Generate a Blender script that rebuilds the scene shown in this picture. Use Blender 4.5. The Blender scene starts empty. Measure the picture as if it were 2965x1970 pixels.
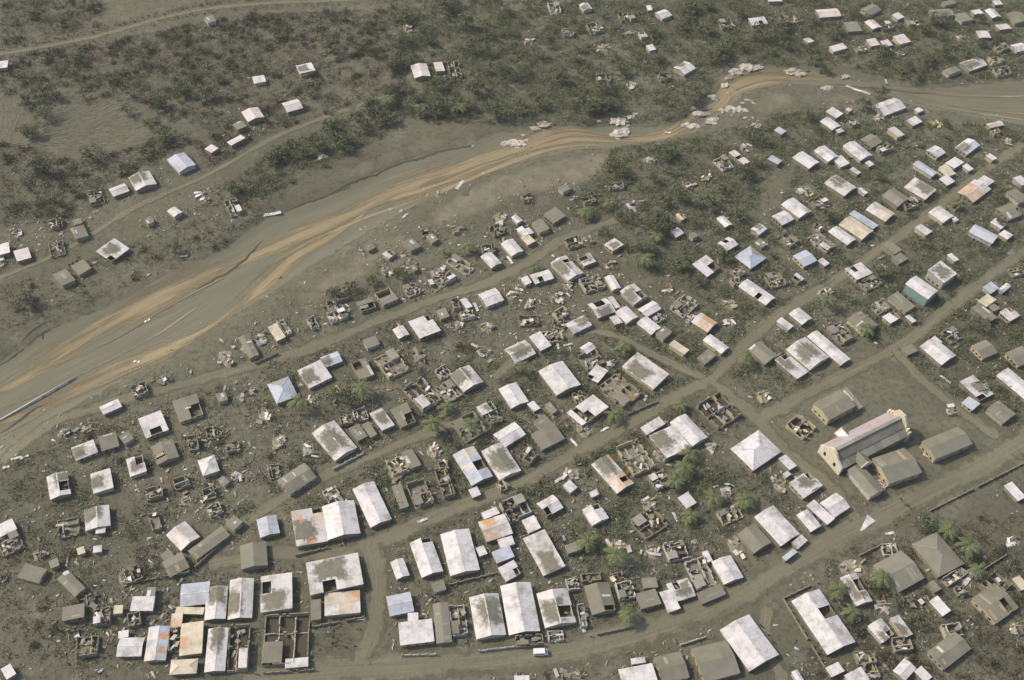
import bpy, math, random
import numpy as np
from mathutils import Matrix, Vector
random.seed(7); RNG = np.random.default_rng(11)
scene = bpy.context.scene
COL = scene.collection
rad = math.radians

# ------------------------------------------------------------------ camera
cam_d = bpy.data.cameras.new('camera'); cam = bpy.data.objects.new('camera', cam_d); COL.objects.link(cam)
PITCH, ROLL = rad(49.75), rad(3.5)
cp, sp, cr, sr = math.cos(PITCH), math.sin(PITCH), math.cos(ROLL), math.sin(ROLL)
cam.matrix_world = Matrix(((cr, -sr, 0, 0), (sr*sp, cr*sp, -cp, 0), (sr*cp, cr*cp, sp, 330), (0, 0, 0, 1)))
cam_d.sensor_width = 36; cam_d.lens = 38; cam_d.clip_start = .5; cam_d.clip_end = 9000
scene.camera = cam
# ------------------------------------------------------------------ daylight
SUN_DIR = Vector((-.93, .16, .95)).normalized()      # towards the sun
world = bpy.data.worlds.new('World'); scene.world = world; world.use_nodes = True
nt = world.node_tree; nt.nodes.clear()
sky = nt.nodes.new('ShaderNodeTexSky'); sky.sky_type = 'NISHITA'; sky.sun_disc = False
sky.sun_elevation = math.asin(SUN_DIR.z); sky.sun_rotation = math.atan2(SUN_DIR.x, SUN_DIR.y)
sky.dust_density = 3.0; sky.air_density = 1.0; sky.altitude = 300
bg = nt.nodes.new('ShaderNodeBackground'); bg.inputs[1].default_value = .15
wo = nt.nodes.new('ShaderNodeOutputWorld'); nt.links.new(sky.outputs[0], bg.inputs[0]); nt.links.new(bg.outputs[0], wo.inputs[0])
sun_d = bpy.data.lights.new('sun', 'SUN'); sun_d.energy = 2.8; sun_d.angle = rad(2); sun_d.color = (1, .915, .74)
sun = bpy.data.objects.new('sun', sun_d); COL.objects.link(sun); sun.location = (-300, 60, 400)
sun.rotation_euler = SUN_DIR.to_track_quat('Z', 'Y').to_euler()
vs = scene.view_settings; vs.view_transform = 'Standard'; vs.look = 'None'; vs.gamma = 1; vs.use_curve_mapping = False
vs.exposure = .30
# ------------------------------------------------------------------ surveyed layout, metres (x right, y away from the camera, angles in radians)
BUILDINGS = [
('house', 'house', 'small white metal flat-roofed house with annex below the riverside street', [('S', 'w', -167.6, 180.6, 5.7, 5.1, 0.67, {}), ('R', 'g', -164.7, 175.4, 7.1, 7.6, 0.656, {})]),
('house', 'house', 'part ash-covered gabled house with annex above the long middle street', [('G', 'p', -138.3, 186.6, 8.2, 8.5, 0.343, {'a': (-1.6, 2.1)}), ('S', 'w', -135.9, 181.9, 3.1, 2.2, 0.241, {})]),
('roofless_house', 'ruin', 'ash-filled roofless ruin, leftmost below the riverside street', [('R', 'g', -147.2, 182.8, 6.9, 7.1, 0.387, {})]),
('house', 'house', 'pinkish metal gabled house above the long middle street', [('G', 'n', -107.7, 181.7, 7.8, 8.5, 0.856, {})]),
('house', 'house', 'ash-covered gabled house, second from left above the long middle street', [('G', 'g', -98.4, 179.7, 13.8, 4.8, 0.84, {})]),
('house', 'house', 'ash-covered gabled house with annex above the long middle street', [('G', 'g', -107.5, 170.8, 7.0, 6.7, 0.65, {}), ('S', 'g', -111.3, 174.1, 3.5, 3.4, 0.834, {})]),
('house', 'house', 'small ash-covered flat-roofed house, leftmost above the short middle street', [('S', 'g', -91.6, 187.8, 4.2, 4.6, 0.955, {})]),
('house', 'house', 'ash-covered gabled house below the riverside street', [('G', 'g', -153.3, 164.4, 7.9, 5.3, -0.208, {})]),
('house', 'house', 'ash-covered gabled house, leftmost above the long middle street', [('G', 'g', -139.2, 161.3, 4.2, 9.7, 0.907, {})]),
('shed', 'shed', 'small white metal flat-roofed shed, leftmost above the long middle street', [('S', 'w', -134.8, 174.8, 2.7, 2.4, 0.247, {})]),
('shed', 'shed', 'small cream metal flat-roofed shed above the long middle street', [('S', 'c', -140.0, 173.7, 2.3, 2.7, 0.539, {})]),
('shed', 'shed', 'small ash-covered flat-roofed shed, leftmost above the long middle street', [('S', 'g', -147.3, 168.4, 2.9, 3.3, 0.548, {})]),
('house', 'house', 'white metal flat-roofed house with annex below the long middle street', [('S', 'w', -114.5, 156.0, 7.2, 4.8, 0.077, {}), ('S', 'g', -112.9, 159.6, 2.9, 5.0, 0.095, {})]),
('house', 'house', 'bluish metal gabled house with annex below the long middle street', [('G', 'b', -98.7, 160.9, 9.2, 8.1, 0.183, {}), ('S', 'c', -99.0, 154.9, 9.0, 2.5, 0.037, {})]),
('shed', 'shed', 'small rusty orange flat-roofed shed below the long middle street', [('S', 'r', -102.3, 151.2, 3.5, 4.8, 0.128, {})]),
('house', 'house', 'part ash-covered gabled house below the long middle street', [('G', 'p', -91.1, 158.1, 6.8, 11.7, 0.146, {'a': (0.0, 2.9)})]),
('house', 'house', 'big part ash-covered gabled house below the long middle street', [('G', 'p', -83.5, 160.2, 7.8, 14.2, 0.151, {'a': (-2.3, -1.4)})]),
('house', 'house', 'bluish metal gabled house above the wide bottom street', [('G', 'b', -106.4, 142.9, 6.7, 11.5, 0.124, {'r': 1})]),
('house', 'house', 'white metal gabled house with annex below the long middle street', [('G', 'w', -114.4, 141.2, 7.7, 6.3, 0.089, {}), ('S', 'w', -117.9, 145.4, 3.1, 2.5, 0.256, {})]),
('house', 'house', 'cream metal flat-roofed house with annex above the wide bottom street', [('S', 'c', -96.0, 145.2, 7.0, 10.9, 0.178, {'r': 1}), ('R', 'g', -101.5, 144.9, 3.6, 7.9, 0.209, {})]),
('house', 'house', 'cream metal hip-roofed house above the wide bottom street', [('H', 'c', -96.1, 135.7, 8.3, 4.8, 0.129, {'r': 1})]),
('house', 'house', 'part ash-covered gabled house above the wide bottom street', [('G', 'p', -87.3, 142.0, 6.4, 14.5, 0.133, {'a': (0.0, 4.3)})]),
('roofless_house', 'ruin', 'big ash-filled roofless ruin, leftmost above the wide bottom street', [('R', 'g', -80.7, 143.3, 6.5, 15.1, 0.148, {})]),
('shed', 'shed', 'small white metal flat-roofed shed, leftmost below the long middle street', [('S', 'w', -149.5, 130.9, 2.9, 4.3, 0.756, {})]),
('roofless_house', 'ruin', 'ash-filled roofless ruin, second from left below the long middle street', [('R', 'g', -126.4, 151.2, 5.2, 6.0, 0.283, {})]),
('house', 'house', 'ash-covered gabled house below the long middle street', [('G', 'g', -82.4, 175.9, 8.7, 9.1, 0.26, {})]),
('house', 'house', 'bluish metal gabled house below the short middle street', [('G', 'b', -79.7, 187.3, 6.8, 7.4, 0.363, {})]),
('house', 'house', 'big part ash-covered flat-roofed house with roof hole above the long middle street', [('S', 'p', -65.6, 188.1, 10.6, 14.1, 0.318, {'h': 2, 'a': (-2.1, -1.4), 'r': 1})]),
('house', 'house', 'big white metal gabled house, leftmost above the long middle street', [('G', 'w', -55.2, 191.4, 11.2, 13.6, 0.307, {})]),
('house', 'house', 'big white metal gabled house, second from left above the long middle street', [('G', 'w', -45.4, 198.5, 8.0, 17.1, 0.503, {})]),
('house', 'house', 'big part ash-covered flat-roofed house with roof hole, second from left below the long middle street', [('S', 'p', -54.3, 170.7, 17.5, 12.5, 0.291, {'h': 2, 'a': (-0.9, 1.9)}), ('S', 'w', -50.2, 160.6, 11.5, 8.3, 0.173, {'r': 1}), ('S', 'g', -58.5, 157.8, 3.4, 7.1, 0.169, {})]),
('house', 'house', 'big part ash-covered flat-roofed house with roof hole, leftmost below the long middle street', [('S', 'p', -72.3, 163.0, 10.2, 13.0, 0.186, {'h': 3, 'a': (-1.0, -2.6)})]),
('roofless_house', 'ruin', 'big ash-filled roofless ruin, second from left above the wide bottom street', [('R', 'g', -66.3, 147.3, 14.3, 17.0, 0.123, {}), ('S', 'w', -61.5, 139.5, 7.1, 3.1, 0.151, {})]),
('house', 'house', 'small white metal gabled house above the short cross street', [('G', 'w', -32.9, 174.3, 4.6, 6.9, 0.432, {})]),
('house', 'house', 'big white metal gabled house with roof hole below the long middle street', [('G', 'w', -24.5, 179.3, 7.6, 13.9, 0.402, {'h': 1})]),
('house', 'house', 'big white metal gabled house with annex below the long middle street', [('G', 'w', -13.3, 181.8, 10.2, 16.2, 0.301, {}), ('S', 'w', -6.0, 182.8, 2.9, 3.5, 0.455, {})]),
('shed', 'shed', 'small ash-covered flat-roofed shed above the short cross street', [('S', 'g', -19.3, 168.7, 4.2, 3.6, 0.395, {})]),
('house', 'house', 'bluish metal gabled house above the short cross street', [('G', 'b', -31.4, 161.6, 8.0, 7.2, 0.294, {})]),
('house', 'house', 'white metal flat-roofed house with annex above the wide bottom street', [('S', 'w', -25.1, 152.1, 10.9, 8.1, 0.195, {}), ('S', 'w', -26.7, 157.4, 3.4, 2.7, 0.117, {})]),
('house', 'house', 'ash-covered gabled house with annex above the wide bottom street', [('G', 'g', -17.0, 155.9, 5.0, 14.0, 0.183, {}), ('R', 'w', -11.9, 157.4, 5.1, 10.6, 0.203, {})]),
('house', 'house', 'big part ash-covered gabled house above the wide bottom street', [('G', 'p', -2.5, 159.1, 9.8, 14.8, 0.231, {'a': (1.0, 1.5)})]),
('house', 'house', 'rusty orange gabled house with annex below the long middle street', [('G', 'r', -1.8, 192.1, 9.8, 8.4, 0.424, {}), ('S', 'w', -3.9, 198.0, 5.9, 2.9, 0.514, {})]),
('house', 'house', 'small bluish metal flat-roofed house with annex below the long middle street', [('S', 'b', 1.4, 181.8, 6.6, 4.3, 0.473, {}), ('S', 'w', 2.2, 187.0, 5.3, 3.5, 0.357, {}), ('S', 'w', 4.0, 175.8, 6.2, 5.4, 0.592, {'h': 1})]),
('house', 'house', 'big white metal gabled house, leftmost above the wide bottom street', [('G', 'w', 8.0, 162.4, 10.3, 17.6, 0.213, {})]),
('house', 'house', 'big part ash-covered flat-roofed house below the long middle street', [('S', 'p', 15.3, 183.7, 8.2, 15.6, 0.496, {'a': (0.0, -4.6)})]),
('roofless_house', 'ruin', 'pale-walled roofless ruin below the long middle street', [('R', 'w', 4.9, 200.8, 9.1, 8.4, 0.521, {}), ('S', 'w', 10.6, 194.5, 4.7, 5.5, 0.482, {})]),
('house', 'house', 'white metal gabled house with roof hole, second from left below the long middle street', [('G', 'w', 33.0, 200.2, 6.9, 7.1, 0.537, {'h': 1})]),
('house', 'house', 'white metal gabled house with roof hole, leftmost below the long middle street', [('G', 'w', 16.9, 202.3, 7.1, 6.4, 0.636, {'h': 1})]),
('house', 'house', 'small ash-covered flat-roofed house below the long middle street', [('S', 'g', 25.5, 186.3, 5.8, 3.5, 0.409, {})]),
('roofless_house', 'ruin', 'ash-filled roofless ruin, second from left above the wide bottom street', [('R', 'g', 51.9, 198.3, 9.9, 8.8, 0.656, {})]),
('house', 'house', 'white metal gabled house with annex, leftmost above the wide bottom street', [('G', 'w', 77.9, 181.5, 7.5, 9.0, 0.429, {}), ('S', 'w', 71.4, 186.2, 2.1, 4.2, 0.358, {})]),
('roofless_house', 'ruin', 'pale-walled roofless ruin, second from left above the wide bottom street', [('R', 'w', 68.8, 179.9, 7.2, 10.8, 0.365, {}), ('S', 'g', 71.7, 172.1, 9.3, 4.1, 0.471, {})]),
('house', 'house', 'part ash-covered gabled house with roof hole above the wide bottom street', [('G', 'p', 61.6, 172.9, 7.9, 7.0, 0.375, {'h': 1, 'a': (0.8, -0.0)}), ('S', 'w', 57.7, 168.8, 4.2, 7.5, 0.375, {})]),
('house', 'house', 'ash-covered flat-roofed house with annex above the wide bottom street', [('S', 'g', 50.4, 168.8, 7.4, 5.9, 0.338, {}), ('S', 'g', 51.3, 175.0, 5.0, 3.9, 0.156, {}), ('R', 'w', 42.9, 171.9, 5.6, 6.1, 0.257, {})]),
('house', 'house', 'ash-covered gabled house with roof hole above the wide bottom street', [('G', 'g', 34.5, 167.9, 8.4, 10.6, 0.254, {'h': 1})]),
('house', 'house', 'big part ash-covered gabled house with roof hole above the wide bottom street', [('G', 'p', 19.9, 163.4, 10.5, 12.4, 0.259, {'h': 2, 'a': (-1.0, -1.2)}), ('R', 'w', 20.0, 154.1, 5.1, 3.8, 0.172, {})]),
('house', 'house', 'big white metal gabled house, second from left above the wide bottom street', [('G', 'w', 96.7, 199.7, 9.1, 13.7, 0.631, {})]),
('house', 'house', 'ash-covered gabled house, leftmost above the wide bottom street', [('G', 'g', 88.2, 194.0, 8.2, 8.8, 0.626, {})]),
('house', 'house', 'white metal flat-roofed house with annex below the wide bottom street', [('S', 'w', 46.2, 142.1, 11.2, 5.9, 0.26, {}), ('S', 'w', 46.5, 147.0, 4.6, 1.9, 0.208, {})]),
('house', 'house', 'ash-covered gabled house below the wide bottom street', [('G', 'g', 57.0, 145.4, 9.2, 8.9, 0.297, {})]),
('house', 'house', 'big ash-covered gabled house below the wide bottom street', [('G', 'g', 71.3, 148.4, 12.4, 11.5, 0.322, {})]),
('house', 'house', 'big white metal gabled house below the bottom lane', [('G', 'w', 82.8, 155.5, 12.0, 15.9, 0.554, {'rd': 1})]),
('shed', 'shed', 'small white metal flat-roofed shed below the wide bottom street', [('S', 'w', 9.6, 138.5, 4.7, 2.4, 0.081, {})]),
('house', 'house', 'white metal gabled house with annex, second from left above the wide bottom street', [('G', 'w', 108.4, 202.6, 5.1, 7.8, 0.575, {}), ('S', 'w', 103.9, 193.8, 5.4, 2.9, 0.758, {}), ('S', 'b', 99.8, 188.4, 5.8, 1.8, 0.702, {})]),
('house', 'house', 'white metal gabled house with annex below the street before the church', [('G', 'w', 118.7, 209.8, 8.2, 7.2, 0.646, {}), ('S', 'w', 113.0, 206.4, 3.9, 9.7, 0.709, {})]),
('house', 'house', 'big ash-covered hip-roofed house with annex below the wide bottom street', [('H', 'g', 151.7, 192.3, 11.4, 14.0, 0.525, {}), ('R', 'w', 156.3, 184.7, 9.1, 3.2, 0.591, {})]),
('house', 'house', 'big ash-covered gabled house below the street before the church', [('G', 'g', 136.7, 184.5, 12.8, 11.9, 0.545, {})]),
('house', 'house', 'part ash-covered gabled house with roof hole, leftmost below the wide bottom street', [('G', 'p', 120.9, 176.8, 6.3, 10.9, 0.375, {'h': 2, 'a': (0.0, -0.0)})]),
('house', 'house', 'big white metal gabled house with roof hole above the bottom lane', [('G', 'w', 108.2, 164.6, 11.3, 20.6, 0.474, {'h': 2, 'rd': 1})]),
('shed', 'shed', 'small white metal flat-roofed shed, leftmost above the bottom lane', [('S', 'w', 109.5, 147.9, 5.0, 3.4, 0.473, {})]),
('house', 'house', 'part ash-covered gabled house with roof hole, second from left below the wide bottom street', [('G', 'p', 127.0, 162.5, 6.0, 6.8, 0.594, {'h': 1, 'a': (0.0, -2.0)})]),
('house', 'house', 'small part ash-covered flat-roofed house below the wide bottom street', [('S', 'p', 133.8, 164.3, 3.8, 7.5, 0.481, {'a': (-0.7, -0.7)})]),
('house', 'house', 'small white metal flat-roofed house, second from left below the street before the church', [('S', 'w', 148.4, 172.6, 3.7, 6.2, 0.586, {})]),
('house', 'house', 'ash-covered gabled house below the street before the church', [('G', 'g', 148.2, 157.0, 13.3, 7.1, 0.641, {})]),
('house', 'house', 'small white metal gabled house above the bottom lane', [('G', 'w', 132.1, 149.3, 6.4, 4.6, 0.788, {})]),
('shed', 'shed', 'small white metal flat-roofed shed, second from left above the bottom lane', [('S', 'w', 137.9, 148.2, 3.5, 4.5, 0.652, {})]),
('house', 'house', 'small white metal flat-roofed house above the bottom lane', [('S', 'w', 116.3, 145.8, 6.7, 4.5, 0.515, {})]),
('house', 'house', 'big ash-covered gabled house with roof hole below the wide bottom street', [('G', 'g', 167.5, 175.0, 11.4, 10.6, 0.615, {'h': 1})]),
('roofless_house', 'ruin', 'ash-filled roofless ruin below the wide bottom street', [('R', 'g', 169.7, 182.3, 9.0, 6.8, 0.705, {})]),
('shed', 'shed', 'small cream metal flat-roofed shed below the wide bottom street', [('S', 'c', 178.2, 183.2, 3.4, 4.7, 0.499, {})]),
('house', 'house', 'small white metal flat-roofed house below the wide bottom street', [('S', 'w', 185.8, 220.5, 3.7, 7.2, 0.516, {})]),
('shed', 'shed', 'small white metal gabled shed above the bottom lane', [('G', 'w', 97.2, 144.9, 2.3, 3.9, 0.487, {})]),
('house', 'house', 'small white metal gabled house, leftmost below the riverside street', [('G', 'w', -147.2, 233.4, 7.1, 4.3, 0.65, {})]),
('house', 'house', 'white metal flat-roofed house with roof hole, leftmost below the riverside street', [('S', 'w', -129.3, 226.3, 8.4, 9.1, 0.553, {'h': 2})]),
('house', 'house', 'ash-covered flat-roofed house with roof hole, leftmost below the riverside street', [('S', 'g', -118.6, 234.6, 9.1, 10.1, 0.509, {'h': 2})]),
('house', 'house', 'part ash-covered gabled house below the riverside street', [('G', 'p', -151.1, 214.0, 7.9, 6.3, 0.564, {'a': (-2.0, -0.0)})]),
('house', 'house', 'ash-covered flat-roofed house below the riverside street', [('S', 'g', -143.5, 218.1, 6.3, 6.5, 0.463, {})]),
('shed', 'shed', 'small ash-covered flat-roofed shed, leftmost below the riverside street', [('S', 'g', -137.7, 220.2, 3.9, 4.1, 0.789, {})]),
('house', 'house', 'ash-covered gabled house with roof hole below the riverside street', [('G', 'g', -122.3, 215.0, 7.9, 8.7, 0.535, {'h': 1})]),
('roofless_house', 'ruin', 'small ash-filled roofless ruin, leftmost below the riverside street', [('R', 'g', -113.3, 219.7, 3.6, 6.1, 0.409, {})]),
('house', 'house', 'white metal hip-roofed house above the short middle street', [('H', 'w', -105.3, 210.0, 6.0, 7.3, 0.487, {})]),
('shed', 'shed', 'small ash-covered flat-roofed shed above the short middle street', [('S', 'g', -98.8, 204.3, 2.6, 3.7, 0.92, {})]),
('house', 'house', 'part ash-covered flat-roofed house with roof hole, leftmost below the riverside street', [('S', 'p', -130.8, 208.5, 5.8, 7.9, 0.454, {'h': 2, 'a': (0.0, -0.0)})]),
('house', 'house', 'part ash-covered flat-roofed house, leftmost below the riverside street', [('S', 'p', -141.1, 201.4, 6.8, 8.6, 0.418, {'a': (-1.7, -0.0)})]),
('house', 'house', 'part ash-covered gabled house with roof hole below the riverside street', [('G', 'p', -155.4, 198.5, 7.0, 10.0, 0.437, {'h': 2, 'a': (1.4, 2.0)})]),
('roofless_house', 'ruin', 'ash-filled roofless ruin, leftmost above the riverside street', [('R', 'g', -138.7, 242.0, 5.4, 5.4, 0.524, {})]),
('collapsed_house', 'wreckage', 'grey collapsed house heap, leftmost above the riverside street', [('D', 'g', -131.1, 248.6, 5.1, 4.4, 0.478, {})]),
('shed', 'shed', 'small ash-covered flat-roofed shed, second from left below the riverside street', [('S', 'g', -107.4, 240.7, 3.5, 4.1, 0.535, {})]),
('collapsed_house', 'wreckage', 'grey collapsed house heap, fifth from left below the riverside street', [('D', 'g', -98.8, 243.2, 7.6, 5.0, 0.61, {})]),
('roofless_house', 'ruin', 'small ash-filled roofless ruin, leftmost above the short middle street', [('R', 'g', -121.9, 198.2, 5.6, 4.5, 0.401, {})]),
('collapsed_house', 'wreckage', 'grey collapsed house heap, leftmost above the short middle street', [('D', 'g', -109.9, 196.8, 4.7, 5.7, 0.528, {})]),
('collapsed_house', 'wreckage', 'grey collapsed house heap, second from left below the riverside street', [('D', 'g', -161.2, 222.0, 6.1, 3.4, 0.623, {})]),
('collapsed_house', 'wreckage', 'pale collapsed house heap, leftmost above the riverside street', [('D', 'w', -110.4, 260.9, 6.1, 9.5, 0.444, {})]),
('house', 'house', 'ash-covered gabled house above the riverside street', [('G', 'g', -102.4, 266.0, 4.0, 12.2, 0.553, {})]),
('collapsed_house', 'wreckage', 'pale collapsed house heap, second from left above the riverside street', [('D', 'w', -102.3, 267.7, 9.3, 7.3, 0.448, {})]),
('collapsed_house', 'wreckage', 'grey collapsed house heap, fourth from left below the riverside street', [('D', 'g', -107.0, 223.8, 5.2, 4.3, 0.425, {})]),
('collapsed_house', 'wreckage', 'grey collapsed house heap, second from left above the short middle street', [('D', 'g', -98.8, 219.5, 4.0, 3.5, 0.55, {})]),
('house', 'house', 'bluish metal hip-roofed house below the riverside street', [('H', 'b', -85.4, 245.5, 8.4, 10.3, 0.535, {})]),
('house', 'house', 'part ash-covered flat-roofed house, second from left below the riverside street', [('S', 'p', -74.7, 254.3, 9.9, 9.4, 0.655, {'a': (-2.5, -0.0)})]),
('house', 'house', 'bluish metal gabled house below the riverside street', [('G', 'b', -69.6, 262.4, 7.1, 5.6, 0.542, {'a': (-2.1, -0.0)})]),
('house', 'house', 'ash-covered flat-roofed house with roof hole, second from left below the riverside street', [('S', 'g', -57.0, 258.6, 6.3, 9.5, 0.521, {'h': 2})]),
('roofless_house', 'ruin', 'big cream-walled roofless ruin below the riverside street', [('R', 'c', -46.3, 262.3, 8.8, 12.0, 0.649, {})]),
('house', 'house', 'small ash-covered flat-roofed house, leftmost below the riverside street', [('S', 'g', -55.3, 271.9, 5.5, 4.6, 0.548, {})]),
('house', 'house', 'part ash-covered gabled house with annex above the lane meeting the crossroads', [('G', 'p', -16.6, 256.9, 9.2, 9.9, 0.66, {'a': (-1.8, 2.0)}), ('R', 'c', -22.9, 250.7, 6.6, 8.6, 0.697, {})]),
('roofless_house', 'ruin', 'small pale-walled roofless ruin, leftmost above the lane meeting the crossroads', [('R', 'w', -25.8, 259.8, 4.8, 4.9, 0.651, {})]),
('roofless_house', 'ruin', 'big pale-walled roofless ruin above the short middle street', [('R', 'w', -32.8, 248.6, 8.8, 13.2, 0.73, {})]),
('roofless_house', 'ruin', 'small cream-walled roofless ruin below the riverside street', [('R', 'c', -62.8, 246.6, 4.3, 4.1, 0.886, {})]),
('house', 'house', 'big part ash-covered gabled house above the short middle street', [('G', 'p', -62.6, 224.5, 9.7, 15.4, 0.729, {'a': (-0.5, -0.0)})]),
('house', 'house', 'small ash-covered flat-roofed house, second from left above the short middle street', [('S', 'g', -54.5, 228.5, 4.4, 6.8, 0.678, {})]),
('house', 'house', 'small ash-covered flat-roofed house, third from left above the short middle street', [('S', 'g', -50.5, 230.1, 2.9, 6.9, 0.622, {})]),
('house', 'house', 'part ash-covered flat-roofed house above the short middle street', [('S', 'p', -46.5, 235.1, 5.4, 9.3, 0.649, {'a': (0.3, 0.5)})]),
('house', 'house', 'ash-covered flat-roofed house with roof hole above the short middle street', [('S', 'g', -38.7, 237.7, 6.7, 9.4, 0.54, {'h': 1})]),
('house', 'house', 'ash-covered gabled house above the short middle street', [('G', 'g', -73.3, 207.0, 11.6, 7.9, 0.772, {})]),
('collapsed_house', 'wreckage', 'pale collapsed house heap, second from left above the short middle street', [('D', 'w', -82.8, 223.4, 5.9, 5.8, 0.577, {})]),
('collapsed_house', 'wreckage', 'pale collapsed house heap, third from left above the short middle street', [('D', 'w', -71.8, 220.5, 4.3, 6.9, 0.495, {})]),
('roofless_house', 'ruin', 'cream-walled roofless ruin below the short middle street', [('R', 'c', -38.2, 215.4, 6.7, 6.7, 0.534, {})]),
('house', 'house', 'ash-covered flat-roofed house below the short middle street', [('S', 'g', -33.9, 218.3, 4.6, 8.0, 0.557, {})]),
('collapsed_house', 'wreckage', 'cream collapsed house heap below the short middle street', [('D', 'c', -25.8, 223.2, 5.8, 6.7, 0.366, {})]),
('house', 'house', 'big bluish metal gabled house with roof hole above the long middle street', [('G', 'b', -11.4, 217.2, 8.7, 14.8, 0.561, {'h': 2, 'r': 1})]),
('house', 'house', 'big part ash-covered gabled house above the long middle street', [('G', 'p', -1.3, 220.1, 9.0, 14.0, 0.547, {'a': (0.0, -0.0)})]),
('house', 'house', 'white metal gabled house below the short middle street', [('G', 'w', 1.2, 231.9, 9.9, 7.1, 0.701, {})]),
('shed', 'shed', 'small white metal flat-roofed shed, second from left above the long middle street', [('S', 'w', -9.9, 205.9, 3.4, 3.4, 0.519, {})]),
('roofless_house', 'ruin', 'ash-filled roofless ruin, leftmost above the long middle street', [('R', 'g', -29.2, 204.5, 6.8, 10.1, 0.469, {})]),
('house', 'house', 'ash-covered flat-roofed house above the long middle street', [('S', 'g', -35.9, 202.2, 3.4, 9.9, 0.406, {})]),
('roofless_house', 'ruin', 'blue-sheeted roofless ruin above the long middle street', [('R', 'b', -20.8, 209.6, 4.2, 12.2, 0.367, {})]),
('roofless_house', 'ruin', 'pale-walled roofless ruin below the short middle street', [('R', 'w', -59.5, 201.1, 4.9, 7.8, 0.603, {})]),
('house', 'house', 'small part ash-covered flat-roofed house with roof hole below the short middle street', [('S', 'p', -7.9, 243.5, 6.7, 4.6, 0.609, {'h': 1, 'a': (1.3, -0.0)}), ('R', 'g', -5.0, 239.5, 4.9, 5.0, 0.553, {})]),
('roofless_house', 'ruin', 'big ash-filled roofless ruin below the short middle street', [('R', 'g', -13.8, 234.6, 9.7, 10.0, 0.679, {})]),
('house', 'house', 'white metal gabled house with annex below the lane meeting the crossroads', [('G', 'w', 1.9, 250.2, 7.7, 10.3, 0.526, {}), ('S', 'w', 9.7, 245.7, 3.0, 4.3, 0.719, {})]),
('house', 'house', 'part ash-covered gabled house, leftmost above the lane meeting the crossroads', [('G', 'p', 3.4, 271.8, 9.8, 8.2, 0.622, {'a': (0.0, -0.0)})]),
('collapsed_house', 'wreckage', 'grey collapsed house heap, seventh from left below the riverside street', [('D', 'g', -36.5, 268.1, 4.0, 10.3, 0.423, {})]),
('collapsed_house', 'wreckage', 'pale collapsed house heap, leftmost below the riverside street', [('D', 'w', -90.2, 234.3, 4.2, 6.9, 0.399, {})]),
('roofless_house', 'ruin', 'small ash-filled roofless ruin, fifth from left above the short middle street', [('R', 'g', -82.2, 210.3, 3.9, 6.0, 0.357, {})]),
('house', 'house', 'big white metal gabled house below the lane meeting the crossroads', [('G', 'w', 19.2, 259.7, 11.1, 13.4, 0.572, {})]),
('house', 'house', 'white metal flat-roofed house above the lane meeting the crossroads', [('S', 'w', 11.2, 277.7, 5.1, 8.5, 0.606, {})]),
('house', 'house', 'small white metal gabled house with annex below the lane meeting the crossroads', [('G', 'w', 30.2, 275.7, 5.1, 4.1, 0.763, {}), ('R', 'g', 31.7, 270.5, 8.0, 7.3, 0.573, {})]),
('house', 'house', 'white metal flat-roofed house with roof hole below the lane meeting the crossroads', [('S', 'w', 33.8, 263.1, 7.7, 5.4, 1.005, {'h': 1})]),
('house', 'house', 'big part ash-covered flat-roofed house below the lane meeting the crossroads', [('S', 'p', 52.7, 266.2, 9.8, 15.8, 0.87, {'a': (-1.9, 1.6)})]),
('roofless_house', 'ruin', 'big red-walled roofless ruin above the long middle street', [('R', 'n', 42.4, 255.9, 10.2, 13.6, 0.779, {})]),
('house', 'house', 'big white metal flat-roofed house with roof hole above the long middle street', [('S', 'w', 30.1, 245.0, 13.8, 8.3, 0.752, {'h': 3})]),
('house', 'house', 'ash-covered flat-roofed house with annex above the long middle street', [('S', 'g', 15.4, 231.8, 10.3, 7.7, 0.596, {}), ('S', 'g', 13.8, 238.1, 5.4, 5.7, 0.76, {})]),
('shed', 'shed', 'small ash-covered flat-roofed shed, second from left above the long middle street', [('S', 'g', 16.3, 245.4, 2.4, 5.1, 0.637, {})]),
('house', 'house', 'big white metal flat-roofed house with annex below the long middle street', [('S', 'w', 60.6, 232.6, 10.8, 11.7, 0.543, {'a': (-2.1, 2.3)}), ('S', 'w', 54.6, 239.5, 9.2, 3.7, 0.668, {})]),
('house', 'house', 'white metal gabled house below the long middle street', [('G', 'w', 68.0, 238.7, 7.7, 12.9, 0.647, {})]),
('roofless_house', 'ruin', 'big cream-walled roofless ruin below the long middle street', [('R', 'c', 48.0, 225.6, 9.4, 13.0, 0.519, {})]),
('house', 'house', 'big part ash-covered gabled house with roof hole below the long middle street', [('G', 'p', 39.2, 217.3, 7.9, 14.9, 0.663, {'h': 1, 'a': (0.0, 4.4), 'r': 1})]),
('shed', 'shed', 'small white metal flat-roofed shed, second from left below the long middle street', [('S', 'w', 23.9, 210.8, 3.3, 4.0, 0.775, {})]),
('shed', 'shed', 'small white metal flat-roofed shed, third from left below the long middle street', [('S', 'w', 32.5, 208.5, 3.0, 2.1, 0.565, {})]),
('roofless_house', 'ruin', 'big blue-sheeted roofless ruin below the street before the church', [('R', 'b', 80.4, 249.5, 12.1, 12.7, 0.656, {})]),
('house', 'house', 'big white metal hip-roofed house below the street before the church', [('H', 'w', 92.5, 231.4, 14.8, 11.9, 0.686, {})]),
('roofless_house', 'ruin', 'ash-filled roofless ruin, third from left below the long middle street', [('R', 'g', 56.4, 216.5, 6.6, 6.4, 0.602, {})]),
('house', 'house', 'small white metal flat-roofed house above the wide bottom street', [('S', 'w', 65.7, 208.0, 4.7, 4.9, 0.639, {})]),
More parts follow.
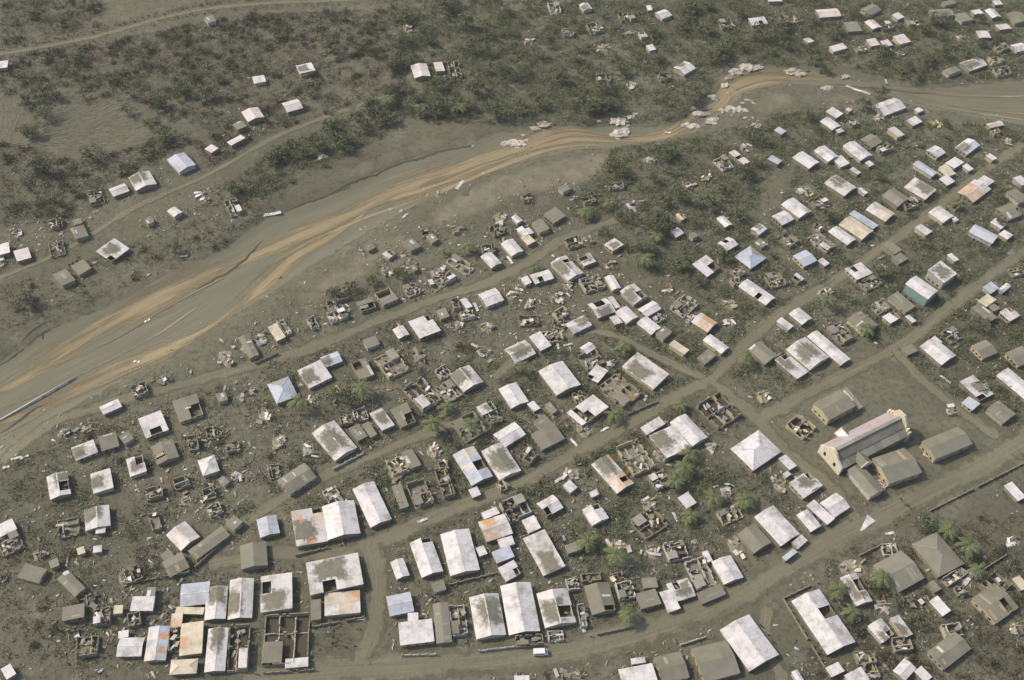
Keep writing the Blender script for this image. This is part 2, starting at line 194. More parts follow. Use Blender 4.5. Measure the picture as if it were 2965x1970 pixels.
('house', 'house', 'small cream metal flat-roofed house above the lane meeting the crossroads', [('S', 'c', 66.6, 279.2, 3.6, 7.5, 0.89, {})]),
('house', 'house', 'white metal gabled house with annex, leftmost above the upper-right main road', [('G', 'w', 81.5, 282.0, 4.9, 9.5, 0.814, {}), ('S', 'g', 77.3, 275.2, 7.2, 4.3, 0.802, {})]),
('roofless_house', 'ruin', 'ash-filled roofless ruin, second from left above the long middle street', [('R', 'g', 8.3, 223.1, 5.3, 5.5, 1.011, {})]),
('house', 'house', 'ash-covered gabled house below the upper-right main road', [('G', 'g', 100.0, 278.9, 7.4, 9.6, 0.691, {})]),
('collapsed_house', 'wreckage', 'cream collapsed house heap above the road behind the church', [('D', 'c', 98.4, 258.1, 5.5, 6.0, 0.451, {})]),
('collapsed_house', 'wreckage', 'pale collapsed house heap, second from left below the long middle street', [('D', 'w', 52.4, 206.0, 4.7, 5.6, 0.304, {})]),
('house', 'house', 'big part ash-covered gabled house with annex above the road behind the church', [('G', 'p', 118.1, 280.3, 11.5, 12.9, 0.696, {'a': (0.0, 0.6)}), ('G', 'w', 127.1, 284.1, 6.0, 18.3, 0.679, {})]),
('house', 'house', 'part ash-covered flat-roofed house with roof hole above the road behind the church', [('S', 'p', 110.7, 273.1, 6.8, 12.0, 0.713, {'h': 1, 'a': (-0.7, 2.4)})]),
('house', 'house', 'small ash-covered flat-roofed house below the road behind the church', [('S', 'g', 132.6, 258.8, 2.6, 10.5, 0.488, {'w': 'c'})]),
('house', 'house', 'small bluish metal flat-roofed house above the path beside the square', [('S', 'b', 178.7, 259.9, 5.2, 4.8, 0.749, {})]),
('house', 'house', 'part ash-covered flat-roofed house with roof hole above the path beside the square', [('S', 'p', 182.7, 267.7, 7.8, 10.8, 0.588, {'h': 1, 'a': (1.5, -1.1)})]),
('house', 'house', 'ash-covered gabled house above the path beside the square', [('G', 'g', 189.4, 256.3, 7.8, 8.0, 0.681, {})]),
('house', 'house', 'big white metal gabled house, third from left above the wide bottom street', [('G', 'w', 199.7, 270.5, 7.6, 15.6, 0.654, {})]),
('house', 'house', 'big white metal gabled house below the road behind the church', [('G', 'w', 171.4, 285.7, 9.1, 11.4, 0.655, {})]),
('house', 'house', 'small white metal flat-roofed house, leftmost below the street before the church', [('S', 'w', 103.6, 226.7, 3.7, 5.9, 0.648, {})]),
('house', 'house', 'part ash-covered flat-roofed house with roof hole below the street before the church', [('S', 'p', 109.1, 217.5, 9.9, 7.4, 0.67, {'h': 2, 'a': (1.0, 0.7), 'w': 'c'})]),
('house', 'house', 'ash-covered gabled house, second from left above the wide bottom street', [('G', 'g', 204.3, 285.4, 9.2, 7.6, 0.519, {})]),
('house', 'house', 'ash-covered gabled house below the road behind the church', [('G', 'g', 190.5, 288.0, 7.9, 7.3, 0.512, {})]),
('house', 'house', 'small ash-covered flat-roofed house above the path beside the square', [('S', 'g', 160.0, 285.6, 5.3, 3.9, 0.542, {})]),
('roofless_house', 'ruin', 'cream-walled roofless ruin below the road behind the church', [('R', 'c', 110.9, 244.0, 7.4, 8.4, 0.793, {})]),
('shed', 'shed', 'small bluish metal flat-roofed shed below the street before the church', [('S', 'b', 102.7, 221.4, 2.5, 1.9, 0.676, {})]),
('house', 'house', 'part ash-covered gabled house above the far-bank track', [('G', 'p', -168.5, 357.3, 9.6, 10.0, 0.598, {'a': (-1.0, 2.0)})]),
('house', 'house', 'pinkish metal gabled house, leftmost above the far-bank track', [('G', 'n', -177.2, 350.5, 7.3, 5.9, 0.648, {})]),
('roofless_house', 'ruin', 'ash-filled roofless ruin, third from left above the far-bank track', [('R', 'g', -186.1, 345.8, 6.2, 8.6, 0.482, {})]),
('house', 'house', 'small pinkish metal gabled house below the far-bank track', [('G', 'n', -149.4, 338.3, 4.3, 5.2, 0.868, {})]),
('house', 'house', 'part ash-covered flat-roofed house with roof hole below the far-bank track', [('S', 'p', -169.3, 313.6, 9.9, 9.2, 1.005, {'h': 1, 'a': (0.0, 0.9)})]),
('house', 'house', 'ash-covered flat-roofed house with annex below the far-bank track', [('S', 'g', -184.1, 296.1, 5.8, 8.3, 0.793, {}), ('S', 'g', -179.2, 302.6, 5.8, 6.8, 0.804, {})]),
('roofless_house', 'ruin', 'ash-filled roofless ruin, second from left above the far-bank track', [('R', 'g', -193.1, 313.6, 6.1, 8.8, 0.451, {})]),
('house', 'house', 'ash-covered flat-roofed house above the far-bank track', [('S', 'g', -186.2, 323.1, 5.5, 7.6, 0.582, {})]),
('house', 'house', 'pinkish metal flat-roofed house above the far-bank track', [('S', 'n', -205.2, 307.8, 5.7, 6.7, 0.551, {})]),
('house', 'house', 'white metal flat-roofed house above the far-bank track', [('S', 'w', -214.0, 310.0, 5.0, 6.4, 0.409, {})]),
('roofless_house', 'ruin', 'ash-filled roofless ruin, leftmost above the far-bank track', [('R', 'g', -198.2, 327.8, 5.5, 5.5, 0.441, {})]),
('shed', 'shed', 'small ash-covered flat-roofed shed above the far-bank track', [('S', 'g', -189.1, 329.3, 3.7, 3.8, 0.504, {})]),
('shed', 'shed', 'small ash-covered flat-roofed shed below the far-bank track', [('S', 'g', -158.9, 332.3, 3.2, 4.0, 0.691, {})]),
('collapsed_house', 'wreckage', 'pale collapsed house heap above the far-bank track', [('D', 'w', -213.0, 303.9, 2.3, 5.6, 0.547, {})]),
('collapsed_house', 'wreckage', 'grey collapsed house heap above the far-bank track', [('D', 'g', -212.1, 320.7, 3.5, 4.2, 0.627, {})]),
('collapsed_house', 'wreckage', 'grey collapsed house heap below the far-bank track', [('D', 'g', -138.6, 350.1, 5.3, 4.6, 0.714, {})]),
('house', 'house', 'cream metal flat-roofed house with annex above the riverside street', [('S', 'c', -93.1, 274.2, 3.8, 8.5, 0.622, {}), ('R', 'w', -90.8, 277.6, 3.0, 8.2, 0.643, {})]),
('roofless_house', 'ruin', 'small pale-walled roofless ruin above the riverside street', [('R', 'w', -79.9, 280.9, 3.3, 5.7, 0.556, {})]),
('roofless_house', 'ruin', 'pale-walled roofless ruin, leftmost above the riverside street', [('R', 'w', -70.6, 285.4, 7.5, 4.8, 0.578, {})]),
('house', 'house', 'ash-covered flat-roofed house with roof hole, leftmost above the riverside street', [('S', 'g', -59.9, 291.7, 6.9, 5.5, 0.529, {'h': 1})]),
('house', 'house', 'ash-covered flat-roofed house with roof hole, second from left above the riverside street', [('S', 'g', -52.5, 297.0, 7.2, 7.8, 0.612, {'h': 1})]),
('roofless_house', 'ruin', 'cream-walled roofless ruin, leftmost above the riverside street', [('R', 'c', -42.5, 302.0, 5.4, 5.8, 0.548, {})]),
('roofless_house', 'ruin', 'pale-walled roofless ruin, second from left above the riverside street', [('R', 'w', -29.2, 308.9, 8.4, 4.2, 0.744, {}), ('S', 'w', -34.9, 306.5, 1.9, 2.9, 0.521, {})]),
('roofless_house', 'ruin', 'cream-walled roofless ruin, second from left above the riverside street', [('R', 'c', -23.8, 318.2, 5.3, 11.6, 0.918, {})]),
('house', 'house', 'white metal gabled house, leftmost above the riverside street', [('G', 'w', -10.9, 321.4, 5.5, 8.2, 0.666, {})]),
('house', 'house', 'white metal gabled house, second from left above the riverside street', [('G', 'w', -2.4, 329.8, 6.3, 8.7, 0.621, {})]),
('house', 'house', 'white metal gabled house below the riverside street', [('G', 'w', -9.7, 299.6, 8.1, 7.7, 0.559, {})]),
('house', 'house', 'white metal flat-roofed house with roof hole, second from left below the riverside street', [('S', 'w', -35.3, 281.8, 9.3, 10.6, 0.556, {'h': 2})]),
('house', 'house', 'small white metal gabled house, second from left below the riverside street', [('G', 'w', -44.3, 278.2, 4.8, 5.5, 0.596, {})]),
('shed', 'shed', 'small white metal flat-roofed shed with annex below the riverside street', [('S', 'w', -19.6, 295.6, 2.9, 5.6, 0.6, {}), ('R', 'w', -18.8, 290.2, 5.3, 4.4, 0.409, {})]),
('shed', 'shed', 'small white metal flat-roofed shed with roof hole above the riverside street', [('S', 'w', -54.2, 321.6, 4.5, 3.8, 0.905, {'h': 1})]),
('shed', 'shed', 'small ash-covered flat-roofed shed, leftmost above the riverside street', [('S', 'g', -63.1, 325.1, 3.4, 3.9, 0.693, {})]),
('house', 'house', 'ash-covered flat-roofed house, leftmost above the riverside street', [('S', 'g', -45.4, 327.7, 5.4, 6.6, 0.735, {})]),
('shed', 'shed', 'small ash-covered flat-roofed shed, third from left above the riverside street', [('S', 'g', -37.1, 332.4, 3.5, 5.0, 0.706, {})]),
('shed', 'shed', 'small ash-covered flat-roofed shed, second from left above the riverside street', [('S', 'g', -42.9, 314.1, 2.2, 3.6, 0.617, {})]),
('collapsed_house', 'wreckage', 'grey collapsed house heap, third from left above the riverside street', [('D', 'g', -26.5, 339.3, 5.9, 4.4, 0.704, {})]),
('collapsed_house', 'wreckage', 'pale collapsed house heap, fifth from left above the riverside street', [('D', 'w', -8.3, 349.3, 6.1, 7.2, 0.435, {})]),
('house', 'house', 'small ash-covered flat-roofed house, second from left below the riverside street', [('S', 'g', -28.6, 289.3, 4.0, 5.1, 0.49, {})]),
('collapsed_house', 'wreckage', 'bluish collapsed house heap above the lane meeting the crossroads', [('D', 'b', -10.5, 285.2, 5.4, 6.2, 0.784, {})]),
('collapsed_house', 'wreckage', 'bluish collapsed house heap, leftmost above the riverside street', [('D', 'b', -98.7, 272.3, 4.1, 5.5, 0.467, {})]),
('collapsed_house', 'wreckage', 'pale collapsed house heap, fourth from left above the riverside street', [('D', 'w', -8.7, 343.6, 3.7, 4.4, 0.429, {})]),
('house', 'house', 'big part ash-covered gabled house with roof hole below the riverside street', [('G', 'p', 21.3, 319.4, 8.3, 12.3, 0.665, {'h': 1, 'a': (-1.6, 1.2)})]),
('house', 'house', 'white metal gabled house with roof hole below the riverside street', [('G', 'w', 10.8, 313.6, 8.8, 5.7, 0.467, {'h': 1})]),
('shed', 'shed', 'small pinkish metal flat-roofed shed below the riverside street', [('S', 'n', 4.4, 310.8, 3.0, 4.3, 0.551, {})]),
('house', 'house', 'white metal gabled house with roof hole above the riverside street', [('G', 'w', 2.8, 340.2, 5.7, 5.8, 0.612, {'h': 1})]),
('house', 'house', 'small cream metal flat-roofed house above the riverside street', [('S', 'c', 4.2, 335.1, 3.8, 5.4, 0.661, {})]),
('shed', 'shed', 'small white metal gabled shed above the riverside street', [('G', 'w', -1.1, 347.3, 3.1, 4.6, 0.678, {})]),
('house', 'house', 'ash-covered flat-roofed house, second from left above the riverside street', [('S', 'g', 9.4, 343.7, 5.2, 7.1, 0.542, {})]),
('house', 'house', 'ash-covered flat-roofed house, third from left above the riverside street', [('S', 'g', 15.3, 351.0, 7.9, 6.7, 0.793, {})]),
('house', 'house', 'part ash-covered flat-roofed house, third from left below the riverside street', [('S', 'p', 41.3, 334.9, 6.5, 5.5, 0.746, {'a': (0.0, -0.5)})]),
('house', 'house', 'part ash-covered flat-roofed house with roof hole, second from left below the riverside street', [('S', 'p', 29.6, 325.0, 6.2, 5.5, 0.563, {'h': 2, 'a': (0.0, 0.5)})]),
('roofless_house', 'ruin', 'pale-walled roofless ruin, leftmost above the lane meeting the crossroads', [('R', 'w', 31.9, 312.0, 9.0, 7.4, 0.455, {})]),
('house', 'house', 'white metal gabled house, leftmost above the lane meeting the crossroads', [('G', 'w', 40.6, 312.3, 4.1, 7.9, 0.42, {})]),
('house', 'house', 'part ash-covered gabled house with roof hole, second from left above the lane meeting the crossroads', [('G', 'p', 49.4, 306.6, 7.9, 9.1, 0.684, {'h': 2, 'a': (-2.3, -0.0)})]),
('house', 'house', 'part ash-covered gabled house with roof hole, leftmost above the lane meeting the crossroads', [('G', 'p', 35.9, 297.8, 8.6, 8.5, 0.52, {'h': 2, 'a': (0.0, -3.4)}), ('S', 'n', 41.0, 301.7, 2.4, 6.8, 0.492, {})]),
('house', 'house', 'white metal gabled house with annex above the lane meeting the crossroads', [('G', 'w', 46.0, 294.9, 6.3, 7.4, 0.689, {}), ('S', 'w', 41.6, 291.8, 3.5, 4.6, 0.519, {})]),
('house', 'house', 'white metal gabled house, third from left above the lane meeting the crossroads', [('G', 'w', 55.5, 298.8, 8.5, 5.4, 0.691, {})]),
('house', 'house', 'white metal gabled house, second from left above the lane meeting the crossroads', [('G', 'w', 54.9, 289.8, 6.1, 8.2, 0.782, {})]),
('house', 'house', 'small ash-covered flat-roofed house above the lane meeting the crossroads', [('S', 'g', 60.8, 286.1, 5.9, 4.2, 0.86, {})]),
('roofless_house', 'ruin', 'pale-walled roofless ruin, second from left above the lane meeting the crossroads', [('R', 'w', 70.1, 302.4, 9.9, 7.3, 0.843, {})]),
('house', 'house', 'rusty orange gabled house with annex above the upper-right main road', [('G', 'r', 77.6, 293.2, 7.2, 8.1, 0.902, {}), ('R', 'w', 72.3, 295.6, 4.4, 2.0, 0.899, {})]),
('house', 'house', 'part ash-covered gabled house, second from left above the lane meeting the crossroads', [('G', 'p', 26.4, 287.9, 9.4, 6.1, 0.621, {'a': (2.3, 0.6)})]),
('roofless_house', 'ruin', 'small cream-walled roofless ruin above the lane meeting the crossroads', [('R', 'c', 19.1, 294.2, 6.1, 4.0, 0.76, {})]),
('roofless_house', 'ruin', 'cream-walled roofless ruin above the lane meeting the crossroads', [('R', 'c', 15.6, 281.2, 8.1, 6.1, 0.469, {})]),
('house', 'house', 'white metal flat-roofed house with roof hole above the upper-right main road', [('S', 'w', 80.9, 325.7, 8.9, 8.6, 0.771, {'h': 2})]),
('house', 'house', 'white metal gabled house with roof hole, leftmost above the upper-right main road', [('G', 'w', 91.2, 340.2, 6.9, 6.0, 0.725, {'h': 1})]),
('house', 'house', 'bluish metal hip-roofed house above the upper-right main road', [('H', 'b', 100.2, 332.4, 10.6, 9.4, 0.76, {})]),
('house', 'house', 'white metal gabled house with roof hole, second from left above the upper-right main road', [('G', 'w', 100.9, 312.3, 6.6, 14.5, 0.817, {'h': 1})]),
('house', 'house', 'small pinkish metal gabled house below the riverside street', [('G', 'n', 69.1, 345.2, 4.8, 4.5, 0.689, {})]),
('shed', 'shed', 'small ash-covered flat-roofed shed, third from left below the riverside street', [('S', 'g', 76.4, 344.0, 3.0, 3.2, 0.582, {})]),
('house', 'house', 'small white metal gabled house, third from left below the riverside street', [('G', 'w', 90.7, 353.8, 4.2, 6.4, 0.571, {})]),
('house', 'house', 'small white metal gabled house above the upper-right main road', [('G', 'w', 105.7, 350.5, 5.7, 4.7, 0.786, {'a': (0.6, 0.9)})]),
('shed', 'shed', 'small ash-covered flat-roofed shed above the upper-right main road', [('S', 'g', 105.7, 341.6, 3.4, 4.3, 0.741, {})]),
('roofless_house', 'ruin', 'small ash-filled roofless ruin, second from left above the upper-right main road', [('R', 'g', 94.5, 324.0, 5.8, 4.7, 0.607, {})]),
('shed', 'shed', 'small cream metal flat-roofed shed with roof hole below the riverside street', [('S', 'c', 71.7, 355.5, 3.7, 4.0, 0.613, {'h': 1})]),
('collapsed_house', 'wreckage', 'pale collapsed house heap, leftmost above the upper-right main road', [('D', 'w', 89.6, 305.8, 5.7, 6.3, 0.542, {})]),
('collapsed_house', 'wreckage', 'pale collapsed house heap, seventh from left above the riverside street', [('D', 'w', 85.3, 384.6, 5.1, 3.2, 0.508, {})]),
('collapsed_house', 'wreckage', 'pale collapsed house heap, sixth from left above the riverside street', [('D', 'w', 74.9, 377.2, 9.7, 4.9, 0.435, {})]),
('collapsed_house', 'wreckage', 'bluish collapsed house heap, second from left above the riverside street', [('D', 'b', 50.2, 361.6, 3.7, 4.1, 0.587, {})]),
('collapsed_house', 'wreckage', 'pale collapsed house heap, fourth from left above the lane meeting the crossroads', [('D', 'w', 64.4, 311.2, 4.4, 4.2, 0.531, {})]),
('collapsed_house', 'wreckage', 'pale collapsed house heap, second from left above the upper-right main road', [('D', 'w', 88.8, 295.7, 5.6, 5.4, 0.29, {})]),
('collapsed_house', 'wreckage', 'grey collapsed house heap, eighth from left below the riverside street', [('D', 'g', 30.4, 338.1, 6.5, 5.9, 0.637, {})]),
('collapsed_house', 'wreckage', 'pale collapsed house heap, second from left above the lane meeting the crossroads', [('D', 'w', 17.5, 303.2, 7.0, 5.1, 0.381, {})]),
('collapsed_house', 'wreckage', 'pale collapsed house heap, third from left below the riverside street', [('D', 'w', 6.4, 298.3, 3.5, 4.5, 0.39, {})]),
('house', 'house', 'big part ash-covered gabled house with annex above the upper-right main road', [('G', 'p', 146.6, 383.0, 9.6, 11.4, 0.781, {'a': (0.9, 2.3)}), ('S', 'n', 156.5, 380.1, 2.2, 4.5, 0.652, {})]),
('house', 'house', 'white metal gabled house, second from left above the upper-right main road', [('G', 'w', 124.1, 365.7, 8.2, 11.0, 0.696, {})]),
('house', 'house', 'white metal gabled house, leftmost above the upper-right main road', [('G', 'w', 117.3, 358.7, 7.4, 6.8, 0.641, {})]),
('house', 'house', 'ash-covered gabled house, second from left above the upper-right main road', [('G', 'g', 171.0, 376.8, 9.0, 9.2, 0.715, {})]),
('house', 'house', 'big pinkish metal flat-roofed house above the upper-right main road', [('S', 'n', 183.3, 383.5, 9.2, 11.3, 0.816, {'a': (1.8, -1.1)})]),
('house', 'house', 'big rusty orange gabled house below the upper-right main road', [('G', 'r', 208.8, 384.9, 14.6, 8.8, 0.771, {})]),
('house', 'house', 'white metal flat-roofed house below the upper-right main road', [('S', 'w', 215.7, 392.0, 5.8, 5.7, 0.718, {})]),
('house', 'house', 'small white metal flat-roofed house, second from left above the upper-right main road', [('S', 'w', 197.4, 390.9, 5.6, 4.9, 0.642, {})]),
('house', 'house', 'big cream metal gabled house with annex above the upper-right main road', [('G', 'c', 149.4, 355.1, 8.9, 12.6, 0.787, {}), ('S', 'b', 153.8, 361.1, 4.4, 12.9, 0.807, {})]),
('house', 'house', 'rusty orange gabled house above the upper-right main road', [('G', 'r', 162.3, 366.9, 8.2, 10.5, 0.815, {})]),
('house', 'house', 'white metal gabled house, fourth from left above the upper-right main road', [('G', 'w', 142.2, 349.3, 6.1, 10.7, 0.739, {})]),
('roofless_house', 'ruin', 'pale-walled roofless ruin above the upper-right main road', [('R', 'w', 132.8, 345.1, 6.7, 10.5, 0.789, {})]),
('house', 'house', 'bluish metal gabled house with annex above the upper-right main road', [('G', 'b', 123.8, 333.7, 7.6, 7.5, 0.592, {}), ('S', 'w', 131.8, 332.4, 3.3, 4.1, 0.72, {})]),
('house', 'house', 'white metal gabled house with annex below the upper-right main road', [('G', 'w', 190.0, 367.6, 8.1, 8.3, 0.692, {'w': 'c'}), ('S', 'w', 195.8, 364.9, 2.5, 2.0, 0.655, {})]),
('house', 'house', 'small white metal flat-roofed house, second from left below the upper-right main road', [('S', 'w', 179.8, 356.8, 4.8, 6.1, 0.758, {})]),
('house', 'house', 'bluish metal gabled house above the road behind the church', [('G', 'b', 206.2, 355.9, 6.9, 11.1, 0.915, {})]),
('house', 'house', 'small white metal flat-roofed house, leftmost above the road behind the church', [('S', 'w', 214.4, 363.1, 4.1, 5.5, 0.769, {})]),
('house', 'house', 'small white metal flat-roofed house, second from left above the road behind the church', [('S', 'w', 216.3, 356.5, 4.7, 4.4, 0.738, {})]),
('house', 'house', 'ash-covered flat-roofed house with annex below the upper-right main road', [('S', 'g', 163.3, 343.7, 5.4, 7.1, 0.68, {}), ('S', 'g', 165.7, 337.7, 5.7, 4.4, 0.657, {})]),
('house', 'house', 'white metal flat-roofed house with roof hole below the upper-right main road', [('S', 'w', 146.3, 328.2, 8.8, 7.6, 0.545, {'h': 1})]),
('shed', 'shed', 'small white metal flat-roofed shed with roof hole above the upper-right main road', [('S', 'w', 119.3, 321.7, 3.8, 4.1, 0.793, {'h': 1})]),
('house', 'house', 'white metal flat-roofed house above the road behind the church', [('S', 'w', 181.0, 327.9, 9.3, 8.6, 0.728, {'a': (0.0, -0.0), 'e': 4.5})]),
('house', 'house', 'white metal gabled house above the road behind the church', [('G', 'w', 170.3, 317.9, 7.8, 11.3, 0.77, {'w': 't', 'e': 5.0})]),
('roofless_house', 'ruin', 'pale-walled roofless ruin above the road behind the church', [('R', 'w', 152.4, 308.8, 6.7, 4.9, 0.663, {})]),
('house', 'house', 'small white metal flat-roofed house with roof hole above the road behind the church', [('S', 'w', 155.9, 302.7, 6.8, 4.5, 0.642, {'h': 1})]),
('house', 'house', 'ash-covered flat-roofed house above the road behind the church', [('S', 'g', 161.6, 311.7, 5.9, 10.0, 0.66, {})]),
('shed', 'shed', 'small white metal flat-roofed shed, leftmost above the road behind the church', [('S', 'w', 163.6, 302.4, 2.5, 4.1, 0.644, {})]),
('house', 'house', 'ash-covered gabled house with yellow wall above the road behind the church', [('G', 'g', 143.0, 298.7, 8.6, 9.5, 0.681, {'w': 'y'})]),
('house', 'house', 'white metal gabled house below the upper-right main road', [('G', 'w', 117.7, 300.0, 6.2, 7.3, 0.712, {})]),
('house', 'house', 'small white metal flat-roofed house, leftmost below the upper-right main road', [('S', 'w', 110.8, 295.4, 3.1, 6.2, 0.788, {})]),
('roofless_house', 'ruin', 'blue-sheeted roofless ruin above the road behind the church', [('R', 'b', 133.4, 292.8, 7.7, 9.5, 0.609, {})]),
('shed', 'shed', 'small white metal flat-roofed shed, second from left above the road behind the church', [('S', 'w', 189.3, 340.2, 2.8, 4.6, 0.547, {})]),
('house', 'house', 'small bluish metal flat-roofed house below the road behind the church', [('S', 'b', 201.6, 323.0, 5.8, 4.2, 0.695, {})]),
('shed', 'shed', 'small white metal gabled shed below the road behind the church', [('G', 'w', 207.5, 323.3, 6.1, 2.4, 0.764, {})]),
('house', 'house', 'small cream metal flat-roofed house below the road behind the church', [('S', 'c', 198.0, 315.1, 6.9, 4.3, 0.716, {})]),
('shed', 'shed', 'small ash-covered flat-roofed shed below the road behind the church', [('S', 'g', 200.1, 311.4, 3.5, 3.3, 0.536, {})]),
('house', 'house', 'pinkish metal flat-roofed house with roof hole below the road behind the church', [('S', 'n', 205.8, 308.2, 6.6, 5.6, 0.623, {'h': 1})]),
('house', 'house', 'ash-covered flat-roofed house below the road behind the church', [('S', 'g', 195.0, 307.9, 6.1, 9.5, 0.627, {})]),
('house', 'house', 'ash-covered flat-roofed house below the upper-right main road', [('S', 'g', 228.1, 382.7, 7.0, 8.4, 0.538, {})]),
('house', 'house', 'ash-covered gabled house with roof hole above the road behind the church', [('G', 'g', 221.7, 371.7, 9.5, 8.3, 0.529, {'h': 1})]),
('house', 'house', 'small pinkish metal flat-roofed house below the upper-right main road', [('S', 'n', 232.7, 393.8, 5.1, 5.9, 0.527, {})]),
('roofless_house', 'ruin', 'ash-filled roofless ruin, second from left above the upper-right main road', [('R', 'g', 118.3, 345.4, 6.1, 7.3, 0.728, {})]),
('collapsed_house', 'wreckage', 'pale collapsed house heap, fourth from left above the upper-right main road', [('D', 'w', 130.4, 380.3, 8.5, 5.8, 0.483, {})]),
('roofless_house', 'ruin', 'small pale-walled roofless ruin below the upper-right main road', [('R', 'w', 130.3, 314.8, 5.0, 4.0, 0.603, {})]),
('house', 'house', 'cream metal flat-roofed house above the upper-right main road', [('S', 'c', 198.7, 397.2, 5.9, 6.0, 0.561, {})]),
('house', 'house', 'pinkish metal gabled house, leftmost in the top-right settlement', [('G', 'n', 161.1, 524.3, 12.4, 7.5, 0.225, {})]),
('roofless_house', 'ruin', 'turquoise-walled roofless ruin in the top-right settlement', [('R', 't', 140.2, 517.5, 11.3, 7.1, 0.235, {})]),
('shed', 'shed', 'small white metal flat-roofed shed, leftmost in the top-right settlement', [('S', 'w', 147.0, 497.8, 4.0, 4.4, 0.604, {})]),
('house', 'house', 'white metal flat-roofed house, leftmost in the top-right settlement', [('S', 'w', 161.9, 492.8, 8.9, 4.3, 0.493, {})]),
('house', 'house', 'pinkish metal gabled house, second from left in the top-right settlement', [('G', 'n', 184.2, 515.9, 6.2, 7.5, 0.468, {})]),
('house', 'house', 'small pinkish metal flat-roofed house, leftmost in the top-right settlement', [('S', 'n', 181.1, 498.7, 5.6, 5.4, 0.383, {})]),
('house', 'house', 'small pinkish metal flat-roofed house, second from left in the top-right settlement', [('S', 'n', 188.2, 498.6, 5.1, 4.6, 0.449, {})]),
('house', 'house', 'pinkish metal flat-roofed house, leftmost in the top-right settlement', [('S', 'n', 197.2, 503.1, 7.0, 6.7, 0.47, {})]),
('house', 'house', 'ash-covered gabled house, leftmost in the top-right settlement', [('G', 'g', 185.4, 530.4, 10.0, 6.8, 0.711, {})]),
('house', 'house', 'ash-covered gabled house, second from left in the top-right settlement', [('G', 'g', 224.6, 532.0, 12.6, 6.6, 0.235, {})]),
('house', 'house', 'ash-covered flat-roofed house, third from left in the top-right settlement', [('S', 'g', 236.2, 529.0, 7.3, 8.3, 0.368, {})]),
('house', 'house', 'white metal gabled house, leftmost in the top-right settlement', [('G', 'w', 253.7, 534.6, 5.9, 7.8, 0.338, {})]),
('house', 'house', 'small white metal flat-roofed house, second from left in the top-right settlement', [('S', 'w', 244.9, 535.0, 5.8, 4.3, 0.308, {})]),
('house', 'house', 'pinkish metal flat-roofed house, second from left in the top-right settlement', [('S', 'n', 256.2, 521.7, 7.2, 5.1, 0.273, {})]),
('house', 'house', 'white metal flat-roofed house, second from left in the top-right settlement', [('S', 'w', 243.5, 513.6, 6.7, 5.9, 0.145, {})]),
('house', 'house', 'white metal gabled house, second from left in the top-right settlement', [('G', 'w', 260.1, 503.2, 7.7, 6.4, 0.396, {})]),
('house', 'house', 'ash-covered gabled house, third from left in the top-right settlement', [('G', 'g', 266.7, 531.2, 9.2, 9.6, 0.265, {})]),
('house', 'house', 'small pinkish metal flat-roofed house, third from left in the top-right settlement', [('S', 'n', 199.7, 526.2, 5.1, 4.6, 0.652, {})]),
('house', 'house', 'ash-covered flat-roofed house, leftmost in the top-right settlement', [('S', 'g', 172.6, 512.3, 8.0, 8.1, 0.21, {})]),
('house', 'house', 'small ash-covered gabled house in the top-right settlement', [('G', 'g', 230.9, 542.4, 7.4, 3.6, 0.446, {})]),
('shed', 'shed', 'small white metal flat-roofed shed, second from left in the top-right settlement', [('S', 'w', 258.7, 545.5, 4.6, 3.7, 0.292, {})]),
('house', 'house', 'small white metal flat-roofed house, leftmost in the top-right settlement', [('S', 'w', 133.2, 534.5, 7.6, 3.2, 0.142, {})]),
('house', 'house', 'part ash-covered gabled house in the top-right settlement', [('G', 'p', 231.2, 484.8, 12.7, 7.8, 0.545, {'a': (-2.5, -0.0)})]),
('house', 'house', 'ash-covered flat-roofed house, second from left in the top-right settlement', [('S', 'g', 218.4, 477.6, 8.7, 4.9, 0.569, {})]),
('roofless_house', 'ruin', 'ash-filled roofless ruin, fourth from left in the top-right settlement', [('R', 'g', 245.7, 480.9, 8.8, 5.4, 0.346, {})]),
('roofless_house', 'ruin', 'cream-walled roofless ruin in the top-right settlement', [('R', 'c', 244.4, 490.9, 6.7, 5.5, 0.315, {})]),
('roofless_house', 'ruin', 'ash-filled roofless ruin, third from left in the top-right settlement', [('R', 'g', 250.7, 502.4, 7.1, 4.8, 0.493, {})]),
('house', 'house', 'big white metal gabled house above the upper-right main road', [('G', 'w', 180.2, 444.6, 14.3, 9.1, 0.562, {})]),
('house', 'house', 'white metal flat-roofed house above the upper-right main road', [('S', 'w', 151.5, 436.4, 5.2, 6.6, 0.734, {})]),
('shed', 'shed', 'small cream metal flat-roofed shed above the upper-right main road', [('S', 'c', 159.2, 439.8, 2.6, 2.3, 0.805, {})]),
('house', 'house', 'white metal gabled house with annex, third from left above the upper-right main road', [('G', 'w', 148.3, 427.6, 6.2, 8.1, 0.665, {}), ('S', 'w', 152.2, 422.7, 3.6, 2.3, 0.544, {})]),
('shed', 'shed', 'small bluish metal flat-roofed shed above the upper-right main road', [('S', 'b', 122.9, 419.8, 3.7, 4.5, 0.835, {})]),
('house', 'house', 'small white metal flat-roofed house, leftmost above the upper-right main road', [('S', 'w', 190.5, 434.0, 6.7, 4.6, 0.648, {})]),
('house', 'house', 'pinkish metal flat-roofed house above the upper-right main road', [('S', 'n', 179.8, 424.4, 4.7, 7.1, 0.587, {})]),
('house', 'house', 'ash-covered gabled house, leftmost above the upper-right main road', [('G', 'g', 166.3, 416.4, 7.8, 7.4, 0.699, {})]),
('roofless_house', 'ruin', 'ash-filled roofless ruin, fourth from left above the upper-right main road', [('R', 'g', 172.0, 412.5, 7.7, 5.2, 0.576, {})]),
('shed', 'shed', 'small pinkish metal flat-roofed shed above the upper-right main road', [('S', 'n', 194.8, 443.7, 3.6, 3.0, 0.612, {})]),
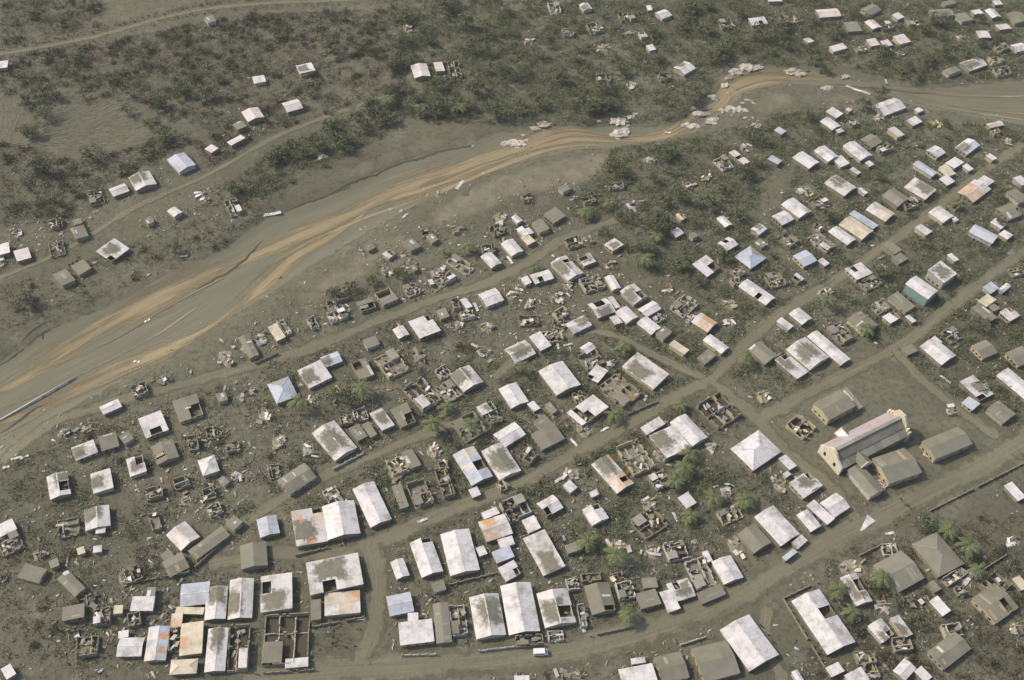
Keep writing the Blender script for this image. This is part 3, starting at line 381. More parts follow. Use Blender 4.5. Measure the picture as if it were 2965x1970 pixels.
('collapsed_house', 'wreckage', 'yellow collapsed house heap above the upper-right main road', [('D', 'y', 201.9, 435.0, 5.5, 5.4, 0.384, {})]),
('house', 'house', 'small rusty orange gabled house above the upper-right main road', [('G', 'r', 230.5, 435.2, 8.4, 3.5, 0.406, {})]),
('house', 'house', 'white metal gabled house, third from left above the upper-right main road', [('G', 'w', 132.8, 399.6, 7.8, 10.1, 0.762, {})]),
('house', 'house', 'white metal gabled house with annex, second from left above the upper-right main road', [('G', 'w', 143.2, 405.0, 7.4, 9.4, 0.662, {}), ('S', 'w', 149.5, 400.5, 5.2, 6.6, 0.513, {})]),
('house', 'house', 'white metal gabled house with annex, fourth from left above the upper-right main road', [('G', 'w', 158.6, 408.6, 8.0, 12.0, 0.613, {}), ('S', 'w', 162.9, 399.9, 3.4, 3.1, 0.678, {})]),
('house', 'house', 'small bluish metal flat-roofed house above the upper-right main road', [('S', 'b', 118.0, 398.1, 4.3, 5.7, 0.905, {})]),
('house', 'house', 'white metal gabled house, fifth from left above the upper-right main road', [('G', 'w', 196.5, 411.3, 6.6, 6.6, 0.696, {})]),
('house', 'house', 'white metal gabled house, sixth from left above the upper-right main road', [('G', 'w', 212.6, 416.5, 11.4, 6.8, 0.781, {'a': (-2.3, 0.7)})]),
('house', 'house', 'white metal flat-roofed house with annex above the upper-right main road', [('S', 'w', 203.8, 403.8, 7.6, 5.0, 0.713, {}), ('S', 'c', 198.6, 399.3, 4.9, 4.1, 0.661, {})]),
('house', 'house', 'bluish metal gabled house above the upper-right main road', [('G', 'b', 188.7, 398.3, 4.7, 11.0, 0.746, {})]),
('shed', 'shed', 'small white metal flat-roofed shed, third from left above the upper-right main road', [('S', 'w', 222.5, 409.6, 3.6, 4.2, 0.665, {})]),
('shed', 'shed', 'small white metal flat-roofed shed, second from left above the upper-right main road', [('S', 'w', 209.4, 401.1, 3.1, 4.4, 0.581, {})]),
('shed', 'shed', 'small white metal flat-roofed shed, leftmost above the upper-right main road', [('S', 'w', 155.2, 393.8, 2.5, 4.7, 0.737, {})]),
('collapsed_house', 'wreckage', 'cream collapsed house heap above the upper-right main road', [('D', 'c', 235.4, 424.7, 3.6, 5.6, 0.29, {})]),
('collapsed_house', 'wreckage', 'grey collapsed house heap above the upper-right main road', [('D', 'g', 189.4, 417.0, 5.2, 3.5, 0.533, {})]),
('collapsed_house', 'wreckage', 'pale collapsed house heap, leftmost in the top-right settlement', [('D', 'w', 175.6, 495.6, 3.9, 4.5, 0.501, {})]),
('house', 'house', 'white metal gabled house, leftmost among trees across the river', [('G', 'w', 70.7, 513.7, 6.9, 6.7, 0.64, {})]),
('roofless_house', 'ruin', 'pale-walled roofless ruin among trees across the river', [('R', 'w', 12.0, 513.9, 5.8, 9.1, 0.258, {})]),
('house', 'house', 'pinkish metal gabled house among trees across the river', [('G', 'n', 28.7, 516.0, 5.5, 5.9, 0.451, {'a': (-1.1, -0.6)})]),
('roofless_house', 'ruin', 'ash-filled roofless ruin, fourth from left among trees across the river', [('R', 'g', 50.8, 509.8, 8.0, 7.3, 0.28, {})]),
('roofless_house', 'ruin', 'ash-filled roofless ruin, second from left among trees across the river', [('R', 'g', 34.1, 497.8, 8.2, 8.1, 0.366, {})]),
('roofless_house', 'ruin', 'ash-filled roofless ruin, leftmost among trees across the river', [('R', 'g', 19.5, 492.4, 5.5, 6.6, 0.206, {})]),
('house', 'house', 'small white metal flat-roofed house with roof hole among trees across the river', [('S', 'w', 58.9, 493.2, 3.8, 5.1, 0.34, {'h': 1})]),
('shed', 'shed', 'small white metal flat-roofed shed, second from left among trees across the river', [('S', 'w', 62.8, 482.0, 3.9, 4.3, 0.465, {})]),
('house', 'house', 'white metal gabled house, second from left among trees across the river', [('G', 'w', 79.3, 465.5, 8.6, 7.7, 0.785, {'a': (0.0, 3.0)})]),
('roofless_house', 'ruin', 'ash-filled roofless ruin, sixth from left among trees across the river', [('R', 'g', 104.7, 509.1, 7.7, 7.8, 0.268, {})]),
('house', 'house', 'white metal flat-roofed house with roof hole among trees across the river', [('S', 'w', 121.7, 512.8, 9.3, 5.9, 0.312, {'h': 1})]),
('collapsed_house', 'wreckage', 'pale collapsed house heap, second from left among trees across the river', [('D', 'w', 38.6, 481.3, 8.9, 6.5, 0.556, {})]),
('roofless_house', 'ruin', 'ash-filled roofless ruin, third from left among trees across the river', [('R', 'g', 37.9, 454.3, 6.8, 5.5, 0.12, {})]),
('shed', 'shed', 'small white metal flat-roofed shed, leftmost among trees across the river', [('S', 'w', 63.3, 519.4, 2.5, 4.7, 0.169, {})]),
('house', 'house', 'pinkish metal flat-roofed house with roof hole above the riverside street', [('S', 'n', 101.3, 398.5, 4.0, 10.3, 0.67, {'h': 1})]),
('roofless_house', 'ruin', 'pale-walled roofless ruin, third from left above the riverside street', [('R', 'w', 93.8, 394.6, 6.5, 8.0, 0.562, {})]),
('collapsed_house', 'wreckage', 'bluish collapsed house heap above the upper-right main road', [('D', 'b', 105.8, 407.9, 6.8, 6.0, 0.597, {})]),
('collapsed_house', 'wreckage', 'pale collapsed house heap, leftmost among trees across the river', [('D', 'w', -0.8, 483.1, 6.1, 6.0, 0.601, {})]),
('collapsed_house', 'wreckage', 'cream collapsed house heap above the riverside street', [('D', 'c', 58.5, 394.3, 5.5, 5.0, 0.469, {})]),
('house', 'house', 'pinkish metal gabled house in the scrub across the river', [('G', 'n', -53.9, 449.9, 8.2, 10.6, 0.305, {})]),
('house', 'house', 'pinkish metal flat-roofed house with annex in the scrub across the river', [('S', 'n', -45.0, 454.6, 4.4, 7.6, 0.299, {}), ('R', 't', -38.4, 453.5, 8.6, 12.9, 0.228, {})]),
('house', 'house', 'white metal flat-roofed house in the scrub across the river', [('S', 'w', -111.0, 446.8, 8.0, 7.8, 0.453, {'a': (-1.2, -0.0)})]),
('house', 'house', 'small white metal flat-roofed house in the scrub across the river', [('S', 'w', -131.9, 435.0, 5.9, 4.8, 0.395, {})]),
('house', 'house', 'pinkish metal gabled house, third from left above the far-bank track', [('G', 'n', -112.3, 416.6, 8.1, 7.8, 0.54, {})]),
('collapsed_house', 'wreckage', 'grey collapsed house heap in the scrub across the river', [('D', 'g', -64.0, 487.4, 5.7, 5.7, 0.702, {})]),
('house', 'house', 'pinkish metal gabled house, second from left above the far-bank track', [('G', 'n', -129.5, 408.0, 8.3, 8.4, 0.573, {})]),
('house', 'house', 'small pinkish metal flat-roofed house, second from left above the far-bank track', [('S', 'n', -133.5, 388.8, 7.9, 3.5, 0.851, {})]),
('house', 'house', 'small pinkish metal flat-roofed house, leftmost above the far-bank track', [('S', 'n', -143.3, 381.8, 4.4, 4.7, 0.969, {})]),
('house', 'house', 'bluish metal gabled house above the far-bank track', [('G', 'b', -154.4, 370.8, 8.6, 10.9, 0.752, {})]),
('house', 'house', 'small ash-covered flat-roofed house below the top track', [('S', 'g', -166.8, 482.7, 4.7, 5.9, 0.556, {})]),
('house', 'house', 'small white metal flat-roofed house below the top track', [('S', 'w', -258.2, 434.6, 5.0, 6.0, 0.237, {})]),
('house', 'house', 'small ash-covered flat-roofed house above the far-bank track', [('S', 'g', -134.1, 399.5, 5.0, 5.4, 0.713, {})]),
('house', 'house', 'big ash-covered gabled house with yellow wall below the road behind the church', [('G', 'g', 124.2, 253.3, 13.8, 9.0, 0.591, {'w': 'y', 'e': 4.0})]),
('house', 'house', 'big ash-covered gabled house above the wide bottom street', [('G', 'g', 164.6, 239.4, 17.4, 8.5, 0.477, {'w': 'c', 'e': 3.6})]),
('house', 'house', 'big ash-covered gabled house with annex above the wide bottom street', [('G', 'g', 143.6, 227.6, 14.3, 11.5, 0.418, {'w': 'c', 'e': 3.2}), ('G', 'g', 131.1, 220.6, 6.5, 12.9, 0.55, {'e': 3.0})]),
('roofless_house', 'ruin', 'small ash-filled roofless ruin, second from left below the riverside street', [('R', 'g', -107.6, 224.8, 4.0, 5.3, 0.396, {})]),
('roofless_house', 'ruin', 'small ash-filled roofless ruin, fourth from left above the short middle street', [('R', 'g', -98.7, 219.1, 4.7, 4.2, 0.38, {})]),
('roofless_house', 'ruin', 'small ash-filled roofless ruin, second from left above the short middle street', [('R', 'g', -113.4, 202.9, 5.4, 4.3, 0.501, {})]),
('roofless_house', 'ruin', 'small ash-filled roofless ruin, third from left above the short middle street', [('R', 'g', -103.3, 198.9, 5.2, 4.2, 0.557, {})]),
('collapsed_house', 'wreckage', 'pale collapsed house heap, leftmost above the short middle street', [('D', 'w', -95.2, 206.7, 3.3, 3.8, 0.575, {})]),
('roofless_house', 'ruin', 'small pale-walled roofless ruin, leftmost above the short middle street', [('R', 'w', -99.7, 193.1, 4.6, 4.2, 0.567, {})]),
('collapsed_house', 'wreckage', 'grey collapsed house heap, third from left below the riverside street', [('D', 'g', -153.2, 224.3, 5.2, 4.0, 0.523, {})]),
('roofless_house', 'ruin', 'small ash-filled roofless ruin, second from left above the long middle street', [('R', 'g', -118.8, 187.0, 3.3, 6.9, 0.499, {})]),
('roofless_house', 'ruin', 'small ash-filled roofless ruin, leftmost above the long middle street', [('R', 'g', -119.6, 166.8, 2.7, 5.6, 0.625, {})]),
('collapsed_house', 'wreckage', 'grey collapsed house heap, second from left below the long middle street', [('D', 'g', -123.3, 164.3, 3.5, 5.0, 0.61, {})]),
('roofless_house', 'ruin', 'small ash-filled roofless ruin, second from left below the long middle street', [('R', 'g', -115.9, 150.7, 4.1, 4.5, 0.34, {})]),
('roofless_house', 'ruin', 'ash-filled roofless ruin, leftmost below the long middle street', [('R', 'g', -128.2, 140.8, 6.7, 6.7, 0.239, {})]),
('collapsed_house', 'wreckage', 'grey collapsed house heap, leftmost below the riverside street', [('D', 'g', -153.3, 171.2, 4.2, 3.5, 0.335, {})]),
('house', 'house', 'ash-covered flat-roofed house below the long middle street', [('S', 'g', -135.6, 151.5, 6.8, 5.3, 0.287, {})]),
('collapsed_house', 'wreckage', 'grey collapsed house heap, leftmost below the long middle street', [('D', 'g', -132.1, 156.9, 3.2, 4.7, 0.444, {})]),
('roofless_house', 'ruin', 'small ash-filled roofless ruin, leftmost below the long middle street', [('R', 'g', -133.9, 144.5, 3.4, 3.7, 0.445, {})]),
('shed', 'shed', 'small cream metal flat-roofed shed below the long middle street', [('S', 'c', -121.7, 153.4, 2.8, 2.7, 0.177, {})]),
('collapsed_house', 'wreckage', 'grey collapsed house heap, sixth from left below the riverside street', [('D', 'g', -73.7, 243.0, 6.7, 3.7, 0.21, {})]),
('roofless_house', 'ruin', 'small pale-walled roofless ruin, second from left above the short middle street', [('R', 'w', -54.9, 237.3, 5.2, 5.2, 0.386, {})]),
('collapsed_house', 'wreckage', 'pale collapsed house heap, leftmost above the lane meeting the crossroads', [('D', 'w', -10.7, 271.9, 5.8, 6.3, 0.238, {})]),
('roofless_house', 'ruin', 'small ash-filled roofless ruin, sixth from left above the short middle street', [('R', 'g', -59.6, 234.1, 4.6, 4.0, 0.354, {})]),
('roofless_house', 'ruin', 'small ash-filled roofless ruin below the short middle street', [('R', 'g', -22.0, 216.8, 3.0, 4.6, 0.427, {})]),
('collapsed_house', 'wreckage', 'grey collapsed house heap below the short middle street', [('D', 'g', -37.9, 212.3, 4.8, 3.9, 0.489, {})]),
('roofless_house', 'ruin', 'small ash-filled roofless ruin, third from left above the long middle street', [('R', 'g', -0.1, 209.9, 3.7, 3.8, 0.601, {})]),
('collapsed_house', 'wreckage', 'pale collapsed house heap above the long middle street', [('D', 'w', 29.3, 237.7, 7.1, 8.4, 0.333, {})]),
('collapsed_house', 'wreckage', 'pale collapsed house heap, leftmost below the long middle street', [('D', 'w', 24.8, 217.1, 8.0, 6.5, 0.347, {})]),
('collapsed_house', 'wreckage', 'pale collapsed house heap below the lane meeting the crossroads', [('D', 'w', 39.4, 269.3, 4.0, 3.0, 0.48, {})]),
('roofless_house', 'ruin', 'small ash-filled roofless ruin, fourth from left above the long middle street', [('R', 'g', 26.9, 251.6, 4.0, 4.7, 0.429, {})]),
('collapsed_house', 'wreckage', 'pale collapsed house heap, leftmost below the street before the church', [('D', 'w', 76.3, 233.0, 4.6, 5.4, 0.506, {})]),
('collapsed_house', 'wreckage', 'bluish collapsed house heap below the street before the church', [('D', 'b', 80.4, 213.1, 4.2, 4.7, 0.486, {})]),
('collapsed_house', 'wreckage', 'grey collapsed house heap, third from left below the long middle street', [('D', 'g', 57.6, 227.1, 4.9, 4.1, 0.373, {})]),
('collapsed_house', 'wreckage', 'reddish collapsed house heap, leftmost above the wide bottom street', [('D', 'n', 41.1, 188.8, 8.2, 4.5, 0.23, {})]),
('collapsed_house', 'wreckage', 'pale collapsed house heap above the wide bottom street', [('D', 'w', 52.7, 187.7, 5.3, 6.2, 0.295, {})]),
('roofless_house', 'ruin', 'pale-walled roofless ruin, leftmost above the wide bottom street', [('R', 'w', 60.9, 188.1, 7.4, 6.6, 0.303, {})]),
('roofless_house', 'ruin', 'cream-walled roofless ruin above the wide bottom street', [('R', 'c', 80.8, 203.7, 8.3, 5.3, 0.491, {})]),
('roofless_house', 'ruin', 'small ash-filled roofless ruin, leftmost above the wide bottom street', [('R', 'g', 31.4, 175.8, 6.7, 3.0, 0.205, {})]),
('roofless_house', 'ruin', 'small pale-walled roofless ruin, leftmost above the wide bottom street', [('R', 'w', 25.3, 172.8, 4.1, 4.4, 0.317, {})]),
('collapsed_house', 'wreckage', 'cream collapsed house heap above the wide bottom street', [('D', 'c', 82.6, 191.0, 6.0, 8.9, 0.579, {})]),
('roofless_house', 'ruin', 'ash-filled roofless ruin, leftmost above the wide bottom street', [('R', 'g', 11.5, 151.8, 9.0, 3.5, 0.175, {})]),
('collapsed_house', 'wreckage', 'grey collapsed house heap, leftmost below the wide bottom street', [('D', 'g', 25.4, 141.5, 11.4, 2.6, 0.183, {})]),
('roofless_house', 'ruin', 'small pale-walled roofless ruin, second from left above the wide bottom street', [('R', 'w', 28.5, 161.4, 2.3, 7.9, 0.166, {})]),
('roofless_house', 'ruin', 'small ash-filled roofless ruin, second from left above the wide bottom street', [('R', 'g', 40.2, 176.8, 4.3, 2.6, 0.323, {})]),
('collapsed_house', 'wreckage', 'cream collapsed house heap below the wide bottom street', [('D', 'c', 121.2, 185.6, 9.4, 7.6, 0.059, {})]),
('roofless_house', 'ruin', 'small pale-walled roofless ruin, second from left below the street before the church', [('R', 'w', 135.6, 193.7, 5.3, 4.7, 0.113, {})]),
('collapsed_house', 'wreckage', 'grey collapsed house heap, second from left below the wide bottom street', [('D', 'g', 130.3, 171.6, 5.8, 4.8, 0.066, {})]),
('roofless_house', 'ruin', 'pale-walled roofless ruin below the street before the church', [('R', 'w', 150.9, 164.4, 6.6, 4.3, 0.234, {})]),
('roofless_house', 'ruin', 'small ash-filled roofless ruin, second from left below the wide bottom street', [('R', 'g', 157.2, 179.3, 3.6, 3.0, 0.363, {})]),
('roofless_house', 'ruin', 'small ash-filled roofless ruin, leftmost below the wide bottom street', [('R', 'g', 133.0, 158.2, 5.9, 4.6, 0.168, {})]),
('roofless_house', 'ruin', 'small ash-filled roofless ruin, leftmost above the bottom lane', [('R', 'g', 120.3, 153.0, 6.2, 4.4, 0.175, {})]),
('roofless_house', 'ruin', 'small ash-filled roofless ruin, second from left above the bottom lane', [('R', 'g', 121.7, 148.7, 4.2, 5.1, 0.128, {})]),
('collapsed_house', 'wreckage', 'pale collapsed house heap below the wide bottom street', [('D', 'w', 180.6, 200.0, 6.2, 5.1, 0.454, {})]),
('collapsed_house', 'wreckage', 'grey collapsed house heap, third from left below the wide bottom street', [('D', 'g', 173.6, 166.5, 3.9, 4.6, 0.022, {})]),
('shed', 'shed', 'small ash-covered flat-roofed shed above the street before the church', [('S', 'g', 148.2, 180.0, 2.6, 3.8, 0.562, {})]),
('collapsed_house', 'wreckage', 'grey collapsed house heap below the street before the church', [('D', 'g', 139.6, 175.0, 5.0, 4.4, 0.193, {})]),
('collapsed_house', 'wreckage', 'pale collapsed house heap, second from left below the street before the church', [('D', 'w', 100.0, 217.8, 5.2, 6.5, 0.156, {})]),
('collapsed_house', 'wreckage', 'reddish collapsed house heap, second from left above the wide bottom street', [('D', 'n', 137.8, 220.7, 3.6, 3.7, 0.184, {})]),
('collapsed_house', 'wreckage', 'pale collapsed house heap below the path beside the square', [('D', 'w', 170.8, 256.4, 3.9, 3.6, 0.186, {})]),
('roofless_house', 'ruin', 'small ash-filled roofless ruin above the path beside the square', [('R', 'g', 184.9, 268.8, 6.3, 4.4, 0.32, {})]),
('roofless_house', 'ruin', 'small pale-walled roofless ruin, leftmost below the street before the church', [('R', 'w', 112.0, 217.7, 4.8, 3.6, 0.589, {})]),
('roofless_house', 'ruin', 'ash-filled roofless ruin, second from left above the riverside street', [('R', 'g', -70.7, 297.5, 5.8, 6.7, 0.504, {})]),
('roofless_house', 'ruin', 'small ash-filled roofless ruin, leftmost above the riverside street', [('R', 'g', -73.4, 290.2, 3.7, 5.9, 0.444, {})]),
('collapsed_house', 'wreckage', 'pale collapsed house heap, third from left above the riverside street', [('D', 'w', -33.0, 312.8, 5.0, 4.9, 0.48, {})]),
('roofless_house', 'ruin', 'small ash-filled roofless ruin, third from left above the riverside street', [('R', 'g', -12.4, 328.0, 5.7, 4.8, 0.274, {})]),
('roofless_house', 'ruin', 'small ash-filled roofless ruin, third from left below the riverside street', [('R', 'g', -23.7, 294.9, 2.9, 5.5, 0.334, {})]),
('collapsed_house', 'wreckage', 'pale collapsed house heap, second from left below the riverside street', [('D', 'w', -21.8, 284.9, 3.5, 4.1, 0.431, {})]),
('roofless_house', 'ruin', 'small ash-filled roofless ruin, fourth from left above the riverside street', [('R', 'g', -9.5, 340.1, 5.2, 5.3, 0.584, {})]),
('collapsed_house', 'wreckage', 'cream collapsed house heap, leftmost below the riverside street', [('D', 'c', -1.5, 302.6, 3.9, 4.4, 0.327, {})]),
('roofless_house', 'ruin', 'small ash-filled roofless ruin, second from left above the riverside street', [('R', 'g', -40.1, 336.0, 3.2, 3.7, 0.512, {})]),
('collapsed_house', 'wreckage', 'grey collapsed house heap, second from left above the riverside street', [('D', 'g', -54.5, 312.6, 4.8, 4.8, 0.388, {})]),
('roofless_house', 'ruin', 'ash-filled roofless ruin above the lane meeting the crossroads', [('R', 'g', 6.3, 289.6, 7.8, 5.4, 0.188, {})]),
('collapsed_house', 'wreckage', 'cream collapsed house heap, second from left below the riverside street', [('D', 'c', 1.8, 307.2, 4.4, 6.9, 0.252, {})]),
('collapsed_house', 'wreckage', 'pale collapsed house heap, fourth from left below the riverside street', [('D', 'w', 22.2, 309.9, 3.6, 4.0, 0.407, {})]),
('roofless_house', 'ruin', 'small ash-filled roofless ruin above the lane meeting the crossroads', [('R', 'g', 18.6, 288.2, 4.7, 4.1, 0.237, {})]),
('roofless_house', 'ruin', 'small pale-walled roofless ruin, second from left above the lane meeting the crossroads', [('R', 'w', 59.2, 294.8, 3.9, 3.6, 0.606, {})]),
('collapsed_house', 'wreckage', 'grey collapsed house heap, ninth from left below the riverside street', [('D', 'g', 39.6, 323.5, 4.8, 4.5, 0.351, {})]),
('roofless_house', 'ruin', 'ash-filled roofless ruin, second from left below the riverside street', [('R', 'g', 23.9, 335.5, 6.6, 5.2, 0.504, {})]),
('roofless_house', 'ruin', 'small ash-filled roofless ruin, leftmost above the upper-right main road', [('R', 'g', 92.8, 318.0, 4.0, 4.4, 0.39, {})]),
('roofless_house', 'ruin', 'small ash-filled roofless ruin, seventh from left above the riverside street', [('R', 'g', 43.1, 373.9, 6.8, 3.8, 0.221, {})]),
('house', 'house', 'small ash-covered flat-roofed house above the riverside street', [('S', 'g', 19.5, 369.4, 4.7, 4.1, 0.653, {})]),
('roofless_house', 'ruin', 'small ash-filled roofless ruin, sixth from left above the riverside street', [('R', 'g', 30.3, 363.1, 5.5, 4.4, 0.505, {})]),
('collapsed_house', 'wreckage', 'pale collapsed house heap, third from left above the lane meeting the crossroads', [('D', 'w', 50.9, 306.9, 4.9, 4.3, 0.216, {})]),
('roofless_house', 'ruin', 'small ash-filled roofless ruin, fifth from left above the riverside street', [('R', 'g', 2.9, 362.1, 4.8, 4.4, 0.334, {})]),
('roofless_house', 'ruin', 'ash-filled roofless ruin, third from left above the upper-right main road', [('R', 'g', 135.0, 371.4, 7.5, 4.9, 0.575, {})]),
('collapsed_house', 'wreckage', 'pale collapsed house heap, fifth from left above the upper-right main road', [('D', 'w', 137.1, 370.1, 4.4, 3.5, 0.386, {})]),
('roofless_house', 'ruin', 'ash-filled roofless ruin, leftmost below the upper-right main road', [('R', 'g', 150.3, 322.2, 7.8, 5.5, 0.545, {})]),
('roofless_house', 'ruin', 'ash-filled roofless ruin, second from left below the upper-right main road', [('R', 'g', 199.0, 375.3, 6.8, 5.0, 0.546, {})]),
('roofless_house', 'ruin', 'ash-filled roofless ruin, second from left below the road behind the church', [('R', 'g', 216.2, 334.6, 6.6, 4.8, 0.288, {})]),
('roofless_house', 'ruin', 'ash-filled roofless ruin, leftmost below the road behind the church', [('R', 'g', 179.3, 295.3, 6.8, 6.2, 0.617, {})]),
('shed', 'shed', 'small white metal flat-roofed shed below the road behind the church', [('S', 'w', 171.2, 290.5, 4.6, 3.8, 0.751, {})]),
('roofless_house', 'ruin', 'small ash-filled roofless ruin, third from left above the upper-right main road', [('R', 'g', 132.7, 354.7, 4.6, 5.4, 0.633, {})]),
('roofless_house', 'ruin', 'ash-filled roofless ruin, leftmost above the upper-right main road', [('R', 'g', 109.8, 320.4, 6.7, 7.3, 0.411, {})]),
('collapsed_house', 'wreckage', 'pale collapsed house heap, seventh from left above the upper-right main road', [('D', 'w', 182.2, 379.0, 5.6, 4.4, 0.339, {})]),
('roofless_house', 'ruin', 'ash-filled roofless ruin, fifth from left above the upper-right main road', [('R', 'g', 176.8, 373.7, 6.7, 5.4, 0.478, {})]),
('roofless_house', 'ruin', 'ash-filled roofless ruin, fifth from left among trees across the river', [('R', 'g', 69.0, 457.9, 6.2, 4.7, 0.366, {})]),
('collapsed_house', 'wreckage', 'pale collapsed house heap, third from left among trees across the river', [('D', 'w', 51.3, 495.5, 3.7, 2.9, 0.197, {})]),
('collapsed_house', 'wreckage', 'pale collapsed house heap, fourth from left among trees across the river', [('D', 'w', 52.8, 450.8, 6.0, 4.8, 0.516, {})]),
('collapsed_house', 'wreckage', 'pale collapsed house heap, third from left above the upper-right main road', [('D', 'w', 111.9, 424.6, 3.9, 4.1, 0.34, {})]),
('roofless_house', 'ruin', 'small ash-filled roofless ruin in the top-right settlement', [('R', 'g', 174.1, 493.5, 5.5, 4.8, 0.281, {})]),
('collapsed_house', 'wreckage', 'pale collapsed house heap, second from left in the top-right settlement', [('D', 'w', 194.2, 492.0, 3.9, 2.9, 0.442, {})]),
('roofless_house', 'ruin', 'ash-filled roofless ruin, second from left in the top-right settlement', [('R', 'g', 207.6, 522.4, 7.2, 7.8, 0.222, {})]),
('collapsed_house', 'wreckage', 'grey collapsed house heap in the top-right settlement', [('D', 'g', 231.5, 511.0, 5.5, 4.8, 0.193, {})]),
('collapsed_house', 'wreckage', 'pale collapsed house heap, sixth from left above the upper-right main road', [('D', 'w', 173.3, 436.6, 4.0, 4.8, 0.414, {})]),
('roofless_house', 'ruin', 'small ash-filled roofless ruin, fourth from left above the upper-right main road', [('R', 'g', 160.0, 430.1, 4.6, 4.3, 0.515, {})]),
('roofless_house', 'ruin', 'ash-filled roofless ruin, leftmost in the top-right settlement', [('R', 'g', 191.1, 516.0, 7.1, 6.4, 0.359, {})]),
('roofless_house', 'ruin', 'small ash-filled roofless ruin, fifth from left above the upper-right main road', [('R', 'g', 229.8, 429.6, 4.2, 4.1, 0.324, {})]),
('roofless_house', 'ruin', 'ash-filled roofless ruin below the far-bank track', [('R', 'g', -125.2, 344.2, 5.4, 9.4, 0.541, {})]),
('collapsed_house', 'wreckage', 'pale collapsed house heap below the far-bank track', [('D', 'w', -141.0, 352.0, 4.2, 3.5, 0.647, {})])]
ROADS = [('street', 6, [(-180.2, 208.7), (-173.0, 219.6), (-166.2, 228.0), (-147.7, 236.4), (-122.7, 247.6), (-90.8, 263.0), (-73.6, 272.1), (-57.9, 283.0), (-33.1, 298.3), (-10.6, 310.5), (8.9, 327.5), (19.9, 339.0), (42.9, 353.4)], 'the riverside street'), ('lane', 4.5, [(-5.8, 259.4), (0.5, 268.0), (10.5, 276.6), (27.8, 286.0), (41.8, 284.8), (55.6, 276.8), (78.9, 264.3)], 'the lane meeting the crossroads'), ('street', 5.5, [(-89.1, 189.2), (-78.8, 198.7), (-65.1, 209.7), (-47.9, 219.9), (-31.6, 230.6), (-14.6, 241.4)], 'the short middle street'), ('street', 7, [(-97.3, 172.7), (-77.9, 178.2), (-57.4, 178.8), (-44.7, 183.3), (-23.5, 196.1), (6.2, 212.6), (26.5, 227.3), (46.1, 241.4), (64.9, 256.4), (78.9, 264.7)], 'the long middle street'), ('street', 6.5, [(78.9, 264.7), (94.4, 285.1), (110.5, 302.8), (130.8, 319.3), (157.0, 342.8), (182.7, 366.6), (202.8, 386.5), (223.8, 406.9), (243.0, 424.8)], 'the upper-right main road'), ('street', 6.5, [(78.9, 264.7), (94.3, 248.3), (105.5, 231.2), (116.9, 220.0), (124.6, 208.7), (129.1, 202.8)], 'the street before the church'), ('street', 11, [(-77.5, 133.5), (-51.1, 138.4), (-18.5, 142.6), (22.9, 149.7), (51.3, 159.8), (81.0, 173.2), (105.1, 189.6), (130.1, 204.6), (156.6, 220.4), (176.7, 231.9), (208.1, 252.1)], 'the wide bottom street'), ('street', 6.5, [(96.7, 247.8), (123.4, 266.7), (154.4, 286.9), (178.3, 308.4), (199.1, 327.6), (233.3, 357.6)], 'the road behind the church'), ('street', 8, [(-44.7, 183.3), (-40.2, 171.8), (-38.9, 156.2), (-41.8, 141.2)], 'the short cross street'), ('lane', 5.5, [(90.9, 169.4), (88.8, 156.9), (93.5, 142.6)], 'the bottom lane'), ('track', 3.5, [(-213.7, 293.4), (-190.1, 314.2), (-169.7, 340.1), (-141.6, 366.4), (-115.8, 396.4), (-86.4, 418.9), (-70.9, 429.6)], 'the far-bank track'), ('track', 4, [(-267.8, 444.2), (-225.9, 463.5), (-183.6, 489.9), (-153.9, 501.2), (-77.0, 516.7)], 'the top track'), ('path', 5, [(154.4, 286.9), (163.5, 270.9), (175.8, 256.9), (186.5, 245.4)], 'the path beside the square')]
RIVER_BANKS = ([(-203.5, 246.6), (-196.5, 254.6), (-180.4, 272.6), (-152.3, 296.1), (-127.0, 318.4), (-106.6, 347.1), (-78.4, 363.9), (-61.1, 383.5), (-22.2, 402.8), (-12.3, 410.2), (39.7, 419.2), (71.4, 422.2), (88.2, 436.7), (97.3, 457.0), (118.7, 472.0), (141.6, 476.2), (173.8, 467.2), (200.0, 464.4), (230.2, 470.3), (279.5, 486.4)], [(-187.3, 202.6), (-180.5, 209.6), (-166.8, 229.9), (-144.8, 249.5), (-120.8, 275.1), (-103.5, 292.9), (-85.8, 314.2), (-73.2, 328.3), (-48.1, 355.2), (-20.6, 378.1), (19.0, 398.8), (60.4, 409.0), (79.5, 416.4), (96.6, 433.4), (111.4, 454.8), (128.8, 462.7), (162.0, 462.4), (193.0, 451.2), (222.1, 444.6), (265.0, 435.1)])
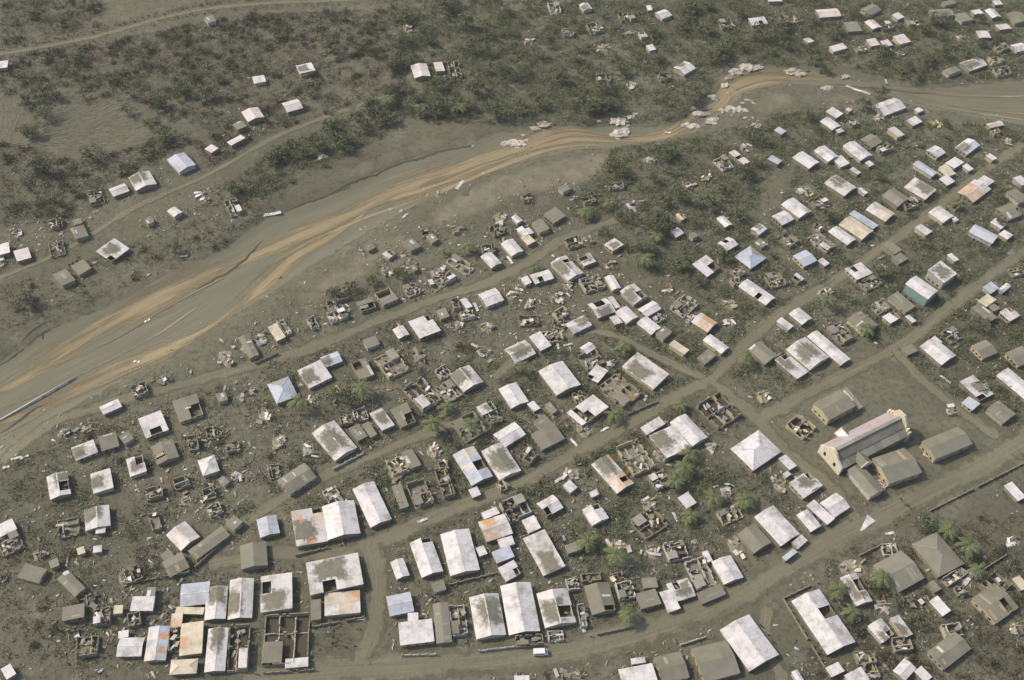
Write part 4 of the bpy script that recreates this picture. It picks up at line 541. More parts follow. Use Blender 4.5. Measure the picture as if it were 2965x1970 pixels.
STREAMS = [(7, [(-197.0, 237.7), (-191.7, 241.2), (-173.6, 261.9), (-154.3, 284.0), (-125.2, 310.3), (-103.0, 327.8), (-75.9, 347.0), (-58.7, 362.8), (-30.7, 380.2), (-11.5, 394.3), (18.8, 411.6), (50.0, 411.0), (73.3, 417.8), (83.5, 430.1), (96.1, 440.9), (102.7, 455.7), (120.5, 468.4), (140.8, 469.8), (156.1, 467.6)]), (5, [(-191.3, 222.2), (-186.5, 226.4), (-160.3, 245.8), (-139.8, 262.0), (-121.7, 279.2), (-105.3, 302.0), (-94.2, 320.7), (-81.4, 332.9), (-66.9, 351.2)]), (2.2, [(-117.0, 289.4), (-103.8, 312.7), (-91.9, 328.8), (-75.3, 342.9), (-46.6, 359.6), (-24.3, 374.8), (-1.1, 390.6), (18.9, 403.5), (43.7, 407.5)]), (2.0, [(-188.6, 232.3), (-165.4, 251.7), (-144.9, 268.7), (-129.1, 288.4)]), (1.8, [(-101.8, 321.8), (-82.2, 338.2), (-62.0, 358.2), (-39.7, 368.9), (-16.8, 380.9)]), (1.2, [(171.2, 464.4), (193.9, 455.9), (222.9, 448.2), (260.8, 443.2)]), (1.0, [(180.2, 465.3), (201.6, 461.3), (230.5, 462.0), (267.6, 467.8)]), (1.0, [(186.3, 462.3), (207.2, 456.1), (232.3, 450.8), (262.5, 449.6)]), (1.2, [(-184.1, 219.8), (-164.5, 238.2), (-145.8, 253.2), (-129.3, 267.7)]), (1.0, [(-184.2, 248.1), (-162.7, 265.0), (-138.3, 290.0), (-120.6, 306.2)])]
VEGETATION = [('b', 0.35, [(-180.0, 207.0), (-96.0, 257.0), (-16.0, 310.0), (-13.0, 264.0), (-87.0, 208.0), (-88.0, 182.0), (-166.0, 168.0)]), ('a', 0.45, [(-87.0, 208.0), (-13.0, 264.0), (82.0, 306.0), (79.0, 269.0), (64.0, 238.0), (-24.0, 198.0), (-68.0, 186.0)]), ('a', 0.4, [(79.0, 269.0), (108.0, 344.0), (246.0, 435.0), (198.0, 252.0), (123.0, 263.0)]), ('a', 0.4, [(-24.0, 198.0), (54.0, 238.0), (79.0, 260.0), (127.0, 207.0), (51.0, 162.0), (-19.0, 147.0)]), ('a', 0.35, [(-68.0, 186.0), (-24.0, 198.0), (-19.0, 150.0), (-113.0, 132.0), (-123.0, 171.0)]), ('a', 1.0, [(-280.0, 492.0), (-229.0, 498.0), (-220.0, 475.0), (-266.0, 451.0)]), ('a', 1.1, [(-263.0, 442.0), (-181.0, 478.0), (-152.0, 492.0), (-76.0, 506.0), (-72.0, 471.0), (-114.0, 457.0), (-141.0, 440.0), (-154.0, 421.0), (-162.0, 409.0), (-154.0, 387.0), (-184.0, 356.0), (-196.0, 332.0), (-221.0, 325.0)]), ('a', 0.8, [(-141.0, 440.0), (-114.0, 457.0), (-72.0, 471.0), (-73.0, 431.0), (-117.0, 400.0), (-142.0, 370.0), (-154.0, 387.0), (-162.0, 409.0)]), ('a', 0.65, [(-209.0, 291.0), (-191.0, 301.0), (-164.0, 320.0), (-147.0, 341.0), (-124.0, 358.0), (-100.0, 375.0), (-107.0, 348.0), (-127.0, 319.0), (-158.0, 297.0), (-181.0, 274.0), (-201.0, 268.0)]), ('b', 1.0, [(-135.0, 356.0), (-114.0, 388.0), (-74.0, 424.0), (-66.0, 428.0), (-53.0, 420.0), (-71.0, 395.0), (-99.0, 368.0), (-115.0, 352.0)]), ('b', 1.0, [(-72.0, 438.0), (-16.0, 469.0), (99.0, 474.0), (92.0, 444.0), (72.0, 425.0), (-13.0, 413.0), (-65.0, 415.0)]), ('b', 1.0, [(-77.0, 515.0), (113.0, 535.0), (108.0, 475.0), (-16.0, 469.0), (-68.0, 439.0)]), ('b', 1.0, [(113.0, 535.0), (276.0, 553.0), (257.0, 480.0), (201.0, 467.0), (153.0, 479.0), (108.0, 475.0)]), ('b', 0.95, [(20.0, 358.0), (44.0, 404.0), (81.0, 414.0), (126.0, 435.0), (148.0, 443.0), (144.0, 415.0), (110.0, 384.0), (106.0, 344.0), (82.0, 306.0), (57.0, 324.0), (39.0, 338.0)]), ('b', 0.9, [(148.0, 443.0), (246.0, 435.0), (198.0, 252.0), (98.0, 253.0), (83.0, 271.0), (82.0, 306.0), (106.0, 344.0)]), ('b', 0.8, [(-87.0, 208.0), (-13.0, 264.0), (82.0, 306.0), (79.0, 269.0), (64.0, 238.0), (-24.0, 198.0), (-68.0, 186.0)]), ('a', 0.5, [(-180.0, 207.0), (-96.0, 257.0), (-16.0, 310.0), (-13.0, 264.0), (-87.0, 208.0), (-88.0, 182.0), (-166.0, 168.0)]), ('b', 0.8, [(63.0, 228.0), (85.0, 223.0), (117.0, 221.0), (100.0, 207.0), (82.0, 185.0), (52.0, 176.0), (30.0, 181.0), (37.0, 203.0)]), ('a', 1.0, [(113.0, 192.0), (188.0, 213.0), (171.0, 149.0), (99.0, 145.0), (110.0, 171.0)]), ('a', 0.7, [(-167.0, 171.0), (-86.0, 177.0), (-117.0, 148.0), (-119.0, 131.0), (-152.0, 129.0)]), ('b', 0.7, [(-24.0, 198.0), (54.0, 238.0), (51.0, 162.0), (-19.0, 147.0)])]
FIELD = [-208.2, 394.6]
TREES = [('p', -22.2, 240.5, 'ash-dusted coconut palm, second from left above the short middle street'), ('p', -27.7, 232.9, 'ash-dusted coconut palm, leftmost below the short middle street'), ('p', -12.9, 231.1, 'ash-dusted coconut palm, second from left below the short middle street'), ('p', -78.8, 238.7, 'ash-dusted coconut palm, leftmost below the riverside street'), ('p', -55.0, 245.2, 'ash-dusted coconut palm, leftmost above the short middle street'), ('p', 40.1, 242.6, 'ash-dusted coconut palm above the long middle street'), ('p', 65.4, 249.7, 'ash-dusted coconut palm, leftmost below the long middle street'), ('p', 67.4, 227.2, 'ash-dusted coconut palm, third from left below the long middle street'), ('p', 61.1, 213.9, 'ash-dusted coconut palm, second from left below the long middle street'), ('p', 66.1, 219.4, 'ash-dusted coconut palm, fourth from left below the long middle street'), ('p', 74.5, 208.8, 'ash-dusted coconut palm, fifth from left above the wide bottom street'), ('p', 86.2, 207.9, 'ash-dusted coconut palm, sixth from left above the wide bottom street'), ('p', 5.0, 261.6, 'ash-dusted coconut palm, leftmost below the lane meeting the crossroads'), ('p', 45.0, 275.3, 'ash-dusted coconut palm, second from left below the lane meeting the crossroads'), ('p', 91.9, 274.0, 'ash-dusted coconut palm, leftmost below the upper-right main road'), ('p', 40.0, 181.3, 'ash-dusted coconut palm, second from left above the wide bottom street'), ('p', 44.3, 161.0, 'ash-dusted coconut palm, third from left above the wide bottom street'), ('p', 66.6, 201.2, 'ash-dusted coconut palm, fourth from left above the wide bottom street'), ('p', 30.3, 188.2, 'ash-dusted coconut palm, leftmost above the wide bottom street'), ('p', 114.8, 175.6, 'ash-dusted coconut palm, leftmost below the wide bottom street'), ('p', 117.1, 167.0, 'ash-dusted coconut palm, second from left below the wide bottom street'), ('p', 130.1, 178.7, 'ash-dusted coconut palm, third from left below the wide bottom street'), ('p', 155.6, 200.4, 'ash-dusted coconut palm, fourth from left below the wide bottom street'), ('p', 160.0, 194.1, 'ash-dusted coconut palm, fifth from left below the wide bottom street'), ('p', 162.1, 185.0, 'ash-dusted coconut palm, sixth from left below the wide bottom street'), ('p', 29.6, 353.1, 'ash-dusted coconut palm, third from left above the riverside street'), ('p', 39.9, 362.0, 'ash-dusted coconut palm, fourth from left above the riverside street'), ('p', 78.5, 364.0, 'ash-dusted coconut palm, sixth from left below the riverside street'), ('p', 60.3, 340.5, 'ash-dusted coconut palm, fifth from left below the riverside street'), ('p', 55.8, 323.5, 'ash-dusted coconut palm, fourth from left below the riverside street'), ('p', 7.9, 318.7, 'ash-dusted coconut palm, second from left below the riverside street'), ('p', 51.7, 324.4, 'ash-dusted coconut palm, third from left below the riverside street'), ('p', 129.1, 308.0, 'ash-dusted coconut palm, second from left below the upper-right main road'), ('p', 143.7, 294.1, 'ash-dusted coconut palm above the road behind the church'), ('p', 197.4, 375.4, 'ash-dusted coconut palm, third from left below the upper-right main road'), ('p', -65.5, 423.7, 'ash-dusted coconut palm, leftmost below the far-bank track'), ('p', -50.7, 420.0, 'ash-dusted coconut palm, second from left below the far-bank track'), ('p', -32.3, 421.8, 'ash-dusted coconut palm, second from left in the scrub across the river'), ('p', -90.2, 461.9, 'ash-dusted coconut palm, leftmost in the scrub across the river'), ('p', -30.7, 324.6, 'ash-dusted coconut palm, leftmost above the riverside street'), ('p', -21.1, 327.4, 'ash-dusted coconut palm, second from left above the riverside street'), ('t', 138.5, 360.9, 'ash-dusted broadleaf tree, fifth from left above the upper-right main road'), ('t', 190.5, 300.4, 'ash-dusted broadleaf tree below the road behind the church'), ('t', 155.5, 328.2, 'ash-dusted broadleaf tree below the upper-right main road'), ('t', 165.3, 390.8, 'ash-dusted broadleaf tree, seventh from left above the upper-right main road'), ('t', 216.2, 364.2, 'ash-dusted broadleaf tree above the road behind the church'), ('t', 138.0, 432.7, 'ash-dusted broadleaf tree, third from left above the upper-right main road'), ('t', 200.2, 471.2, 'ash-dusted broadleaf tree, second from left in the top-right settlement'), ('t', 207.3, 484.2, 'ash-dusted broadleaf tree, third from left in the top-right settlement'), ('t', 205.7, 433.3, 'ash-dusted broadleaf tree, eighth from left above the upper-right main road'), ('t', 167.2, 442.5, 'ash-dusted broadleaf tree, fourth from left above the upper-right main road'), ('t', 177.6, 455.1, 'ash-dusted broadleaf tree, sixth from left above the upper-right main road'), ('t', 196.1, 479.2, 'ash-dusted broadleaf tree, leftmost in the top-right settlement'), ('t', 218.0, 491.2, 'ash-dusted broadleaf tree, fourth from left in the top-right settlement'), ('t', 152.9, 472.9, 'ash-dusted broadleaf tree on the riverbed'), ('t', -85.3, 483.1, 'ash-dusted broadleaf tree, eleventh from left in the scrub across the river'), ('t', -83.8, 467.6, 'ash-dusted broadleaf tree, tenth from left in the scrub across the river'), ('t', -50.6, 474.9, 'ash-dusted broadleaf tree, thirteenth from left in the scrub across the river'), ('t', -68.7, 450.4, 'ash-dusted broadleaf tree above the far-bank track'), ('t', -54.1, 426.8, 'ash-dusted broadleaf tree, seventh from left below the far-bank track'), ('t', -43.7, 424.4, 'ash-dusted broadleaf tree, fourteenth from left in the scrub across the river'), ('t', -77.5, 462.5, 'ash-dusted broadleaf tree, twelfth from left in the scrub across the river'), ('t', -108.9, 388.4, 'ash-dusted broadleaf tree, fourth from left below the far-bank track'), ('t', -95.4, 387.3, 'ash-dusted broadleaf tree, fifth from left below the far-bank track'), ('t', -114.4, 376.9, 'ash-dusted broadleaf tree, third from left below the far-bank track'), ('t', -85.8, 391.3, 'ash-dusted broadleaf tree, sixth from left below the far-bank track'), ('t', -26.6, 424.4, 'ash-dusted broadleaf tree, fifteenth from left in the scrub across the river'), ('t', -13.7, 423.9, 'ash-dusted broadleaf tree, sixteenth from left in the scrub across the river'), ('t', 36.6, 431.4, 'ash-dusted broadleaf tree, leftmost among trees across the river'), ('t', -2.6, 455.3, 'ash-dusted broadleaf tree, seventeenth from left in the scrub across the river'), ('t', 111.5, 487.9, 'ash-dusted broadleaf tree, third from left among trees across the river'), ('t', 40.9, 431.0, 'ash-dusted broadleaf tree, second from left among trees across the river'), ('t', -175.4, 408.1, 'ash-dusted broadleaf tree, eighth from left in the scrub across the river'), ('t', -188.7, 405.1, 'ash-dusted broadleaf tree, fourth from left in the scrub across the river'), ('t', -164.1, 422.0, 'ash-dusted broadleaf tree, ninth from left in the scrub across the river'), ('t', -215.6, 426.5, 'ash-dusted broadleaf tree, third from left in the scrub across the river'), ('t', -189.1, 425.6, 'ash-dusted broadleaf tree, sixth from left in the scrub across the river'), ('t', -225.1, 412.5, 'ash-dusted broadleaf tree, second from left in the scrub across the river'), ('t', -229.7, 384.0, 'ash-dusted broadleaf tree, leftmost in the scrub across the river'), ('t', -172.0, 396.8, 'ash-dusted broadleaf tree, seventh from left in the scrub across the river'), ('t', -128.2, 354.2, 'ash-dusted broadleaf tree, second from left below the far-bank track'), ('t', -194.5, 282.6, 'ash-dusted broadleaf tree, leftmost below the far-bank track'), ('t', -144.2, 316.3, 'ash-dusted broadleaf tree, fifth from left in the scrub across the river'), ('t', -67.6, 299.9, 'ash-dusted broadleaf tree, second from left above the riverside street'), ('t', -73.5, 296.9, 'ash-dusted broadleaf tree, leftmost above the riverside street'), ('t', -49.1, 308.9, 'ash-dusted broadleaf tree, fourth from left above the riverside street'), ('t', -58.7, 305.0, 'ash-dusted broadleaf tree, third from left above the riverside street'), ('t', 60.1, 380.3, 'ash-dusted broadleaf tree, fifth from left above the riverside street'), ('t', 73.0, 367.3, 'ash-dusted broadleaf tree, third from left below the riverside street'), ('t', 56.4, 334.9, 'ash-dusted broadleaf tree, second from left below the riverside street'), ('t', 76.6, 315.7, 'ash-dusted broadleaf tree, leftmost above the upper-right main road'), ('t', 88.4, 329.7, 'ash-dusted broadleaf tree, second from left above the upper-right main road'), ('t', -58.7, 240.9, 'ash-dusted broadleaf tree above the short middle street'), ('t', -64.0, 246.2, 'ash-dusted broadleaf tree, leftmost below the riverside street'), ('t', 135.1, 172.9, 'ash-dusted broadleaf tree, second from left below the wide bottom street'), ('t', 139.1, 167.2, 'ash-dusted broadleaf tree, third from left below the wide bottom street'), ('t', 150.8, 204.9, 'ash-dusted broadleaf tree, leftmost below the wide bottom street')]
WOODS = [(-66.7, 474.3, 1.64, 'large ash-dusted tree, second from left in the top-centre wood'), (-51.7, 475.6, 0.95, 'small ash-dusted tree, second from left in the top-centre wood'), (25.5, 476.4, 0.71, 'small ash-dusted tree, tenth from left in the top-centre wood'), (-34.3, 490.7, 1.62, 'large ash-dusted tree, fifth from left in the top-centre wood'), (39.0, 509.7, 0.7, 'small ash-dusted tree, eleventh from left in the top-centre wood'), (86.3, 508.7, 0.92, 'small ash-dusted tree, twelfth from left in the top-centre wood'), (24.7, 469.3, 0.9, 'small ash-dusted tree, ninth from left in the top-centre wood'), (96.7, 475.8, 1.67, 'large ash-dusted tree, twelfth from left in the top-centre wood'), (90.0, 502.6, 1.06, 'medium-sized ash-dusted tree, sixth from left in the top-centre wood'), (-44.3, 499.3, 0.77, 'small ash-dusted tree, third from left in the top-centre wood'), (-17.7, 470.0, 0.7, 'small ash-dusted tree, sixth from left in the top-centre wood'), (-65.6, 455.2, 1.54, 'large ash-dusted tree, leftmost in the top-centre wood'), (-66.1, 452.7, 1.07, 'medium-sized ash-dusted tree, leftmost in the top-centre wood'), (-65.7, 494.5, 1.66, 'large ash-dusted tree, third from left in the top-centre wood'), (-10.9, 487.9, 1.22, 'medium-sized ash-dusted tree, third from left in the top-centre wood'), (84.8, 521.3, 1.65, 'large ash-dusted tree, tenth from left in the top-centre wood'), (-56.5, 484.0, 1.31, 'medium-sized ash-dusted tree, second from left in the top-centre wood'), (94.3, 500.1, 1.62, 'large ash-dusted tree, eleventh from left in the top-centre wood'), (25.6, 494.7, 1.02, 'medium-sized ash-dusted tree, fourth from left in the top-centre wood'), (-42.6, 504.5, 0.85, 'small ash-dusted tree, fourth from left in the top-centre wood'), (-45.7, 506.3, 1.69, 'large ash-dusted tree, fourth from left in the top-centre wood'), (-29.0, 469.4, 1.53, 'large ash-dusted tree, sixth from left in the top-centre wood'), (9.4, 485.3, 0.76, 'small ash-dusted tree, eighth from left in the top-centre wood'), (95.6, 522.8, 1.19, 'medium-sized ash-dusted tree, seventh from left in the top-centre wood'), (80.4, 513.8, 1.43, 'large ash-dusted tree, ninth from left in the top-centre wood'), (98.6, 480.1, 1.49, 'large ash-dusted tree, thirteenth from left in the top-centre wood'), (-53.1, 477.8, 0.85, 'small ash-dusted tree, leftmost in the top-centre wood'), (80.9, 501.9, 1.15, 'medium-sized ash-dusted tree, fifth from left in the top-centre wood'), (104.4, 493.0, 1.19, 'medium-sized ash-dusted tree, ninth from left in the top-centre wood'), (-20.3, 483.4, 0.85, 'small ash-dusted tree, fifth from left in the top-centre wood'), (100.5, 480.6, 1.2, 'medium-sized ash-dusted tree, eighth from left in the top-centre wood'), (-12.9, 506.9, 0.97, 'small ash-dusted tree, seventh from left in the top-centre wood'), (66.8, 472.5, 1.36, 'large ash-dusted tree, eighth from left in the top-centre wood'), (64.9, 495.3, 1.4, 'large ash-dusted tree, seventh from left in the top-centre wood'), (-26.0, 436.7, 1.47, 'large ash-dusted tree, third from left in the thicket above the river bend'), (82.3, 438.9, 1.28, 'medium-sized ash-dusted tree, eleventh from left in the thicket above the river bend'), (-68.9, 429.3, 0.95, 'small ash-dusted tree, leftmost in the thicket above the river bend'), (37.7, 444.3, 1.52, 'large ash-dusted tree, seventh from left in the thicket above the river bend'), (33.6, 426.5, 1.05, 'medium-sized ash-dusted tree, tenth from left in the thicket above the river bend'), (33.1, 429.5, 1.53, 'large ash-dusted tree, sixth from left in the thicket above the river bend'), (-13.8, 419.6, 1.57, 'large ash-dusted tree, fourth from left in the thicket above the river bend'), (84.5, 446.0, 1.23, 'medium-sized ash-dusted tree, twelfth from left in the thicket above the river bend'), (-42.8, 417.1, 1.64, 'large ash-dusted tree, second from left in the thicket above the river bend'), (6.2, 429.3, 1.42, 'large ash-dusted tree, fifth from left in the thicket above the river bend'), (47.6, 461.0, 1.48, 'large ash-dusted tree, eighth from left in the thicket above the river bend'), (22.9, 432.2, 1.12, 'medium-sized ash-dusted tree, eighth from left in the thicket above the river bend'), (29.8, 427.3, 1.34, 'medium-sized ash-dusted tree, ninth from left in the thicket above the river bend'), (-45.7, 437.1, 1.35, 'large ash-dusted tree, leftmost in the thicket above the river bend'), (-35.1, 425.5, 1.33, 'medium-sized ash-dusted tree, third from left in the thicket above the river bend'), (-64.5, 433.6, 0.93, 'small ash-dusted tree, third from left in the thicket above the river bend'), (-21.1, 453.5, 0.89, 'small ash-dusted tree, fourth from left in the thicket above the river bend'), (-65.5, 433.8, 1.08, 'medium-sized ash-dusted tree, leftmost in the thicket above the river bend'), (27.9, 436.6, 0.94, 'small ash-dusted tree, sixth from left in the thicket above the river bend'), (-6.3, 449.7, 1.11, 'medium-sized ash-dusted tree, fifth from left in the thicket above the river bend'), (-50.9, 416.6, 1.07, 'medium-sized ash-dusted tree, second from left in the thicket above the river bend'), (-64.6, 426.3, 0.79, 'small ash-dusted tree, second from left in the thicket above the river bend'), (16.8, 448.8, 1.28, 'medium-sized ash-dusted tree, seventh from left in the thicket above the river bend'), (-2.9, 422.2, 1.34, 'medium-sized ash-dusted tree, sixth from left in the thicket above the river bend'), (-12.6, 456.5, 1.3, 'medium-sized ash-dusted tree, fourth from left in the thicket above the river bend'), (-13.5, 417.1, 0.7, 'small ash-dusted tree, fifth from left in the thicket above the river bend'), (-91.0, 401.8, 1.68, 'large ash-dusted tree, second from left in the green strip below the far-bank track'), (-97.7, 392.0, 1.02, 'medium-sized ash-dusted tree, fourth from left in the green strip below the far-bank track'), (-75.7, 404.1, 0.97, 'small ash-dusted tree, second from left in the green strip below the far-bank track'), (-112.3, 379.5, 1.17, 'medium-sized ash-dusted tree, leftmost in the green strip below the far-bank track'), (-79.9, 411.4, 1.46, 'large ash-dusted tree, fourth from left in the green strip below the far-bank track'), (-112.5, 383.8, 1.04, 'medium-sized ash-dusted tree, second from left in the green strip below the far-bank track'), (-101.8, 382.4, 1.41, 'large ash-dusted tree, leftmost in the green strip below the far-bank track'), (-86.1, 389.2, 1.61, 'large ash-dusted tree, third from left in the green strip below the far-bank track'), (-70.2, 407.6, 1.0, 'medium-sized ash-dusted tree, sixth from left in the green strip below the far-bank track'), (-73.1, 415.3, 1.54, 'large ash-dusted tree, fifth from left in the green strip below the far-bank track'), (-81.4, 392.5, 0.99, 'small ash-dusted tree, leftmost in the green strip below the far-bank track'), (-92.7, 387.7, 1.03, 'medium-sized ash-dusted tree, fifth from left in the green strip below the far-bank track'), (-74.6, 415.0, 0.93, 'small ash-dusted tree, third from left in the green strip below the far-bank track'), (-65.0, 410.9, 1.31, 'medium-sized ash-dusted tree, eighth from left in the green strip below the far-bank track'), (-68.5, 411.5, 1.13, 'medium-sized ash-dusted tree, seventh from left in the green strip below the far-bank track'), (-110.6, 380.1, 1.19, 'medium-sized ash-dusted tree, third from left in the green strip below the far-bank track'), (250.9, 512.4, 0.76, 'small ash-dusted tree, fourteenth from left among the top-right settlement'), (217.2, 523.8, 1.33, 'medium-sized ash-dusted tree, seventh from left among the top-right settlement'), (146.9, 489.9, 0.95, 'small ash-dusted tree, fourth from left among the top-right settlement'), (220.1, 499.8, 0.83, 'small ash-dusted tree, twelfth from left among the top-right settlement'), (222.8, 522.5, 1.41, 'large ash-dusted tree, sixth from left among the top-right settlement'), (126.2, 485.1, 0.94, 'small ash-dusted tree, second from left among the top-right settlement'), (239.8, 504.2, 1.02, 'medium-sized ash-dusted tree, ninth from left among the top-right settlement'), (203.3, 478.8, 0.84, 'small ash-dusted tree, tenth from left among the top-right settlement'), (144.6, 503.9, 1.31, 'medium-sized ash-dusted tree, third from left among the top-right settlement'), (161.2, 502.2, 0.84, 'small ash-dusted tree, fifth from left among the top-right settlement'), (230.3, 492.4, 1.5, 'large ash-dusted tree, seventh from left among the top-right settlement'), (184.2, 491.2, 1.27, 'medium-sized ash-dusted tree, sixth from left among the top-right settlement'), (220.2, 507.7, 0.8, 'small ash-dusted tree, eleventh from left among the top-right settlement'), (177.0, 479.9, 0.7, 'small ash-dusted tree, seventh from left among the top-right settlement'), (182.0, 523.6, 0.85, 'small ash-dusted tree, sixth from left among the top-right settlement'), (132.9, 499.9, 1.09, 'medium-sized ash-dusted tree, leftmost among the top-right settlement'), (245.6, 526.8, 0.95, 'small ash-dusted tree, thirteenth from left among the top-right settlement'), (152.5, 516.2, 0.99, 'small ash-dusted tree, third from left among the top-right settlement'), (208.5, 488.5, 1.17, 'medium-sized ash-dusted tree, eighth from left among the top-right settlement'), (210.8, 513.7, 1.37, 'large ash-dusted tree, fifth from left among the top-right settlement'), (221.9, 523.5, 0.9, 'small ash-dusted tree, ninth from left among the top-right settlement'), (120.7, 496.9, 1.67, 'large ash-dusted tree, second from left among the top-right settlement'), (164.3, 507.4, 1.17, 'medium-sized ash-dusted tree, fourth from left among the top-right settlement'), (148.3, 478.7, 1.42, 'large ash-dusted tree, fourth from left among the top-right settlement'), (134.6, 508.9, 1.37, 'large ash-dusted tree, third from left among the top-right settlement'), (112.0, 518.7, 1.48, 'large ash-dusted tree, leftmost among the top-right settlement'), (174.1, 526.5, 1.25, 'medium-sized ash-dusted tree, fifth from left among the top-right settlement'), (116.6, 496.7, 0.76, 'small ash-dusted tree, leftmost among the top-right settlement'), (134.9, 491.4, 1.1, 'medium-sized ash-dusted tree, second from left among the top-right settlement'), (193.1, 475.5, 0.91, 'small ash-dusted tree, eighth from left among the top-right settlement'), (63.6, 346.2, 1.43, 'large ash-dusted tree, sixth from left in the green gap right of centre'), (70.2, 325.1, 0.92, 'small ash-dusted tree, fourth from left in the green gap right of centre'), (45.5, 384.1, 1.07, 'medium-sized ash-dusted tree, leftmost in the green gap right of centre'), (56.4, 331.8, 1.26, 'medium-sized ash-dusted tree, third from left in the green gap right of centre'), (69.5, 326.1, 1.36, 'large ash-dusted tree, eighth from left in the green gap right of centre'), (42.1, 386.7, 1.38, 'large ash-dusted tree, leftmost in the green gap right of centre'), (107.5, 414.2, 1.23, 'medium-sized ash-dusted tree, fourth from left in the green gap right of centre'), (115.2, 411.9, 1.02, 'medium-sized ash-dusted tree, sixth from left in the green gap right of centre'), (70.9, 367.8, 1.47, 'large ash-dusted tree, seventh from left in the green gap right of centre'), (86.3, 364.4, 1.58, 'large ash-dusted tree, ninth from left in the green gap right of centre'), (67.6, 394.9, 0.98, 'small ash-dusted tree, third from left in the green gap right of centre'), (45.0, 351.6, 1.06, 'medium-sized ash-dusted tree, second from left in the green gap right of centre'), (108.4, 395.5, 1.05, 'medium-sized ash-dusted tree, fifth from left in the green gap right of centre'), (91.6, 374.4, 0.84, 'small ash-dusted tree, seventh from left in the green gap right of centre'), (78.4, 351.8, 0.88, 'small ash-dusted tree, fifth from left in the green gap right of centre'), (65.1, 363.2, 1.4, 'large ash-dusted tree, fifth from left in the green gap right of centre'), (62.3, 349.6, 1.38, 'large ash-dusted tree, fourth from left in the green gap right of centre'), (61.6, 351.0, 1.46, 'large ash-dusted tree, third from left in the green gap right of centre'), (103.5, 386.9, 1.63, 'large ash-dusted tree, tenth from left in the green gap right of centre'), (52.4, 335.3, 0.77, 'small ash-dusted tree, second from left in the green gap right of centre'), (67.6, 399.6, 1.35, 'large ash-dusted tree, second from left in the green gap right of centre'), (91.3, 376.1, 0.81, 'small ash-dusted tree, sixth from left in the green gap right of centre'), (97.9, 357.3, 1.42, 'large ash-dusted tree, eleventh from left in the green gap right of centre'), (46.9, 381.8, 0.97, 'small ash-dusted tree, leftmost in the green gap right of centre'), (-227.1, 385.0, 1.53, 'large ash-dusted tree, second from left in the dark upper-left scrub'), (-174.1, 410.6, 1.23, 'medium-sized ash-dusted tree, fifth from left in the dark upper-left scrub'), (-224.4, 442.3, 1.29, 'medium-sized ash-dusted tree, third from left in the dark upper-left scrub'), (-131.6, 473.7, 1.18, 'medium-sized ash-dusted tree, eighth from left in the dark upper-left scrub'), (-194.6, 370.0, 1.54, 'large ash-dusted tree, seventh from left in the dark upper-left scrub'), (-176.2, 462.2, 0.89, 'small ash-dusted tree, fourth from left in the dark upper-left scrub'), (-212.0, 360.2, 1.44, 'large ash-dusted tree, third from left in the dark upper-left scrub'), (-211.9, 414.6, 1.16, 'medium-sized ash-dusted tree, second from left in the dark upper-left scrub'), (-231.3, 408.3, 1.24, 'medium-sized ash-dusted tree, leftmost in the dark upper-left scrub'), (-193.8, 457.5, 1.3, 'medium-sized ash-dusted tree, sixth from left in the dark upper-left scrub'), (-171.7, 373.9, 1.2, 'medium-sized ash-dusted tree, fourth from left in the dark upper-left scrub'), (-217.1, 359.5, 1.42, 'large ash-dusted tree, leftmost in the dark upper-left scrub'), (-166.1, 422.2, 1.44, 'large ash-dusted tree, ninth from left in the dark upper-left scrub'), (-151.3, 432.8, 1.04, 'medium-sized ash-dusted tree, seventh from left in the dark upper-left scrub'), (-236.0, 405.2, 0.94, 'small ash-dusted tree, leftmost in the dark upper-left scrub'), (-142.8, 470.4, 0.97, 'small ash-dusted tree, fifth from left in the dark upper-left scrub'), (-225.7, 397.9, 1.68, 'large ash-dusted tree, fifth from left in the dark upper-left scrub'), (-154.2, 418.5, 1.63, 'large ash-dusted tree, tenth from left in the dark upper-left scrub'), (-232.2, 415.4, 1.51, 'large ash-dusted tree, sixth from left in the dark upper-left scrub'), (-176.4, 396.9, 0.75, 'small ash-dusted tree, second from left in the dark upper-left scrub'), (-168.0, 404.3, 0.79, 'small ash-dusted tree, third from left in the dark upper-left scrub'), (-237.0, 409.3, 1.48, 'large ash-dusted tree, fourth from left in the dark upper-left scrub'), (-165.0, 387.1, 1.6, 'large ash-dusted tree, eighth from left in the dark upper-left scrub'), (-99.3, 462.2, 1.48, 'large ash-dusted tree, eleventh from left in the dark upper-left scrub')]
